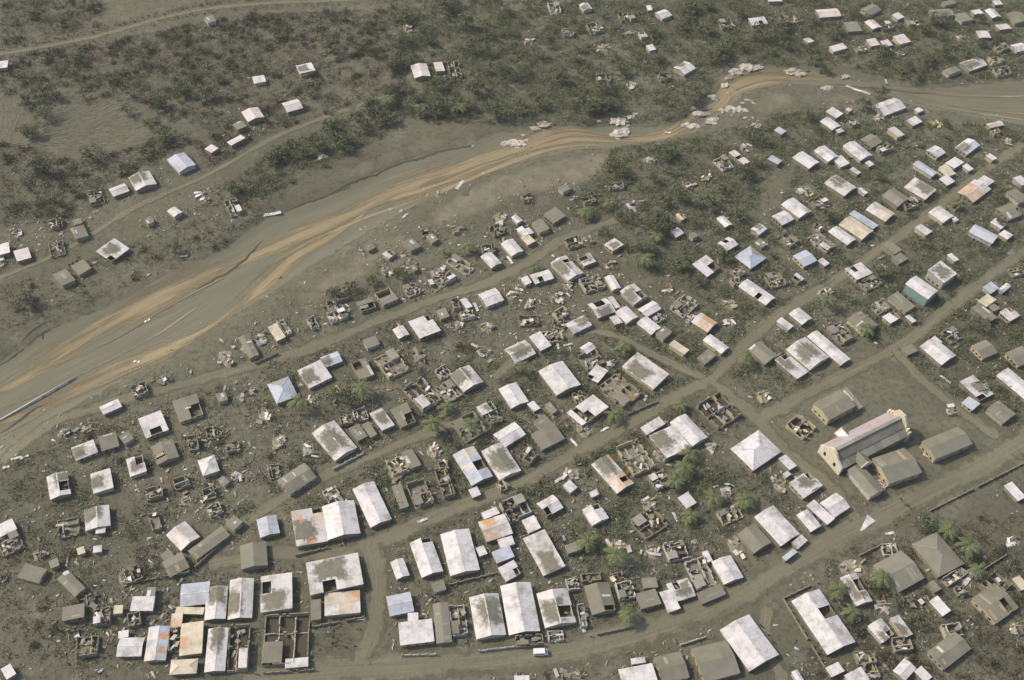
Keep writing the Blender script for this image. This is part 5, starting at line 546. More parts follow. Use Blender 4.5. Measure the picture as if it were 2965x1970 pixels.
YARD_WALLS = [(96.2, 172.5, 108.4, 179.1, 'g', 'grey low yard wall, leftmost below the wide bottom street'), (96.2, 172.5, 106.8, 149.3, 'g', 'grey low yard wall above the bottom lane'), (124.9, 190.7, 132.5, 195.1, 'g', 'grey low yard wall, second from left below the wide bottom street'), (31.3, 154.9, 45.1, 159.1, 'g', 'grey low yard wall, second from left above the wide bottom street'), (60.7, 153.8, 68.8, 157.0, 'w', 'pale low yard wall below the wide bottom street'), (-28.9, 144.5, -18.4, 145.5, 'w', 'pale low yard wall, leftmost above the wide bottom street'), (-4.4, 147.5, 6.5, 149.5, 'w', 'pale low yard wall, second from left above the wide bottom street'), (-73.9, 135.6, -56.0, 138.0, 'g', 'grey low yard wall, leftmost above the wide bottom street'), (-68.5, 177.4, -58.6, 181.1, 'g', 'grey low yard wall, second from left above the long middle street'), (-58.7, 152.3, -42.8, 156.6, 'g', 'grey low yard wall below the short cross street'), (-15.9, 170.1, -0.3, 175.4, 'g', 'grey low yard wall, second from left below the long middle street'), (-61.2, 212.7, -51.5, 220.3, 'w', 'pale low yard wall above the short middle street'), (153.4, 210.8, 195.6, 235.5, 'g', 'grey low yard wall, third from left below the wide bottom street'), (-122.8, 163.1, -102.7, 168.9, 'g', 'grey low yard wall, leftmost below the long middle street'), (-102.7, 168.9, -92.3, 183.8, 'g', 'grey low yard wall, leftmost above the long middle street'), (45.6, 245.1, 57.2, 252.2, 'g', 'grey low yard wall, third from left above the long middle street'), (-98.6, 259.0, -91.1, 264.6, 'g', 'grey low yard wall above the riverside street'), (163.5, 185.7, 176.2, 194.2, 'g', 'grey low yard wall, fourth from left below the wide bottom street')]
BOULDERS = [(-8.8, 402.7, 5.5, 'pale boulder, leftmost on the riverbed'), (-4.1, 403.6, 8.5, 'huge pale boulder, leftmost on the riverbed'), (4.9, 413.9, 4.5, 'pale boulder, leftmost among trees across the river'), (-0.7, 409.2, 2.2, 'small pale boulder, third from left on the riverbed'), (1.5, 406.1, 2.4, 'small pale boulder, fourth from left on the riverbed'), (46.3, 416.0, 11, 'huge pale boulder, second from left on the riverbed'), (45.6, 422.9, 7.5, 'huge pale boulder, second from left among trees across the river'), (51.3, 426.4, 4, 'pale boulder, second from left among trees across the river'), (53.5, 428.8, 3, 'small pale boulder, third from left among trees across the river'), (49.1, 420.7, 3, 'small pale boulder, second from left among trees across the river'), (35.7, 421.9, 2.4, 'small pale boulder, leftmost among trees across the river'), (77.8, 424.3, 5, 'pale boulder, second from left on the riverbed'), (91.8, 428.2, 8, 'huge pale boulder above the riverside street'), (84.6, 433.5, 7, 'huge pale boulder, third from left on the riverbed'), (87.9, 434.3, 5, 'pale boulder, fourth from left on the riverbed'), (82.0, 435.9, 3, 'small pale boulder, fourth from left among trees across the river'), (97.4, 437.0, 5, 'pale boulder, seventh from left on the riverbed'), (101.3, 438.7, 5, 'pale boulder, leftmost above the riverside street'), (104.5, 437.2, 6, 'pale boulder, second from left above the riverside street'), (107.7, 436.7, 4, 'pale boulder, leftmost above the upper-right main road'), (109.6, 445.2, 2.5, 'small pale boulder, second from left above the upper-right main road'), (111.7, 444.5, 2.2, 'small pale boulder, fourth from left above the upper-right main road'), (112.7, 442.8, 2.2, 'small pale boulder, fifth from left above the upper-right main road'), (107.2, 442.7, 2.2, 'small pale boulder, leftmost above the upper-right main road'), (92.1, 446.6, 6, 'pale boulder, third from left among trees across the river'), (94.2, 445.9, 3.5, 'pale boulder, fifth from left on the riverbed'), (106.2, 469.1, 8, 'huge pale boulder, third from left among trees across the river'), (112.2, 473.5, 8, 'huge pale boulder, fourth from left among trees across the river'), (118.7, 475.1, 6, 'pale boulder, fifth from left among trees across the river'), (99.5, 457.3, 5, 'pale boulder, sixth from left on the riverbed'), (101.7, 463.0, 4, 'pale boulder, fourth from left among trees across the river'), (-92.8, 382.5, 5.5, 'pale boulder in the scrub across the river'), (-48.5, 322.7, 2.4, 'small pale boulder, leftmost above the riverside street'), (-52.6, 351.6, 2.2, 'small pale boulder, leftmost on the riverbed'), (-29.0, 331.7, 1.8, 'small pale boulder, third from left above the riverside street'), (-47.5, 316.4, 1.6, 'small pale boulder, second from left above the riverside street'), (67.6, 192.6, 2.4, 'small pale boulder above the wide bottom street'), (107.7, 430.6, 3, 'small pale boulder, third from left above the upper-right main road'), (110.9, 425.0, 3.2, 'small pale boulder, sixth from left above the upper-right main road'), (9.1, 416.8, 7, 'huge pale boulder, leftmost among trees across the river'), (81.8, 423.8, 6, 'pale boulder, third from left on the riverbed'), (136.5, 474.5, 8, 'huge pale boulder, fourth from left on the riverbed'), (140.3, 472.6, 7, 'huge pale boulder, fifth from left on the riverbed'), (151.5, 459.7, 6, 'pale boulder, second from left above the upper-right main road'), (163.4, 471.1, 5, 'pale boulder in the top-right settlement'), (-24.0, 398.9, 2, 'small pale boulder, second from left on the riverbed')]
LOOSE_SHEETS = [(-28.0, 370.2, 7, 60, 'long loose roofing sheet above the riverside street'), (-109.1, 343.9, 9, 15, 'long loose roofing sheet in the scrub across the river'), (-50.4, 347.5, 4, 45, 'loose pale roofing sheet, leftmost above the riverside street'), (129.4, 203.8, 7.5, 40, 'long loose roofing sheet, leftmost below the wide bottom street'), (28.7, 158.7, 5, 110, 'loose pale roofing sheet, leftmost above the wide bottom street'), (61.4, 202.0, 4, 120, 'loose pale roofing sheet, second from left above the wide bottom street'), (183.5, 469.2, 5, 90, 'loose pale roofing sheet in the top-right settlement'), (167.9, 460.3, 13, -20, 'long loose roofing sheet on the riverbed'), (20.6, 215.0, 5, 30, 'loose pale roofing sheet below the long middle street'), (24.6, 217.6, 3, 45, 'small loose roofing sheet below the long middle street'), (28.7, 237.1, 4, -40, 'loose pale roofing sheet, third from left above the long middle street'), (36.6, 237.9, 4, 25, 'loose pale roofing sheet, fourth from left above the long middle street'), (25.2, 231.3, 4, -45, 'loose pale roofing sheet, second from left above the long middle street'), (-27.3, 194.2, 4, 20, 'loose pale roofing sheet, leftmost above the long middle street'), (-44.2, 156.2, 4, 5, 'loose pale roofing sheet below the short cross street'), (157.6, 235.1, 3.5, -15, 'small loose roofing sheet above the wide bottom street'), (172.2, 272.6, 5, -35, 'loose pale roofing sheet above the path beside the square'), (-139.9, 314.3, 3, 10, 'small loose roofing sheet in the scrub across the river'), (-146.7, 279.6, 2.5, 40, 'small loose roofing sheet, second from left on the riverbed'), (50.8, 364.8, 3, 70, 'small loose roofing sheet above the riverside street'), (69.2, 417.8, 3, 0, 'small loose roofing sheet, third from left on the riverbed'), (52.6, 253.9, 3, 60, 'small loose roofing sheet above the long middle street'), (161.5, 184.8, 7, 40, 'long loose roofing sheet, second from left below the wide bottom street'), (-145.0, 258.0, 2.5, 0, 'small loose roofing sheet, leftmost on the riverbed'), (-172.0, 210.4, 3, 25, 'small loose roofing sheet, second from left below the riverside street'), (-174.6, 209.8, 4, 15, 'loose pale roofing sheet, leftmost below the riverside street'), (-176.9, 205.8, 2.5, 20, 'small loose roofing sheet, leftmost below the riverside street'), (22.4, 278.3, 4, 15, 'loose pale roofing sheet, second from left below the lane meeting the crossroads'), (18.4, 277.5, 4, 100, 'loose pale roofing sheet, leftmost below the lane meeting the crossroads'), (-15.6, 295.5, 5, -60, 'loose pale roofing sheet, second from left below the riverside street'), (-3.0, 324.0, 5, -50, 'loose pale roofing sheet, second from left above the riverside street'), (137.0, 200.6, 3.5, 10, 'small loose roofing sheet below the wide bottom street')]
SILT = [[(48.5, 243.1), (50.7, 246.4), (63.7, 254.2), (64.4, 252.1), (55.8, 247.3)], [(64.2, 256.4), (69.2, 260.5), (71.2, 258.5), (65.9, 255.4)], [(111.9, 257.3), (117.6, 262.1), (124.5, 268.1), (127.4, 267.2), (121.1, 262.3), (113.0, 256.4)], [(150.1, 285.3), (154.1, 290.3), (158.8, 293.6), (160.5, 293.2), (155.3, 289.2), (151.3, 284.8)], [(169.9, 302.1), (173.6, 306.7), (175.9, 306.8), (171.7, 301.6)], [(200.5, 331.1), (209.3, 341.8), (217.6, 350.0), (220.7, 346.9), (211.9, 342.7), (202.3, 330.6)]]
SAND = [[(-45.7, 351.1), (-18.4, 375.9), (19.1, 396.6), (56.1, 404.5), (47.5, 387.4), (25.4, 370.4), (0.2, 359.5), (-34.8, 337.0)], [(-95.9, 290.0), (-78.8, 316.1), (-55.8, 339.2), (-40.1, 333.8), (-57.7, 309.0), (-81.6, 288.8)], [(-107.0, 349.3), (-78.6, 365.4), (-26.3, 401.8), (-14.4, 409.4), (-41.2, 407.4), (-69.9, 388.8), (-98.2, 365.1)], [(104.3, 436.6), (112.2, 451.3), (126.1, 458.1), (138.8, 453.9), (139.8, 445.2), (125.8, 436.3), (112.3, 430.5)], [(79.7, 419.0), (91.2, 432.9), (102.0, 433.9), (94.7, 423.8), (85.9, 418.0)], [(138.8, 453.9), (163.8, 460.0), (184.0, 449.6), (168.2, 446.3), (148.1, 442.6)]]
CUT_BANKS = [[(-191.3, 263.2), (-188.5, 268.9), (-184.9, 273.9), (-180.4, 276.3)], [(-187.9, 263.4), (-184.2, 269.0), (-179.7, 274.2)], [(-196.2, 251.5), (-191.5, 258.7), (-189.0, 262.8)], [(-185.4, 221.0), (-179.6, 230.2), (-172.2, 236.4)], [(-133.0, 297.3), (-124.1, 305.4), (-120.9, 307.4), (-115.6, 316.8), (-108.8, 329.2)], [(-106.3, 345.5), (-85.7, 360.4), (-60.8, 381.1), (-41.8, 392.1), (-20.1, 401.4)], [(151.1, 463.5), (173.4, 464.2), (195.3, 462.8), (208.4, 461.9)], [(72.2, 423.5), (76.8, 429.1), (81.5, 434.7), (88.2, 436.7), (94.9, 439.6)]]
CHURCH = [(116.53, 233.43), (122.11, 224.48), (151.08, 240.3)]
PIPE = [(-188.5, 225.6), (-166.1, 249.0)]
VAN = [15.3, 148.2]
# ------------------------------------------------------------------ materials
MATS = {}
def nodes(name):
    m = bpy.data.materials.new(name); m.use_nodes = True; t = m.node_tree
    b = t.nodes['Principled BSDF']; MATS[name] = m
    return m, t, b
def N(t, k, **kw):
    n = t.nodes.new(k)
    for a, v in kw.items():
        if isinstance(a, str) and a.startswith('i_'):
            n.inputs[a[2:]].default_value = v
        else: setattr(n, a, v)
    return n
def mixc(t, fac, a, b):
    n = N(t, 'ShaderNodeMix', data_type='RGBA')
    for s, v in ((n.inputs[0], fac), (n.inputs[6], a), (n.inputs[7], b)):
        if hasattr(v, 'links'): t.links.new(v, s)
        else: s.default_value = v if not isinstance(v, tuple) else (*v, 1)
    return n.outputs[2]
def noise(t, scale, detail=4, rough=.6, vec=None, dist=0):
    n = N(t, 'ShaderNodeTexNoise'); n.inputs['Scale'].default_value = scale; n.inputs['Detail'].default_value = detail
    n.inputs['Roughness'].default_value = rough; n.inputs['Distortion'].default_value = dist
    if vec is not None: t.links.new(vec, n.inputs['Vector'])
    return n.outputs['Fac']
def ramp(t, v, lo, hi):
    n = N(t, 'ShaderNodeMapRange'); n.inputs[1].default_value = lo; n.inputs[2].default_value = hi; n.clamp = True
    t.links.new(v, n.inputs[0]); return n.outputs[0]
def bump(t, b, h, strength, dist):
    n = N(t, 'ShaderNodeBump'); n.inputs['Strength'].default_value = strength; n.inputs['Distance'].default_value = dist
    t.links.new(h, n.inputs['Height']); t.links.new(n.outputs[0], b.inputs['Normal'])
def math_n(t, op, a, b):
    n = N(t, 'ShaderNodeMath', operation=op)
    for s, v in ((n.inputs[0], a), (n.inputs[1], b)):
        if hasattr(v, 'links'): t.links.new(v, s)
        else: s.default_value = v
    return n.outputs[0]
def worldpos(t): return N(t, 'ShaderNodeNewGeometry').outputs['Position']

ASH = (.160, .149, .103); ASH_DK = (.112, .106, .071); ASH_LT = (.220, .200, .143)
def ground_mat(name, base, dark, light, big=.012, mottle=1.0):
    m, t, b = nodes(name); p = worldpos(t)
    c = mixc(t, ramp(t, noise(t, big, 5, .6, p), .38, .66), dark, base)
    c = mixc(t, math_n(t, 'MULTIPLY', ramp(t, noise(t, .09, 6, .65, p), .52, .72), .7*mottle), c, light)
    c = mixc(t, math_n(t, 'MULTIPLY', ramp(t, noise(t, .45, 5, .7, p), .48, .66), .75*mottle), c, tuple(.62*v for v in dark))
    t.links.new(c, b.inputs['Base Color']); b.inputs['Roughness'].default_value = .95; b.inputs['Specular IOR Level'].default_value = .15
    bump(t, b, noise(t, .8, 5, .7, p), .8, .35)
    return m
ground_mat('ash_ground', ASH, ASH_DK, ASH_LT)
ground_mat('ash_road', (.185, .170, .112), (.162, .151, .101), (.218, .192, .124), .03, .4)
ground_mat('sand', (.225, .200, .138), (.195, .175, .119), (.265, .234, .168), .05, .6)
ground_mat('silt', (.36, .32, .26), (.24, .21, .155), (.46, .42, .36), .15, .6)
def soft_rim(m, lo, hi, amt, sc):
    t = m.node_tree; b = t.nodes['Principled BSDF']; at = N(t, 'ShaderNodeAttribute', attribute_name='rim').outputs['Fac']
    t.links.new(ramp(t, math_n(t, 'ADD', at, math_n(t, 'MULTIPLY', math_n(t, 'SUBTRACT', noise(t, sc, 5, .65, worldpos(t)), .5), amt)), lo, hi), b.inputs['Alpha'])
m = MATS['ash_road']; t = m.node_tree; b = t.nodes['Principled BSDF']; uv = N(t, 'ShaderNodeTexCoord').outputs['UV']
mp = N(t, 'ShaderNodeMapping'); mp.inputs['Scale'].default_value = (.03, 1.3, 1); t.links.new(uv, mp.inputs[0]); src = b.inputs['Base Color'].links[0].from_socket
rt = noise(t, 1.0, 5, .65, mp.outputs[0], .3)
c = mixc(t, math_n(t, 'MULTIPLY', ramp(t, rt, .50, .68), .55), src, (.25, .222, .155)); c = mixc(t, math_n(t, 'MULTIPLY', ramp(t, rt, .46, .34), .5), c, (.105, .098, .064))
t.links.new(c, b.inputs['Base Color'])
soft_rim(MATS['ash_road'], .0, .55, 1.5, .2); soft_rim(MATS['sand'], .15, 1.1, 1.3, .10); soft_rim(MATS['silt'], .25, .9, 1.4, .5)
def wall_mat(name, col, dirt=.5):
    m, t, b = nodes(name); p = worldpos(t)
    c = mixc(t, math_n(t, 'MULTIPLY', ramp(t, noise(t, .6, 5, .7, p), .40, .68), dirt), col, ASH)
    oi = N(t, 'ShaderNodeObjectInfo').outputs['Random']
    c = mixc(t, math_n(t, 'MULTIPLY', oi, .35), c, ASH_DK)
    t.links.new(c, b.inputs['Base Color']); b.inputs['Roughness'].default_value = .9; b.inputs['Specular IOR Level'].default_value = .2
    bump(t, b, noise(t, 2.0, 4, .6, p), .3, .1)
for k, c in dict(w=(.52, .49, .43), g=(.29, .26, .19), c=(.56, .47, .30), y=(.60, .52, .33), t=(.25, .40, .36), b=(.36, .44, .50), n=(.55, .20, .12)).items():
    wall_mat('wall_'+k, c)
wall_mat('church_plaster', (.80, .71, .53), .3)
wall_mat('white_plaster', (.82, .76, .66), .2)
def metal_mat(name, col, rust=.0, ash=.35, rustcol=(.52, .27, .10), spread=.35):
    m, t, b = nodes(name); p = worldpos(t)
    oi = N(t, 'ShaderNodeObjectInfo').outputs['Random']
    tc = N(t, 'ShaderNodeTexCoord').outputs['Object']
    # streaks along the corrugations of each sheet
    mp = N(t, 'ShaderNodeMapping'); mp.inputs['Scale'].default_value = (9, 1.2, 1); t.links.new(tc, mp.inputs[0])
    va = N(t, 'ShaderNodeVectorMath', operation='ADD'); cmb = N(t, 'ShaderNodeCombineXYZ')
    t.links.new(math_n(t, 'MULTIPLY', oi, 91), cmb.inputs[0]); t.links.new(mp.outputs[0], va.inputs[0]); t.links.new(cmb.outputs[0], va.inputs[1])
    st = noise(t, 1.0, 4, .6, va.outputs[0])
    c = mixc(t, math_n(t, 'MULTIPLY', oi, spread), col, tuple(.62*v for v in col))
    c = mixc(t, math_n(t, 'MULTIPLY', ramp(t, st, .45, .75), .45), c, tuple(.6*v+.05 for v in col))
    if rust: c = mixc(t, math_n(t, 'MULTIPLY', ramp(t, noise(t, .16, 4, .65, p), .56-rust*.16, .66-rust*.1), .85), c, rustcol)
    else: c = mixc(t, math_n(t, 'MULTIPLY', ramp(t, noise(t, .35, 4, .65, p), .60, .72), .5), c, (.42, .30, .18))
    c = mixc(t, math_n(t, 'MULTIPLY', ramp(t, noise(t, .9, 5, .75, p), .46, .70), .38), c, tuple(.55*v+.06 for v in col))
    c = mixc(t, math_n(t, 'MULTIPLY', ramp(t, noise(t, .20, 7, .75, p), .47, .70), ash*2.0), c, ASH_LT)
    t.links.new(c, b.inputs['Base Color']); b.inputs['Roughness'].default_value = .55; b.inputs['Metallic'].default_value = .0; b.inputs['Specular IOR Level'].default_value = .4
    wv = N(t, 'ShaderNodeTexWave'); wv.inputs['Scale'].default_value = 4.0; t.links.new(tc, wv.inputs[0])
    bump(t, b, wv.outputs['Fac'], .25, .04)
metal_mat('metal_w', (.70, .65, .63), 0, .45); metal_mat('metal_p', (.64, .595, .56), 0, .45); metal_mat('metal_b', (.50, .52, .58)); metal_mat('metal_n', (.70, .61, .57))
metal_mat('metal_c', (.66, .56, .40)); metal_mat('metal_r', (.64, .56, .47), .75, .25); metal_mat('metal_rs', (.64, .585, .52), .2, .3)
metal_mat('metal_pink', (.46, .35, .34), .6, .35, (.40, .37, .39), .15); metal_mat('metal_g', (.34, .31, .25), 0, .8)
metal_mat('metal_t', (.30, .48, .44), 0, .3); metal_mat('metal_y', (.66, .52, .20), 0, .3)
metal_mat('metal_orange', (.60, .34, .16), .3, .25)
m, t, b = nodes('ash_roof'); p = worldpos(t)
oi = N(t, 'ShaderNodeObjectInfo').outputs['Random']
c = mixc(t, ramp(t, noise(t, .25, 6, .65, p), .35, .7), (.165, .153, .110), (.235, .215, .163))
c = mixc(t, math_n(t, 'MULTIPLY', oi, .45), c, (.29, .265, .215))
t.links.new(c, b.inputs['Base Color']); b.inputs['Roughness'].default_value = .95; b.inputs['Specular IOR Level'].default_value = .1
bump(t, b, noise(t, 1.1, 5, .65, p), .6, .2)
m2, t, b = nodes('ash_drift'); p = worldpos(t)
c = mixc(t, ramp(t, noise(t, .4, 6, .65, p), .35, .7), (.165, .155, .112), (.235, .215, .163))
t.links.new(c, b.inputs['Base Color']); b.inputs['Roughness'].default_value = .95; b.inputs['Specular IOR Level'].default_value = .1
def thin_rim(t, b, lo, hi, nz):
    at = N(t, 'ShaderNodeAttribute', attribute_name='rim').outputs['Fac']
    fac = ramp(t, math_n(t, 'ADD', at, math_n(t, 'MULTIPLY', math_n(t, 'SUBTRACT', nz, .5), 1.1)), lo, hi)
    t.links.new(fac, b.inputs['Alpha'])
thin_rim(t, b, .10, .62, noise(t, .8, 6, .7, p))
def plain(name, col, rough=.8, var=.3, scale=.8):
    m, t, b = nodes(name); p = worldpos(t)
    c = mixc(t, noise(t, scale, 4, .6, p), tuple(v*(1-var) for v in col), tuple(v*(1+var) for v in col))
    t.links.new(c, b.inputs['Base Color']); b.inputs['Roughness'].default_value = rough; b.inputs['Specular IOR Level'].default_value = .2
plain('floor_shade', (.075, .062, .045)); plain('wood_dark', (.10, .075, .05)); plain('wood_pale', (.36, .28, .17))  # first one: ruin floor with the shade between walls put into its colour
plain('pane_dark', (.03, .03, .028), .3); plain('door_paint', (.20, .17, .12)); plain('bark', (.12, .10, .075)); plain('tyre', (.03, .03, .03))
wall_mat('rock', (.60, .54, .46), .75); plain('vehicle_paint', (.74, .70, .67), .35, .05); plain('pipe_metal', (.50, .52, .50), .5, .1)
def leaf_mat(name, a, b_, dusty):
    m, t, b = nodes(name)
    r = N(t, 'ShaderNodeNewGeometry').outputs['Random Per Island']
    oi = N(t, 'ShaderNodeObjectInfo').outputs['Random']
    c = mixc(t, r, a, b_); c = mixc(t, math_n(t, 'MULTIPLY', ramp(t, r, .55, 1), dusty), c, (.19, .175, .122))
    c = mixc(t, math_n(t, 'MULTIPLY', oi, .4), c, tuple(.7*v for v in a))
    t.links.new(c, b.inputs['Base Color']); b.inputs['Roughness'].default_value = .8; b.inputs['Specular IOR Level'].default_value = .15
leaf_mat('leaf_green', (.098, .116, .058), (.178, .192, .108), .5); leaf_mat('leaf_palm', (.09, .115, .045), (.17, .185, .085), .2)
leaf_mat('leaf_brown', (.052, .045, .029), (.115, .102, .064), .5); leaf_mat('stalk', (.20, .17, .115), (.30, .265, .19), .6)
leaf_mat('leaf_tree', (.096, .106, .056), (.172, .178, .103), .5)
m, t, b = nodes('debris'); r = N(t, 'ShaderNodeNewGeometry').outputs['Random Per Island']
cr_ = N(t, 'ShaderNodeValToRGB'); t.links.new(r, cr_.inputs[0]); e = cr_.color_ramp.elements
e[0].position = 0; e[0].color = (.09, .075, .05, 1); e[1].position = 1; e[1].color = (.52, .49, .44, 1)
for pos, col in ((.30, (.20, .17, .12)), (.55, (.30, .26, .19)), (.80, (.38, .35, .29)), (.86, (.40, .26, .15)), (.92, (.36, .42, .44))):
    q = e.new(pos); q.color = (*col, 1)
t.links.new(cr_.outputs[0], b.inputs['Base Color']); b.inputs['Roughness'].default_value = .8
def flow_mat(name, a, b_, c_, edge):
    m, t, b = nodes(name); uv = N(t, 'ShaderNodeTexCoord').outputs['UV']
    mp = N(t, 'ShaderNodeMapping'); mp.inputs['Scale'].default_value = (.022, .22, 1); t.links.new(uv, mp.inputs[0])
    n1 = noise(t, 1.0, 6, .6, mp.outputs[0], .6)
    mp2 = N(t, 'ShaderNodeMapping'); mp2.inputs['Scale'].default_value = (.035, 1.1, 1); t.links.new(uv, mp2.inputs[0])
    n2 = noise(t, 1.0, 5, .65, mp2.outputs[0], .4)
    c = mixc(t, ramp(t, n1, .42, .62), a, b_)
    c = mixc(t, ramp(t, n2, .52, .66), c, c_)
    if edge:   # braided mud thins out towards the ribbon's rims
        at = N(t, 'ShaderNodeAttribute', attribute_name='rim').outputs['Fac']
        t.links.new(ramp(t, math_n(t, 'ADD', at, math_n(t, 'ADD', math_n(t, 'MULTIPLY', math_n(t, 'SUBTRACT', n2, .5), 2.4), math_n(t, 'MULTIPLY', math_n(t, 'SUBTRACT', n1, .5), 3.2))), .1, .95), b.inputs['Alpha'])
    t.links.new(c, b.inputs['Base Color']); b.inputs['Roughness'].default_value = .7; b.inputs['Specular IOR Level'].default_value = .3
    bump(t, b, n2, .5, .12)
BED = (.164, .151, .098)
flow_mat('river_bed', (.142, .134, .087), BED, (.198, .176, .113), None)
flow_mat('river_mud', (.245, .19, .105), (.30, .232, .128), (.195, .164, .10), BED)

# ------------------------------------------------------------------ mesh helpers
def mesh(name, v, f, mat, smooth=False):
    me = bpy.data.meshes.new(name); me.from_pydata([tuple(q) for q in v], [], f); me.update()
    if mat: me.materials.append(MATS[mat])
    if smooth: me.polygons.foreach_set('use_smooth', [True]*len(me.polygons))
    return me
def link(name, me, parent=None, M=None):
    o = bpy.data.objects.new(name, me); COL.objects.link(o)
    if parent is not None: o.parent = parent
    if M is not None: o.matrix_basis = M
    return o
def tag(o, label, cat, group=None):
    o['label'] = label; o['category'] = cat
    if group: o['group'] = group
    return o
def T(x, y, z): return Matrix.Translation((x, y, z))
def RZ(a): return Matrix.Rotation(a, 4, 'Z')
def RX(a): return Matrix.Rotation(a, 4, 'X')
def RY(a): return Matrix.Rotation(a, 4, 'Y')
def SC(x, y, z): return Matrix.Diagonal((x, y, z, 1))
BF = [(0, 3, 2, 1), (4, 5, 6, 7), (0, 1, 5, 4), (1, 2, 6, 5), (2, 3, 7, 6), (3, 0, 4, 7)]
def boxv(x0, x1, y0, y1, z0, z1):
    return [(x0, y0, z0), (x1, y0, z0), (x1, y1, z0), (x0, y1, z0), (x0, y0, z1), (x1, y0, z1), (x1, y1, z1), (x0, y1, z1)]
_ub = {}
def unit_box(mat):
    if mat not in _ub: _ub[mat] = mesh('box_'+mat, boxv(-.5, .5, -.5, .5, -.5, .5), BF, mat)
    return _ub[mat]
class MB:
    def __init__(s): s.v = []; s.f = []
    def add(s, v, f):
        n = len(s.v); s.v += list(v); s.f += [tuple(i+n for i in q) for q in f]
    def box(s, *a): s.add(boxv(*a), BF)
    def prism(s, poly, y0, y1):                 # polygon in xz extruded along y
        n = len(poly); v = [(x, y0, z) for x, z in poly]+[(x, y1, z) for x, z in poly]
        f = [tuple(range(n)), tuple(range(2*n-1, n-1, -1))]+[(i, i+n, (i+1) % n+n, (i+1) % n) for i in range(n)]
        s.add(v, f)
    def build(s, name, mat, parent=None, M=None, smooth=False): return link(name, mesh(name, s.v, s.f, mat, smooth), parent, M)
# smooth deterministic terrain undulation
_w = [(RNG.uniform(0, 6.28), RNG.uniform(.02, .25), RNG.uniform(0, 6.28)) for _ in range(14)]
def undul(x, y): return sum(.05/(.3+4*k)*np.sin(x*k*math.cos(a)+y*k*math.sin(a)+ph) for a, k, ph in _w)
def inpoly(x, y, poly):
    r = np.zeros(np.shape(x), bool); n = len(poly)
    for i in range(n):
        x1, y1 = poly[i]; x2, y2 = poly[(i+1) % n]
        if y1 == y2: continue
        c = ((y1 > y) != (y2 > y)) & (x < (x2-x1)*(y-y1)/(y2-y1)+x1); r ^= c
    return r
def smooth_line(p, step):
    p = np.array(p, float); q = np.vstack([2*p[0]-p[1], p, 2*p[-1]-p[-2]]); out = []
    for i in range(1, len(q)-2):
        n = max(2, int(np.linalg.norm(q[i+1]-q[i])/step))
        for k in range(n):
            t_ = k/n; a, b_, c, d = q[i-1], q[i], q[i+1], q[i+2]
            out.append(.5*((2*b_)+(-a+c)*t_+(2*a-5*b_+4*c-d)*t_**2+(-a+3*b_-3*c+d)*t_**3))
    out.append(p[-1]); return np.array(out)
# ------------------------------------------------------------------ ground sheet with the river cut into it
ST = 3.0
cx = np.arange(-420, 421, ST); cy = np.arange(60, 781, ST)
GX, GY = np.meshgrid(cx, cy)
bank_u = smooth_line(RIVER_BANKS[0], 8); bank_l = smooth_line(RIVER_BANKS[1], 8)
rpoly = [tuple(q) for q in bank_u]+[tuple(q) for q in bank_l[::-1]]
cut = inpoly(GX, GY, rpoly).astype(float)
for _ in range(2):
    for ax in (0, 1): cut = (np.roll(cut, 1, ax)+cut+np.roll(cut, -1, ax))/3
GZ = undul(GX, GY)-2.2*cut
def gz(x, y):
    fx = np.clip((np.asarray(x)-cx[0])/ST, 0, len(cx)-1.001); fy = np.clip((np.asarray(y)-cy[0])/ST, 0, len(cy)-1.001)
    i = fx.astype(int); j = fy.astype(int); a = fx-i; b_ = fy-j
    return GZ[j, i]*(1-a)*(1-b_)+GZ[j, i+1]*a*(1-b_)+GZ[j+1, i]*(1-a)*b_+GZ[j+1, i+1]*a*b_
ex = np.concatenate([[-5000, -2500, -1200, -700], cx, [700, 1200, 2500, 5000]]); ey = np.concatenate([[-4000, -1500, -500, -100], cy, [1000, 1600, 3000, 6000]])
EX, EY = np.meshgrid(ex, ey); EZ = gz(EX.ravel(), EY.ravel())
EZ = np.where((EX.ravel() < -421) | (EX.ravel() > 421) | (EY.ravel() < 59) | (EY.ravel() > 781), 0, EZ)
nx, ny = len(ex), len(ey); idx = np.arange(nx*ny).reshape(ny, nx)
F4 = np.stack([idx[:-1, :-1], idx[:-1, 1:], idx[1:, 1:], idx[1:, :-1]], -1).reshape(-1, 4)
def big_mesh(name, V, F, mat, smooth=False):
    me = bpy.data.meshes.new(name); V = np.asarray(V, np.float32); F = np.asarray(F, np.int32); k = F.shape[1]
    me.vertices.add(len(V)); me.vertices.foreach_set('co', V.ravel())
    me.loops.add(F.size); me.loops.foreach_set('vertex_index', F.ravel())
    me.polygons.add(len(F)); me.polygons.foreach_set('loop_start', np.arange(0, F.size, k, dtype=np.int32))
    if smooth: me.polygons.foreach_set('use_smooth', np.ones(len(F), bool))
    me.update(calc_edges=True); me.materials.append(MATS[mat]); return me
def structure(name, me, label=None):
    o = link(name, me); o['kind'] = 'structure'
    if label: o['label'] = label
    return o
structure('ground', big_mesh('ground', np.stack([EX.ravel(), EY.ravel(), EZ], -1), F4, 'ash_ground', True))
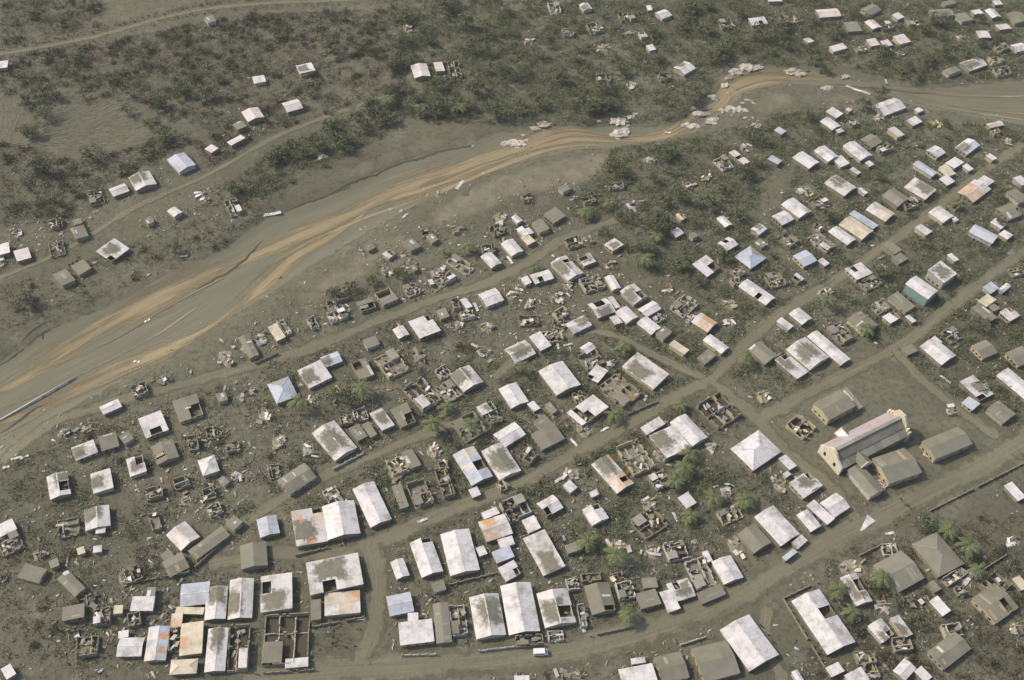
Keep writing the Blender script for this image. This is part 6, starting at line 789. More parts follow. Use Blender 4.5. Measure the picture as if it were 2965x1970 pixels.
def sheet(name, L, Rr, nacross, lift, mat, label, wob=0, rim=False):
    """ribbon between two polylines that lies on the ground"""
    n = min(len(L), len(Rr)); a = np.linspace(0, 1, nacross)
    P = L[:n, None, :]*(1-a)[None, :, None]+Rr[:n, None, :]*a[None, :, None]
    if wob:
        P[:, 0] += RNG.normal(0, wob, (n, 2)); P[:, -1] += RNG.normal(0, wob, (n, 2))
    z = gz(P[..., 0], P[..., 1])+lift
    V = np.concatenate([P, z[..., None]], -1).reshape(-1, 3); id_ = np.arange(n*nacross).reshape(n, nacross)
    F = np.stack([id_[:-1, :-1], id_[:-1, 1:], id_[1:, 1:], id_[1:, :-1]], -1).reshape(-1, 4)
    # face up
    e1 = V[F[0, 1]]-V[F[0, 0]]; e2 = V[F[0, 2]]-V[F[0, 0]]
    if e1[0]*e2[1]-e1[1]*e2[0] < 0: F = F[:, ::-1]
    me = big_mesh(name, V, F, mat, True)
    s = np.concatenate([[0], np.cumsum(np.linalg.norm(np.diff((L[:n]+Rr[:n])/2, axis=0), axis=1))])
    wd = np.linalg.norm(L[:n]-Rr[:n], axis=1)
    uv = np.stack([np.repeat(s, nacross), ((a[None, :]-.5)*wd[:, None]).ravel()], -1)
    lay = me.uv_layers.new(name='UVMap'); lay.data.foreach_set('uv', uv[F.ravel()].astype(np.float32).ravel())
    if rim:
        at = me.attributes.new('rim', 'FLOAT', 'POINT'); r = (1-np.abs(2*a-1))
        at.data.foreach_set('value', np.tile(r, n).astype(np.float32))
    return structure(name, me, label)
def resample(p, n):
    d = np.concatenate([[0], np.cumsum(np.linalg.norm(np.diff(p, axis=0), axis=1))]); t_ = np.linspace(0, d[-1], n)
    return np.stack([np.interp(t_, d, p[:, 0]), np.interp(t_, d, p[:, 1])], -1)
# pair the banks by their stations so that the ribbon does not shear
def pair(a, b_, per=14):
    A = []; B = []
    for i in range(len(a)-1):
        for k in range(per): t_ = k/per; A.append(np.array(a[i])*(1-t_)+np.array(a[i+1])*t_); B.append(np.array(b_[i])*(1-t_)+np.array(b_[i+1])*t_)
    A = np.array(A); B = np.array(B)
    for _ in range(12): A[1:-1] = (A[:-2]+A[1:-1]*2+A[2:])/4; B[1:-1] = (B[:-2]+B[1:-1]*2+B[2:])/4
    return A, B
bu, bl = pair(*RIVER_BANKS)
sheet('river_bed', bu*.985+bl*.015, bl*.985+bu*.015, 30, .05, 'river_bed', 'broad silted riverbed crossing the picture', .5)
for k, (w, pts) in enumerate(STREAMS):
    c = smooth_line(pts, 3); d = np.gradient(c, axis=0); d /= np.linalg.norm(d, axis=1)[:, None]; nrm = np.stack([-d[:, 1], d[:, 0]], -1)
    s = np.arange(len(c)); ww = 1.12*w*(1+.35*np.sin(s*.11+k)+.25*np.sin(s*.31+2*k))*np.clip(np.minimum(s+2, len(c)+1-s)/16, 0, 1)
    c = c+nrm*(.8*np.sin(s*.13+k)+.5*np.sin(s*.29+3*k))[:, None]
    sheet('stream', c-nrm*ww[:, None], c+nrm*ww[:, None], 9, .09+.02*k, 'river_mud', 'tan muddy stream braiding down the riverbed', 0, True)
plain_c = nodes('cut_bank'); b = plain_c[2]; t = plain_c[1]
t.links.new(mixc(t, noise(t, .5, 5, .7, worldpos(t)), (.075, .066, .045), (.135, .122, .082)), b.inputs['Base Color']); b.inputs['Roughness'].default_value = .95
for k, pts in enumerate(CUT_BANKS):
    c = smooth_line(pts, 1.5); d = np.gradient(c, axis=0); d /= np.linalg.norm(d, axis=1)[:, None]; nrm = np.stack([-d[:, 1], d[:, 0]], -1); n = len(c)
    s = np.arange(n); tp = np.clip(np.minimum(s+1, n-s)/6, 0, 1); c = c+nrm*(RNG.normal(0, .18, n)+.5*np.sin(s*.4+k))[:, None]
    offs = (-1.3, -.35, .15, .7); hs_ = (-.2, .45, .5, -.2)      # eroded lip: gentle behind, steep towards the channel
    P = np.stack([c+nrm*(o_*tp)[:, None] for o_ in offs], 1); Z = gz(P[..., 0], P[..., 1])+np.stack([h_*tp+(RNG.uniform(-.15, .15, n) if h_ > 0 else 0) for h_ in hs_], 1)
    V = np.concatenate([P, Z[..., None]], -1).reshape(-1, 3); id_ = np.arange(n*4).reshape(n, 4)
    structure('cut_bank', big_mesh('cut_bank', V, np.stack([id_[:-1, :-1], id_[1:, :-1], id_[1:, 1:], id_[:-1, 1:]], -1).reshape(-1, 4), 'cut_bank'), 'dark eroded bank edge along the riverbed')
OCC = np.zeros((720, 840), bool)            # 1 m raster of what is built, for scattering
def occ_mark(poly):
    xs = [q[0] for q in poly]; ys = [q[1] for q in poly]
    i0, i1 = int(max(0, min(xs)+420)), int(min(839, max(xs)+421)); j0, j1 = int(max(0, min(ys)-60)), int(min(719, max(ys)-59))
    if i1 <= i0 or j1 <= j0: return
    X, Y = np.meshgrid(np.arange(i0, i1)-419.5, np.arange(j0, j1)+60.5); OCC[j0:j1, i0:i1] |= inpoly(X, Y, poly)
def occ(x, y): return OCC[np.clip((np.asarray(y)-60).astype(int), 0, 719), np.clip((np.asarray(x)+420).astype(int), 0, 839)]
occ_mark(rpoly)
for k, (n, w, pts, ph) in enumerate(ROADS):
    c = smooth_line(pts, 3); d = np.gradient(c, axis=0); d /= np.linalg.norm(d, axis=1)[:, None]; nrm = np.stack([-d[:, 1], d[:, 0]], -1)
    s = np.arange(len(c)); ww = w/2*(1+.12*np.sin(s*.21+k)+.1*np.sin(s*.53+k))
    sheet(n, c-nrm*ww[:, None]*1.15, c+nrm*ww[:, None]*1.15, 9, .06+.004*k, 'ash_road', 'ash-covered '+ph[4:], .25, True)
    occ_mark([tuple(q) for q in c-nrm*w/2]+[tuple(q) for q in (c+nrm*w/2)[::-1]])
for k, (poly, mt_, nm_, lb_) in enumerate([(q, 'sand', 'sand_flat', 'pale bare sand flat beside the river') for q in SAND]+[(q, 'silt', 'silt_patch', 'pale dried silt patch on the road') for q in SILT]):
    P_ = np.array(poly); st = .8 if mt_ == 'silt' else 1.5; gx_ = np.arange(P_[:, 0].min()-3, P_[:, 0].max()+3, st); gy_ = np.arange(P_[:, 1].min()-3, P_[:, 1].max()+3, st)
    X, Y = np.meshgrid(gx_, gy_); wv_ = 1.6 if mt_ == 'sand' else .5
    dx = wv_*(np.sin(X*.9+Y*.4)+np.sin(Y*1.7-X*.6)+RNG.normal(0, .5, X.shape)); pl = [tuple(q) for q in smooth_line(poly+[poly[0]], 2)[:-1]]
    ins = inpoly(X+dx, Y-dx, pl); id_ = np.arange(X.size).reshape(X.shape)
    q_ = (ins[:-1, :-1] & ins[:-1, 1:] & ins[1:, 1:] & ins[1:, :-1])
    F = np.stack([id_[:-1, :-1], id_[:-1, 1:], id_[1:, 1:], id_[1:, :-1]], -1)[q_]
    used, F = np.unique(F, return_inverse=True); F = F.reshape(-1, 4)
    V = np.stack([X.ravel(), Y.ravel(), gz(X, Y).ravel()+(.115 if mt_ == 'silt' else .03)+.004*k], -1)[used]
    rm = ins.astype(float)
    for _ in range(16 if mt_ == 'sand' else 5):
        for ax in (0, 1): rm = (np.roll(rm, 1, ax)+rm+np.roll(rm, -1, ax))/3
    me = big_mesh(nm_, V, F, mt_, True); at = me.attributes.new('rim', 'FLOAT', 'POINT'); at.data.foreach_set('value', np.clip(2*rm.ravel()[used]-.8, 0, 1).astype(np.float32))
    structure(nm_, me, lb_)

# ------------------------------------------------------------------ buildings
def sheet_obj(root, Mw, inv, w, l, mat, th=.035, name='roof_sheet'):
    return link(name, unit_box(mat), root, inv @ Mw @ SC(w, l, th))
def walls_mesh(w, d, h, gable, th=.18):
    b_ = MB(); x, y = w/2, d/2
    b_.box(-x, x, -y, -y+th, -.7, h); b_.box(-x, x, y-th, y, -.7, h)
    b_.box(-x, -x+th, -y+th, y-th, -.7, h-.003); b_.box(x-th, x, -y+th, y-th, -.7, h-.003)
    if gable:                                  # ridge runs along x: the gable triangles stand on the x ends
        for xx in (-x, x-th):
            b_.add([(xx, -y, h), (xx, y, h), (xx, 0, h+gable), (xx+th, -y, h), (xx+th, y, h), (xx+th, 0, h+gable)], [(0, 2, 1), (3, 4, 5), (0, 1, 4, 3), (1, 2, 5, 4), (2, 0, 3, 5)])
    return b_
def openings(root, wall, M, inv, w, d, h, near):
    if not near or min(w, d) < 4.2: return
    done = 0
    for nx_, ny_, ln, off in ((0, -1, w, d/2), (-1, 0, d, w/2), (0, 1, w, d/2), (1, 0, d, w/2)):
        nw = (M.to_3x3() @ Vector((nx_, ny_, 0)))
        tocam = (Vector((0, 0, 0))-M.translation); tocam.z = 0; tocam.normalize()
        if nw.dot(tocam) < .25 and not (nw.x < -.7): continue
        ang = math.atan2(ny_, nx_)+math.pi/2
        base = inv @ M @ RZ(ang) @ T(0, -off-.012, 0)
        spots = [(-ln*.28, 'window'), (ln*.28, 'window'), (0, 'door' if done == 0 else 'window')] if ln > 5 else [(-ln*.22, 'door' if done == 0 else 'window'), (ln*.24, 'window')]
        for sx, kind in spots:
            if kind == 'door': link('door', unit_box('door_paint'), wall, base @ T(sx, 0, .75) @ SC(.95, .07, 1.9))
            else: link('window', unit_box('pane_dark'), wall, base @ T(sx, 0, 1.15) @ SC(1.0, .07, .8))
        done += 1
        if done == 2: break
def roof_unit(root, inv, k, s, M, w, d, o, near):
    h = o.get('e', {'G': 2.0, 'S': 1.95, 'H': 2.3}[k])+random.uniform(-.15, .15)
    wm = 'wall_'+o.get('w', random.choice('wggcgw' if s != 'g' else 'gggcw'))
    if (k == 'G' and ((d > w) != bool(o.get('rd') and w >= d))): M = M @ RZ(math.pi/2); w, d = d, w; swap = True
    elif k in 'SH' and d > w*1.15: M = M @ RZ(math.pi/2); w, d = d, w; swap = True
    else: swap = False
    ax = o.get('a')
    if ax: ax = (ax[1], -ax[0]) if swap else ax
    rough_mat = 'metal_'+s if s != 'p' else 'metal_p'
    if o.get('r'): alt = 'metal_r' if s in 'wprc' else 'metal_rs'
    else: alt = rough_mat
    def pick(i, n):
        if s == 'r': return 'metal_r' if i < n*.6 else 'metal_w'
        return alt if (o.get('r') and random.random() < .45) else rough_mat
    holes = o.get('h', 0)
    if k == 'G':
        sl = rad(random.uniform(11, 16)); hs = d/2; rise = hs*math.tan(sl); L = hs/math.cos(sl)
        hf = lambda x, y: h+rise*(1-abs(y)/hs)
        b_ = walls_mesh(w-.6, d-.6, h+.05, rise-.08)
        n = max(2, round(w/2.1)); dropped = []
        if holes:
            c0 = random.randrange(n); side = random.choice((-1, 1))
            dropped = [(side, min(n-1, c0+q)) for q in range(holes)]
        for side in (-1, 1):
            if s == 'g':
                cells = [(0, w)] if not holes else [(-w/2+(c0*w/n)/2, c0*w/n), ((c0+1)*w/n/2, w-(c0+1)*w/n)] if side == dropped[0][0] else [(0, w)]
                for x0, ww in cells:
                    if ww > .3: sheet_obj(root, M @ T(x0, side*hs/2, h+rise/2+.04) @ RX(-side*sl), inv, ww, L+.06, 'ash_roof', .12, 'roof_slope')
                continue
            for i in range(n):
                if (side, i) in dropped: continue
                x0 = -w/2+(i+.5)*w/n; j = random.uniform(0, .035); tl = random.gauss(0, .006)
                ln = L*random.uniform(.985, 1.015)
                sheet_obj(root, M @ T(x0, side*hs/2, h+rise/2+j) @ RX(-side*sl) @ RZ(tl), inv, w/n*1.03, ln, pick(i, n))
        link('ridge_cap', unit_box('metal_w' if s != 'g' else 'ash_roof'), root, inv @ M @ T(0, 0, h+rise+.05) @ SC(w*1.005, .42, .05))
        for _ in range(random.randint(0, 3) if s == 'g' else 0):
            side = random.choice((-1, 1)); sheet_obj(root, M @ T(random.uniform(-.45, .45)*w, side*hs*.5, h+rise/2+.125+random.uniform(0, .03)) @ RX(-side*sl) @ RZ(random.gauss(0, .03)), inv, random.uniform(.4, 1.5), L*random.uniform(.5, .95), random.choice(('metal_w', 'metal_g', 'metal_g', 'wood_pale')))
        cell = lambda x, y: (1 if y > 0 else -1, int((x+w/2)/(w/n)))
    elif k == 'S':
        sl = rad(random.uniform(3, 6))*random.choice((-1, 1)); n = max(1, round(w/2.2)); mm = max(1, round(d/3.6)); rise = d*math.tan(abs(sl))/2
        hf = lambda x, y: h+.1+y*math.tan(sl)
        b_ = walls_mesh(w-.5, d-.5, h-abs(rise)*.0-.02, 0)
        h_ = h+abs(rise); hf = lambda x, y: h_+y*math.tan(sl)
        dropped = []
        if holes:
            c0 = (random.randrange(n), random.randrange(mm)); dropped = [(min(n-1, c0[0]+q % 2), min(mm-1, c0[1]+q//2)) for q in range(holes)]
        if s == 'g':
            for i in range(max(1, n//2)):
                nn = max(1, n//2)
                if holes and i == c0[0] % nn:
                    cuts = [(-d*.28, d*.44)] if c0[1] % 2 else [(d*.28, d*.44)]
                else: cuts = [(0, d)]
                for y0, dd in cuts: sheet_obj(root, M @ T(-w/2+(i+.5)*w/nn, y0, hf(0, y0)+.03+.004*i) @ RX(sl), inv, w/nn, dd, 'ash_roof', .12, 'roof_slope')
            for _ in range(random.randint(0, 2)):
                y0 = random.uniform(-.42, .42)*d; sheet_obj(root, M @ T(random.uniform(-.2, .2)*w, y0, hf(0, y0)+.12+random.uniform(0, .03)) @ RX(sl) @ RZ(random.gauss(0, .03)), inv, w*random.uniform(.2, .55), random.uniform(.4, 1.4), random.choice(('metal_w', 'metal_g', 'metal_g')))
            cell = lambda x, y: None
        else:
            for i in range(n):
                for q in range(mm):
                    if (i, q) in dropped: continue
                    x0 = -w/2+(i+.5)*w/n; y0 = -d/2+(q+.5)*d/mm
                    sheet_obj(root, M @ T(x0, y0, hf(x0, y0)+.03*q+random.uniform(0, .03)) @ RX(sl) @ RZ(random.gauss(0, .006)), inv, w/n*1.03, d/mm*1.04/math.cos(sl), pick(i, n))
            cell = lambda x, y: (int((x+w/2)/(w/n)), int((y+d/2)/(d/mm)))
    else:
        rise = d/2*math.tan(rad(17)); rl = max(.2, (w-d)/2); x, y = w/2, d/2
        hf = lambda X, Y: h+rise*min(1, (1-abs(Y)/y), ((x-abs(X))/max(.1, x-rl)))
        b_ = walls_mesh(w-.7, d-.7, h+.05, 0); dropped = []; cell = lambda X, Y: None
        mt = 'ash_roof' if s == 'g' else rough_mat
        P = [(-x, -y, h), (x, -y, h), (x, y, h), (-x, y, h), (-rl, 0, h+rise), (rl, 0, h+rise)]
        for fc in ((0, 1, 5, 4), (2, 3, 4, 5), (1, 2, 5), (3, 0, 4)):
            v = [P[i] for i in fc]; n = len(v); v2 = [(a, b2, c2-.06) for a, b2, c2 in v]
            m2 = alt if (o.get('r') and len(fc) == 3) else ('metal_g' if s == 'b' and ax is None and fc[0] == 1 and w > 6 else mt)
            link('roof_slope', mesh('roof_slope', v+v2, [tuple(range(n)), tuple(range(2*n-1, n-1, -1))]+[(i, i+n, (i+1) % n+n, (i+1) % n) for i in range(n)], m2), root, inv @ M)
        for a, b2 in ((0, 4), (3, 4), (1, 5), (2, 5)):
            A, B = Vector(P[a]), Vector(P[b2]); dv = B-A
            link('hip_cap', unit_box(rough_mat if s != 'g' else 'metal_g'), root, inv @ M @ Matrix.Translation((A+B)/2+Vector((0, 0, .05))) @ dv.to_track_quat('X', 'Z').to_matrix().to_4x4() @ SC(dv.length, .35, .05))
    wall = b_.build('wall', wm, root, inv @ M)
    openings(root, wall, M, inv, w-(.6 if k == 'G' else .5 if k == 'S' else .7), d-(.6 if k == 'G' else .5 if k == 'S' else .7), h, near)
    if holes:
        for _ in range(3):
            sheet_obj(root, M @ T(random.uniform(-.3, .3)*w, random.uniform(-.3, .3)*d, random.uniform(.4, 1.2)) @ RZ(random.uniform(0, 3)) @ RX(random.gauss(0, .35)), inv, random.uniform(.2, .9), random.uniform(1, 2.4), random.choice(('wood_pale', 'wood_dark', 'metal_g')), .08, 'fallen_piece')
    if ax and s != 'g':                        # drift of ash lying on the roof
        nr, na = 6, 40; ph = [random.uniform(0, 6.3) for _ in range(4)]; V = []; ok = []
        rx, ry = w*random.uniform(.38, .5), d*random.uniform(.42, .55)
        for r in range(nr+1):
            for a in range(na):
                th = 6.2832*a/na; f = r/nr*(1+.10*math.sin(3*th+ph[1])+.07*math.sin(5*th+ph[2])+.06*math.sin(11*th+ph[3]))/max(abs(math.cos(th)), abs(math.sin(th)))**.8
                X = max(-w/2+.03, min(w/2-.03, ax[0]+rx*f*math.cos(th))); Y = max(-d/2+.03, min(d/2-.03, ax[1]+ry*f*math.sin(th)))
                V.append((X, Y, hf(X, Y)+.055+.06*(1-(r/nr)**2)+random.uniform(0, .03))); ok.append(cell(X, Y) not in dropped)
        Fc = []
        for r in range(nr):
            for a in range(na):
                q = (r*na+a, (r+1)*na+a, (r+1)*na+(a+1) % na, r*na+(a+1) % na)
                if all(ok[i] for i in q): Fc.append(q)
        if Fc:
            me = mesh('ash_drift', V, Fc, 'ash_drift', True); at = me.attributes.new('rim', 'FLOAT', 'POINT')
            at.data.foreach_set('value', [1-r/nr for r in range(nr+1) for _ in range(na)]); link('ash_drift', me, root, inv @ M)
def ruin_unit(root, inv, s, M, w, d, near):
    th = .28; H = random.uniform(1.9, 2.5); b_ = MB()
    def run(p, q, top, low, gaps):
        L = math.dist(p, q); n = max(2, round(L/1.1)); dx, dy = (q[0]-p[0])/L, (q[1]-p[1])/L; hh = random.uniform(low, top)
        for i in range(n):
            hh = min(top, max(low, hh+random.gauss(0, .55)))
            if random.random() < gaps: hz = random.uniform(.15, .7)
            else: hz = hh
            a0, a1 = i*L/n, (i+1)*L/n; px, py = -dy*th/2, dx*th/2
            c = [(p[0]+dx*a+sx*px, p[1]+dy*a+sx*py) for a, sx in ((a0, -1), (a1, -1), (a1, 1), (a0, 1))]
            b_.add([(x, y, -.6) for x, y in c]+[(x, y, hz) for x, y in c], BF)
    x, y = w/2-.15, d/2-.15
    for p, q in (((-x, -y), (x, -y)), ((x, -y), (x, y)), ((x, y), (-x, y)), ((-x, y), (-x, -y))): run(p, q, H+.3, H-1.1, .2)
    wall = b_.build('wall', 'wall_'+(s if s in 'wgc' else 'g'), root, inv @ M)
    if min(w, d) > 3.5:
        for kx in range(1 if w < 8 else 2):
            b_ = MB(); xx = random.uniform(-.28, .28)*w if w < 8 else (-.17+.36*kx)*w; run((xx, -y+.16), (xx, y-.16), H, 1.0, .25); b_.build('partition', 'wall_'+random.choice('wgc'), root, inv @ M)
        b_ = MB(); yy = random.uniform(-.2, .2)*d; run((-x+.16, yy), (x-.16, yy), H-.05, 1.0, .3); b_.build('partition', 'wall_'+random.choice('wgc'), root, inv @ M)
    link('floor', unit_box(random.choice(('ash_roof', 'ash_roof', 'floor_shade'))), root, inv @ M @ T(0, 0, .12) @ SC(w-.7, d-.7, .12))
    for _ in range(random.randint(5, 9) if w*d > 25 else 3):
        sheet_obj(root, M @ T(random.uniform(-.4, .4)*w, random.uniform(-.4, .4)*d, random.uniform(.35, 2.2)) @ RZ(random.uniform(0, 3)) @ RX(random.gauss(0, .25)) @ RY(random.gauss(0, .2)), inv, random.uniform(.5, 1.5), random.uniform(1.2, 2.8), random.choice(('metal_w', 'metal_g', 'metal_g', 'wood_dark', *((('metal_'+s,)*3) if s in 'bt' else ('metal_orange',)*3 if s == 'n' else ('metal_c', 'ash_roof')))), .05, 'fallen_piece')
    if random.random() < .6 and w*d > 30:      # a corner of the old roof still lies across the walls
        sheet_obj(root, M @ T(random.choice((-1, 1))*w*.27, random.choice((-1, 1))*d*.27, H+.35) @ RX(random.gauss(0, .03)), inv, w*.42, d*.42, random.choice(('ash_roof', 'metal_g', 'ash_roof', 'metal_w')), .08, 'roof_slope')
def heap_unit(root, inv, s, M, w, d):
    nr, na = 4, 14; V = []
    for r in range(nr+1):
        for a in range(na):
            th = 6.2832*a/na; f = r/nr*random.uniform(.85, 1.1)
            V.append((w*.52*f*math.cos(th), d*.52*f*math.sin(th), max(-.1, .75*(1-r/nr))+random.uniform(-.15, .25)*(r < nr)-.15*(r == nr)))
    link('rubble', mesh('rubble', V, [(r*na+a, (r+1)*na+a, (r+1)*na+(a+1) % na, r*na+(a+1) % na) for r in range(nr) for a in range(na)], 'wall_g'), root, inv @ M)
    cols = {'w': ('metal_w', 'metal_w', 'metal_g', 'wood_pale', 'metal_n'), 'b': ('metal_b', 'metal_b', 'metal_w', 'metal_g'), 'c': ('metal_c', 'wood_pale', 'metal_w', 'metal_g'), 'g': ('metal_g', 'metal_g', 'wood_dark', 'metal_w', 'ash_roof'), 'y': ('metal_y', 'metal_y', 'metal_w'), 'n': ('metal_orange', 'metal_n', 'metal_w', 'metal_g')}[s]
    for _ in range(random.randint(9, 14)):
        pl = random.random() < .35
        sheet_obj(root, M @ T(random.gauss(0, .25)*w, random.gauss(0, .25)*d, random.uniform(.5, 1.1)) @ RZ(random.uniform(0, 3.1)) @ RX(random.gauss(0, .3)) @ RY(random.gauss(0, .3)), inv, .22 if pl else random.uniform(.6, 1.6), random.uniform(1.5, 3.2), 'wood_pale' if pl else random.choice(cols), .07, 'beam' if pl else 'fallen_piece')
    for _ in range(2):
        b_ = MB(); ln = random.uniform(1.5, 3); n = 3
        for i in range(n): b_.box(-ln/2+i*ln/n, -ln/2+(i+1)*ln/n, -.12, .12, -.4, random.uniform(.9, 2.0))
        b_.build('wall', 'wall_'+random.choice('wgc'), root, inv @ M @ T(random.uniform(-.4, .4)*w, random.uniform(-.4, .4)*d, 0) @ RZ(random.choice((0, 1.571))))
GROUPS = {'house': 'houses of the town', 'shed': 'small sheds between the houses', 'ruin': 'roofless houses', 'wreckage': 'collapsed houses'}
RECTS = []
for name, cat, label, subs in BUILDINGS:
    k, s, x, y, w, d, a, o = subs[0]
    root = bpy.data.objects.new(name, None); COL.objects.link(root); root.empty_display_size = 2
    root.matrix_world = T(x, y, 0) @ RZ(a); tag(root, label, cat, GROUPS[cat]); inv = root.matrix_world.inverted()
    for i, (k, s, x, y, w, d, a, o) in enumerate(subs):
        M = T(x, y, float(gz(x, y))) @ RZ(a); near = y < 420
        if i: o = dict(o); o.setdefault('e', 1.8 if k != 'R' else 0)
        if k == 'R': ruin_unit(root, inv, s, M, w, d, near)
        elif k == 'D': heap_unit(root, inv, s, M, w, d)
        else: roof_unit(root, inv, k, s, M, w, d, o, near)
        ca, sa = math.cos(a), math.sin(a); q = .8
        poly = [(x+ca*u-sa*v, y+sa*u+ca*v) for u, v in ((-w/2-q, -d/2-q), (w/2+q, -d/2-q), (w/2+q, d/2+q), (-w/2-q, d/2+q))]
        RECTS.append((x, y, w, d)); occ_mark(poly)

# ------------------------------------------------------------------ church
c0, c1, c2 = (Vector(q) for q in CHURCH)
ua = math.atan2(c1.y-c0.y, c1.x-c0.x)
church = bpy.data.objects.new('church', None); COL.objects.link(church); church.matrix_world = T(c0.x, c0.y, 0) @ RZ(ua)
tag(church, 'large cream church with long pinkish and grey gabled roof', 'church')
CW, CL = 11.0, 33.0
b_ = MB(); th = .4
for x0, x1, hh in ((0, th, 4.4), (CW-th, CW, 4.1)): b_.box(x0, x1, .5, CL-.5, -.6, hh)
b_.build('wall', 'wall_g', church)
def fac(name, prof, y0, y1, mat='church_plaster'): b_ = MB(); b_.prism(prof, y0, y1); return b_.build(name, mat, church)
fa = fac('facade', [(-.4, -.6), (-.4, 5.0), (.5, 5.5), (2.2, 6.6), (3.9, 8.6), (5.5, 9.3), (7.1, 8.6), (8.8, 6.6), (10.5, 5.4), (11.4, 4.9), (11.4, -.6)], -.25, .5)
fac('rear_wall', [(1.7, -.6), (1.7, 7.7), (3.1, 10.2), (6.6, 10.6), (8.8, 7.9), (9.2, 6.9), (9.2, -.6)], CL-.5, CL+.3)
for x0, hh in ((-.5, 6.1), (.7, 6.9), (9.5, 6.4), (10.7, 5.6)): fac('rear_pier', [(x0, -.6), (x0, hh), (x0+.75, hh+.25), (x0+.75, -.6)], CL-.6, CL+.5)
for x0, z0 in ((2.7, 3.1), (8.0, 3.1)):
    poly = [(x0-.6, z0-.9), (x0+.6, z0-.9), (x0+.6, z0+.5), (x0+.35, z0+1.0), (x0, z0+1.2), (x0-.35, z0+1.0), (x0-.6, z0+.5)]
    b_ = MB(); b_.prism(poly, -.262, -.2); b_.build('window', 'pane_dark', fa)
def slope(name, pa, pb, n, mat, y0=.5, y1=CL-.5):
    dx, dz = pb[0]-pa[0], pb[1]-pa[1]; L = math.hypot(dx, dz); an = math.atan2(dz, dx)
    for i in range(n):
        yc = y0+(i+.5)*(y1-y0)/n
        link(name, unit_box(mat if not isinstance(mat, list) else mat[i % len(mat)]), church, T((pa[0]+pb[0])/2, yc, (pa[1]+pb[1])/2+random.uniform(0, .04)) @ RY(-an) @ SC(L+.1, (y1-y0)/n*1.02, .06))
slope('roof_sheet', (-.35, 4.55), (5.3, 8.35), 12, ['metal_pink'])
slope('roof_slope', (5.3, 8.4), (8.7, 6.0), 6, 'ash_roof')
slope('aisle_roof', (8.6, 5.75), (11.4, 4.2), 8, ['metal_g', 'ash_roof', 'metal_g'])
link('ridge_cap', unit_box('metal_g'), church, T(5.3, CL/2, 8.5) @ SC(1.3, CL-1.1, .1))
for side, y0 in ((-1, 11.0), (1, 9.5)):
    xe = -2.2 if side < 0 else CW+3.0; xi = 3.0 if side < 0 else 7.6; hw = 2.6
    M0 = T(0, y0, 0); e_, r_ = 4.4, 6.0
    b_ = MB(); x0, x1 = sorted((xe, CW*.02 if side < 0 else CW*.98)); b_.box(x0, x1, -hw+.3, hw-.3, -.6, e_); b_.build('transept_wall', 'wall_g', church, M0)
    b_ = MB(); a0, a1 = sorted((xe, xe+side*.25))
    b_.add([(a0, -hw, e_), (a0, hw, e_), (a0, 0, r_+.2), (a1, -hw, e_), (a1, hw, e_), (a1, 0, r_+.2)], [(0, 2, 1), (3, 4, 5), (0, 1, 4, 3), (1, 2, 5, 4), (2, 0, 3, 5)])
    b_.box(a0, a1, -hw, hw, e_-.9, e_); b_.build('transept_gable', 'white_plaster', church, M0)
    for q in (-1, 1):
        L = math.hypot(hw, r_-e_); link('transept_roof', unit_box('metal_n' if (side < 0 and q < 0) else 'ash_roof'), church, M0 @ T((xe+xi)/2, q*hw/2, (e_+r_)/2) @ RX(-q*math.atan2(r_-e_, hw)) @ SC(abs(xi-xe), L+.1, .08))
m_ = church.matrix_world
occ_mark([tuple((m_ @ Vector(q))[:2]) for q in ((-3, -1, 0), (15, -1, 0), (15, 35, 0), (-3, 35, 0))])
occ_mark([(c0.x-20, c0.y+5), (c0.x+30, c0.y-25), (c0.x+75, c0.y+15), (c0.x+25, c0.y+60)])
# ------------------------------------------------------------------ yard walls, pipe, van, loose sheets, boulders
for x0, y0, x1, y1, mt, lb in YARD_WALLS:
    L = math.hypot(x1-x0, y1-y0); a = math.atan2(y1-y0, x1-x0); z = float(gz((x0+x1)/2, (y0+y1)/2))
    root = bpy.data.objects.new('yard_wall', None); COL.objects.link(root); root.matrix_world = T((x0+x1)/2, (y0+y1)/2, z) @ RZ(a); tag(root, lb, 'wall', 'low walls round the yards')
    n = max(3, round(L/2.6))
    for i in range(n):
        if random.random() < .1: continue
        hh = random.uniform(.9, 1.4); b_ = MB(); s0 = -L/2+i*L/n; b_.box(s0, s0+L/n, -.14, .14, -.5, hh)
        b_.build('wall_section', 'wall_'+mt, root)
    for i in range(n+1): link('pillar', unit_box('wall_'+mt), root, T(-L/2+i*L/n, 0, .65) @ SC(.36, .36, 2.1))
(x0, y0), (x1, y1) = PIPE; L = math.hypot(x1-x0, y1-y0)
b_ = MB(); na = 10; V = []
for xx in (-L/2, L/2):
    for a in range(na): V.append((xx, .3*math.cos(6.2832*a/na), .3*math.sin(6.2832*a/na)))
b_.add(V, [(a, (a+1) % na, na+(a+1) % na, na+a) for a in range(na)]+[tuple(range(na-1, -1, -1)), tuple(range(na, 2*na))])
pipe = bpy.data.objects.new('pipeline', None); COL.objects.link(pipe); pipe.matrix_world = T((x0+x1)/2, (y0+y1)/2, 0) @ RZ(math.atan2(y1-y0, x1-x0)); tag(pipe, 'long straight pale pipe lying across the riverbed at left', 'pipe')
zp = float(np.max(gz(np.linspace(x0, x1, 20), np.linspace(y0, y1, 20))))
b_.build('tube', 'pipe_metal', pipe, T(0, 0, zp+.4), True)
for i in range(6):
    f = (i+.5)/6; link('support', unit_box('wall_g'), pipe, T(-L/2+L*f, 0, zp-.9) @ SC(.7, 1.1, 2.4))
van = bpy.data.objects.new('van', None); COL.objects.link(van); van.matrix_world = T(VAN[0], VAN[1], float(gz(*VAN))+.06) @ RZ(.10); tag(van, 'white ash-dusted van parked at the edge of the wide street', 'van')
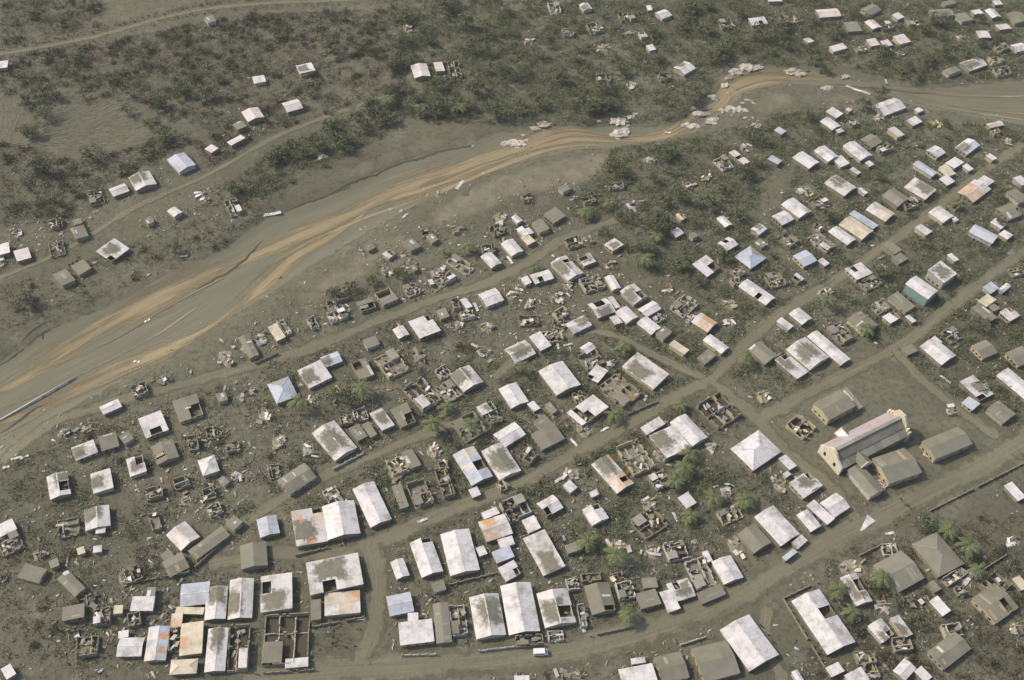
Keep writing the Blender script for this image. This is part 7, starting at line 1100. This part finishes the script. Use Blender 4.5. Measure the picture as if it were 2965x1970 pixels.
b_ = MB(); b_.prism([(-2.3, .35), (-2.3, 1.95), (-2.1, 2.1), (1.3, 2.1), (1.75, 1.25), (2.3, 1.1), (2.35, .35)], -.9, .9); body = b_.build('body', 'vehicle_paint', van)
for yy in (-.905, .905): link('side_window', unit_box('pane_dark'), body, T(-.4, yy, 1.65) @ SC(2.6, .03, .5))
link('windscreen', unit_box('pane_dark'), body, T(1.55, 0, 1.68) @ RY(rad(28)) @ SC(.04, 1.5, .8))
for xx in (-1.5, 1.5):
    for yy in (-.85, .85):
        V = [(.34*math.cos(6.2832*a/12), z, .34*math.sin(6.2832*a/12)) for z in (-.12, .12) for a in range(12)]
        link('wheel', mesh('wheel', V, [(a, (a+1) % 12, 12+(a+1) % 12, 12+a) for a in range(12)]+[tuple(range(12)), tuple(range(23, 11, -1))], 'tyre'), van, T(xx, yy, .34))
for x, y, l, an, lb in LOOSE_SHEETS:
    nseg = 6; V = []; wdt = min(1.6, max(.9, l*.22)); 
    if l == 7.5: wdt = 3.6
    for i in range(nseg+1):
        f = i/nseg-.5; z = .10+.35*abs(math.sin(f*4+l)) ; tp = 1 if wdt < 3 else (.15+.85*i/nseg)
        V += [(f*l, -wdt/2*tp, z), (f*l, wdt/2*tp, z+random.uniform(0, .2))]
    V += [(a, b2, c2-.04) for a, b2, c2 in V]; n2 = 2*(nseg+1)
    F = [(2*i, 2*i+2, 2*i+3, 2*i+1) for i in range(nseg)]+[(n2+2*i, n2+2*i+1, n2+2*i+3, n2+2*i+2) for i in range(nseg)]
    F += [(2*i, n2+2*i, n2+2*i+2, 2*i+2) for i in range(nseg)]+[(2*i+1, 2*i+3, n2+2*i+3, n2+2*i+1) for i in range(nseg)]+[(0, 1, n2+1, n2), (2*nseg, n2+2*nseg, n2+2*nseg+1, 2*nseg+1)]
    o = link('roofing_sheet', mesh('roofing_sheet', V, F, 'metal_w'), None, T(x, y, float(gz(x, y))) @ RZ(math.atan2(math.sin(rad(an))/.72, math.cos(rad(an))))); tag(o, lb, 'metal sheet', 'loose roofing sheets')
for x, y, s, lb in BOULDERS:
    import bmesh
    bm = bmesh.new(); bmesh.ops.create_icosphere(bm, subdivisions=3, radius=1)
    k1, k2, k3 = (Vector((random.gauss(0, 1), random.gauss(0, 1), random.gauss(0, 1)))*1.6 for _ in range(3))
    for v in bm.verts:
        c = v.co.copy(); f = 1+.2*math.sin(c.dot(k1)*2+s)+.2*math.sin(c.dot(k2)*3)+.12*math.sin(c.dot(k3)*7)+random.uniform(-.07, .07)
        v.co = Vector((c.x*f*s/2, c.y*f*s/2*random.uniform(.98, 1.02)*.62, c.z*f*(.25+s*.07)+.05))
    me = bpy.data.meshes.new('boulder'); bm.to_mesh(me); bm.free(); me.materials.append(MATS['rock'])
    tag(link('boulder', me, None, T(x, y, float(gz(x, y))) @ RZ(random.uniform(-.3, .6))), lb, 'boulder', 'boulders along the river')

# ------------------------------------------------------------------ trees and palms
def leaf_cloud(lobes, n, size, rng):
    """n small leaf quads spread through the volume of the lobes"""
    li = rng.integers(0, len(lobes), n); L = np.array(lobes)
    d = rng.normal(size=(n, 3)); d /= np.linalg.norm(d, axis=1)[:, None]; r = rng.uniform(.35, 1.0, n)**.6
    c = L[li, :3]+d*r[:, None]*L[li, 3:4]*np.array([1, 1, .8]); c += rng.normal(0, .12, c.shape)
    u = rng.normal(size=(n, 3)); u /= np.linalg.norm(u, axis=1)[:, None]; v = np.cross(u, d+rng.normal(0, .5, (n, 3))); v /= np.linalg.norm(v, axis=1)[:, None]+1e-6
    s = rng.uniform(.6, 1.3, (n, 1))*size
    return np.stack([c-u*s, c-v*s*.5, c+u*s, c+v*s*.5], 1).reshape(-1, 3), np.arange(4*n).reshape(n, 4)
def limb(b_, p, q, r0, r1, na=6):
    p, q = Vector(p), Vector(q); d = (q-p).normalized(); u = d.orthogonal().normalized(); w = d.cross(u)
    V = [tuple(pt+(u*math.cos(6.2832*a/na)+w*math.sin(6.2832*a/na))*r) for pt, r in ((p, r0), (q, r1)) for a in range(na)]
    b_.add(V, [(a, (a+1) % na, na+(a+1) % na, na+a) for a in range(na)])
TV = []
for k in range(6):
    lob = [(random.gauss(0, 1.5), random.gauss(0, 1.5), random.uniform(3.0, 5.2), random.uniform(.8, 1.6)) for _ in range(11)]
    V, F = leaf_cloud(lob, 620, .34, RNG); cm = big_mesh('crown', V, F, 'leaf_tree' if k % 2 else 'leaf_green')
    b_ = MB(); limb(b_, (0, 0, -.4), (.1, 0, 2.4), .24, .16)
    for l in lob[:6]: limb(b_, (.1, 0, 2.3), l[:3], .12, .03, 5)
    TV.append((cm, mesh('trunk', b_.v, b_.f, 'bark')))
def frond_mesh(k):
    V = []; F = []; n = 9; L = 3.1+.3*k; droop = .9+.4*k
    for i in range(n):
        f0 = i/n; f1 = (i+.8)/n
        for sd in (-1, 1):
            w0 = .62*math.sin(math.pi*(.12+.83*f0))+.06
            def P(f): return (L*f, 0, .9*f-droop*1.5*f*f)
            a, c = P(f0), P(f1); t_ = (a[0]+.38, sd*w0, a[2]-.28)
            t2 = (c[0]+.38, sd*w0*.95, c[2]-.28); j = len(V); V += [a, c, t2, t_]; F.append((j, j+1, j+2, j+3))
    return mesh('frond', V, F, 'leaf_palm')
FR = [frond_mesh(k) for k in range(3)]
def palm_trunk(h, lean):
    b_ = MB(); pr = None
    for i in range(6):
        f0, f1 = i/6, (i+1)/6; p = lambda f: (lean*f*f, 0, -.3+(h+.3)*f)
        limb(b_, p(f0), p(f1), .2-.08*f0, .2-.08*f1, 7)
    return mesh('trunk', b_.v, b_.f, 'bark')
PT = [(h, l, palm_trunk(h, l)) for h, l in ((4.5, .6), (5.5, 1.0), (3.6, .3))]
for k, x, y, lb in TREES:
    z = float(gz(x, y))
    if k == 'p':
        h, ln, tm = random.choice(PT); root = bpy.data.objects.new('palm_tree', None); COL.objects.link(root); sc = random.uniform(.95, 1.3)
        root.matrix_world = T(x, y, z) @ RZ(random.uniform(0, 6.3)) @ SC(sc, sc, sc); tag(root, lb, 'palm', 'palms among the houses')
        link('trunk', tm, root); nf = random.randint(9, 12); a0 = random.uniform(0, 6)
        for i in range(nf): link('frond', random.choice(FR), root, T(ln, 0, h) @ RZ(a0+6.2832*i/nf+random.gauss(0, .12)) @ RY(random.uniform(-.25, .35)) @ SC(*(random.uniform(.8, 1.1),)*3))
    else:
        cm, tm = random.choice(TV); root = bpy.data.objects.new('broadleaf_tree', None); COL.objects.link(root); sc = random.uniform(.8, 1.35)
        root.matrix_world = T(x, y, z) @ RZ(random.uniform(0, 6.3)) @ SC(sc, sc, sc*.85); tag(root, lb, 'tree', 'standing trees')
        link('trunk', tm, root); link('crown', cm, root)

for fx, fy, ra, rb in ((FIELD[0]-4, FIELD[1]+2, 46, 24), (FIELD[0]+26, FIELD[1]+118, 44, 16)):
    occ_mark([(fx+ra*(1+.2*math.sin(3*q*.2618+fx))*math.cos(q*.2618), fy+rb*(1+.2*math.sin(4*q*.2618))*math.sin(q*.2618)) for q in range(24)])
for x, y, sc, lb in WOODS:
    cm, tm = random.choice(TV); root = bpy.data.objects.new('broadleaf_tree', None); COL.objects.link(root)
    root.matrix_world = T(x, y, float(gz(x, y))) @ RZ(random.uniform(0, 6.3)) @ SC(sc, sc*random.uniform(.8, 1.2), sc*random.uniform(.6, .95)); tag(root, lb, 'tree', 'trees in the thickets and woods')
    link('trunk', tm, root); link('crown', cm, root)
# ------------------------------------------------------------------ uncountable cover: scrub, felled stalks, rubble chips
def clump(x, y): return np.sin(x*.21+2*np.sin(y*.11))+np.sin(y*.27+1.7*np.sin(x*.13))+.8*np.sin(x*.6+y*.5)+.8*np.sin(y*.71-x*.43)
def scatter(poly, dens, per=1.1):
    P = np.array(poly); lo, hi = P.min(0), P.max(0); n = int((hi[0]-lo[0])*(hi[1]-lo[1])*per*dens)
    x = RNG.uniform(lo[0], hi[0], n); y = RNG.uniform(lo[1], hi[1], n)
    keep = inpoly(x, y, poly) & ~occ(x, y) & (clump(x, y)+RNG.normal(0, 1.0, n) > .9-2.0*dens) & (y < 775)
    return x[keep], y[keep]
def tufts(x, y, nb, h0, h1, rng, leaf):
    n = len(x); z = gz(x, y); hh = rng.uniform(h0, h1, n)
    c = np.stack([x, y, z], -1)[:, None, :]+np.stack([rng.normal(0, .55, (n, nb)), rng.normal(0, .55, (n, nb)), rng.uniform(.05, 1, (n, nb))*hh[:, None]], -1)
    c = c.reshape(-1, 3); m_ = len(c); u = rng.normal(size=(m_, 3)); u /= np.linalg.norm(u, axis=1)[:, None]; v = np.cross(u, rng.normal(size=(m_, 3))); v /= np.linalg.norm(v, axis=1)[:, None]
    s = rng.uniform(.5, 1.3, (m_, 1))*leaf
    return np.stack([c-u*s, c-v*s*.5, c+u*s, c+v*s*.5], 1).reshape(-1, 3)
for ty, mat, lbl in (('a', 'leaf_brown', 'dark withered scrub covering the ash'), ('b', 'leaf_green', 'low grey-green bushes and weeds between the houses')):
    VV = []
    for t_, dn, poly in VEGETATION:
        if t_ != ty: continue
        x, y = scatter(poly, dn); VV.append(tufts(x, y, 5, .25, 1.3 if dn > .6 else .9, RNG, .36 if ty == 'b' else .30))
        x, y = scatter(poly, dn, .03 if dn > .7 else .012); sp_ = np.repeat(RNG.uniform(.6, 1.7, len(x)), 14); VV.append(tufts(np.repeat(x, 14)+RNG.normal(0, 1, len(x)*14)*sp_, np.repeat(y, 14)+RNG.normal(0, 1, len(x)*14)*sp_, 8, .6, 2.8 if ty == 'b' else 2.0, RNG, .34))
    for x, y, w, d in RECTS:
        if (hash((x, y)) % 5 < 2) == (ty == 'a') or y > 520: continue
        n = 34; aa = RNG.uniform(0, 6.283, n); rr = RNG.uniform(.62, .95, n); px = x+rr*(w+1.5)*.75*np.cos(aa); py = y+rr*(d+1.5)*.75*np.sin(aa); k_ = ~occ(px, py)
        if k_.any(): VV.append(tufts(px[k_], py[k_], 6, .2, 1.0, RNG, .24))
    if ty == 'a':
        c = smooth_line(ROADS[11][2], 1.2)
        for off in (-4.5, 4.0, 5.5): k_ = RNG.uniform(0, 1, len(c)) < .75; VV.append(tufts(c[k_, 0]+RNG.normal(0, .7, k_.sum()), c[k_, 1]+off+RNG.normal(0, .7, k_.sum()), 9, .5, 2.0, RNG, .36))
    V = np.concatenate(VV); o = link('scrub', big_mesh('scrub', V, np.arange(len(V)).reshape(-1, 4), mat)); o['kind'] = 'stuff'; o['label'] = lbl; o['category'] = 'scrub'
# fields of felled stalks, fanned out as the flood laid them
VV = []
for (fx, fy, R0, n, ox, oy) in ((FIELD[0], FIELD[1], 34, 1500, -28, -16), (FIELD[0]+75, FIELD[1]+62, 30, 800, -60, -60), (FIELD[0]+20, FIELD[1]+45, 24, 500, -40, -60), (FIELD[0]-20, FIELD[1]-40, 18, 350, 10, 40)):
    r = R0*np.sqrt(RNG.uniform(0, 1, n)); a = RNG.uniform(0, 6.283, n); x = fx+1.35*r*np.cos(a); y = fy+r*np.sin(a)
    an = np.arctan2(y-(fy+oy), x-(fx+ox))+RNG.normal(0, .10, len(x)); L = RNG.uniform(1.5, 4, len(x))/2; w = RNG.uniform(.05, .13, len(x)); z = gz(x, y)+RNG.uniform(.08, .25, len(x))
    ux, uy = np.cos(an), np.sin(an)
    for sx, sy in ((-1, -1), (1, -1), (1, 1), (-1, 1)): pass
    q = np.stack([np.stack([x+sx*L*ux-sy*w*uy, y+sx*L*uy+sy*w*ux, z+sx*.12], -1) for sx, sy in ((-1, -1), (1, -1), (1, 1), (-1, 1))], 1); VV.append(q.reshape(-1, 3))
V = np.concatenate(VV); o = link('felled_stalks', big_mesh('felled_stalks', V, np.arange(len(V)).reshape(-1, 4), 'stalk')); o['kind'] = 'stuff'; o['label'] = 'felled grey stalks fanned over the far-bank field'; o['category'] = 'stalks'
# rubble chips around the buildings and on the riverbed edge
PX = []; PY = []
for x, y, w, d in RECTS:
    n = RNG.integers(30, 75); PX.append(RNG.normal(x, w*.6+2, n)); PY.append(RNG.normal(y, d*.6+2, n))
bl2 = resample(bank_l, 500); PX.append(bl2[:, 0]+RNG.normal(0, 5, 500)); PY.append(bl2[:, 1]+RNG.normal(0, 5, 500))
x = np.concatenate(PX); y = np.concatenate(PY); rv = np.zeros(len(x), bool); rv[-500:] = True
k_ = (~occ(x, y) | rv) & (np.abs(x) < 415) & (y > 62); x, y = x[k_], y[k_]; n = len(x)
L = RNG.gamma(1.5, .19, n)+.07; W_ = np.minimum(.45, L*RNG.uniform(.1, .6, n)); an = RNG.uniform(0, 3.14, n); z = gz(x, y); hz = RNG.uniform(.03, .12, n); tl = RNG.normal(0, .25, n)
cor = [(-1, -1), (1, -1), (1, 1), (-1, 1)]
pts = []
for up in (0, 1):
    for sx, sy in cor: pts.append(np.stack([x+sx*L*np.cos(an)-sy*W_*np.sin(an), y+sx*L*np.sin(an)+sy*W_*np.cos(an), z+.04+hz*up+.4*hz*RNG.uniform(0, 1, n)+np.maximum(0, sx*L*tl)], -1))
V = np.stack(pts, 1).reshape(-1, 3); Fb = (np.arange(n)*8)[:, None, None]+np.array(BF)[None]
o = link('rubble_chips', big_mesh('rubble_chips', V, Fb.reshape(-1, 4), 'debris')); o['kind'] = 'stuff'; o['label'] = 'small scattered planks, chips and metal scraps around houses'; o['category'] = 'debris'
print('objects', len(bpy.data.objects))


# ------------------------------------------------------------------ thin dusty air over the town
hz = link('haze', mesh('haze', boxv(-700, 700, -120, 900, -4, 345), BF, None)); hz['kind'] = 'stuff'
m = bpy.data.materials.new('haze_air'); m.use_nodes = True; t = m.node_tree; t.nodes.clear()
pv = t.nodes.new('ShaderNodeVolumePrincipled'); pv.inputs['Density'].default_value = .0001; pv.inputs['Color'].default_value = (.92, .89, .78, 1); pv.inputs['Anisotropy'].default_value = .2
ou = t.nodes.new('ShaderNodeOutputMaterial'); t.links.new(pv.outputs[0], ou.inputs['Volume']); hz.data.materials.append(m)
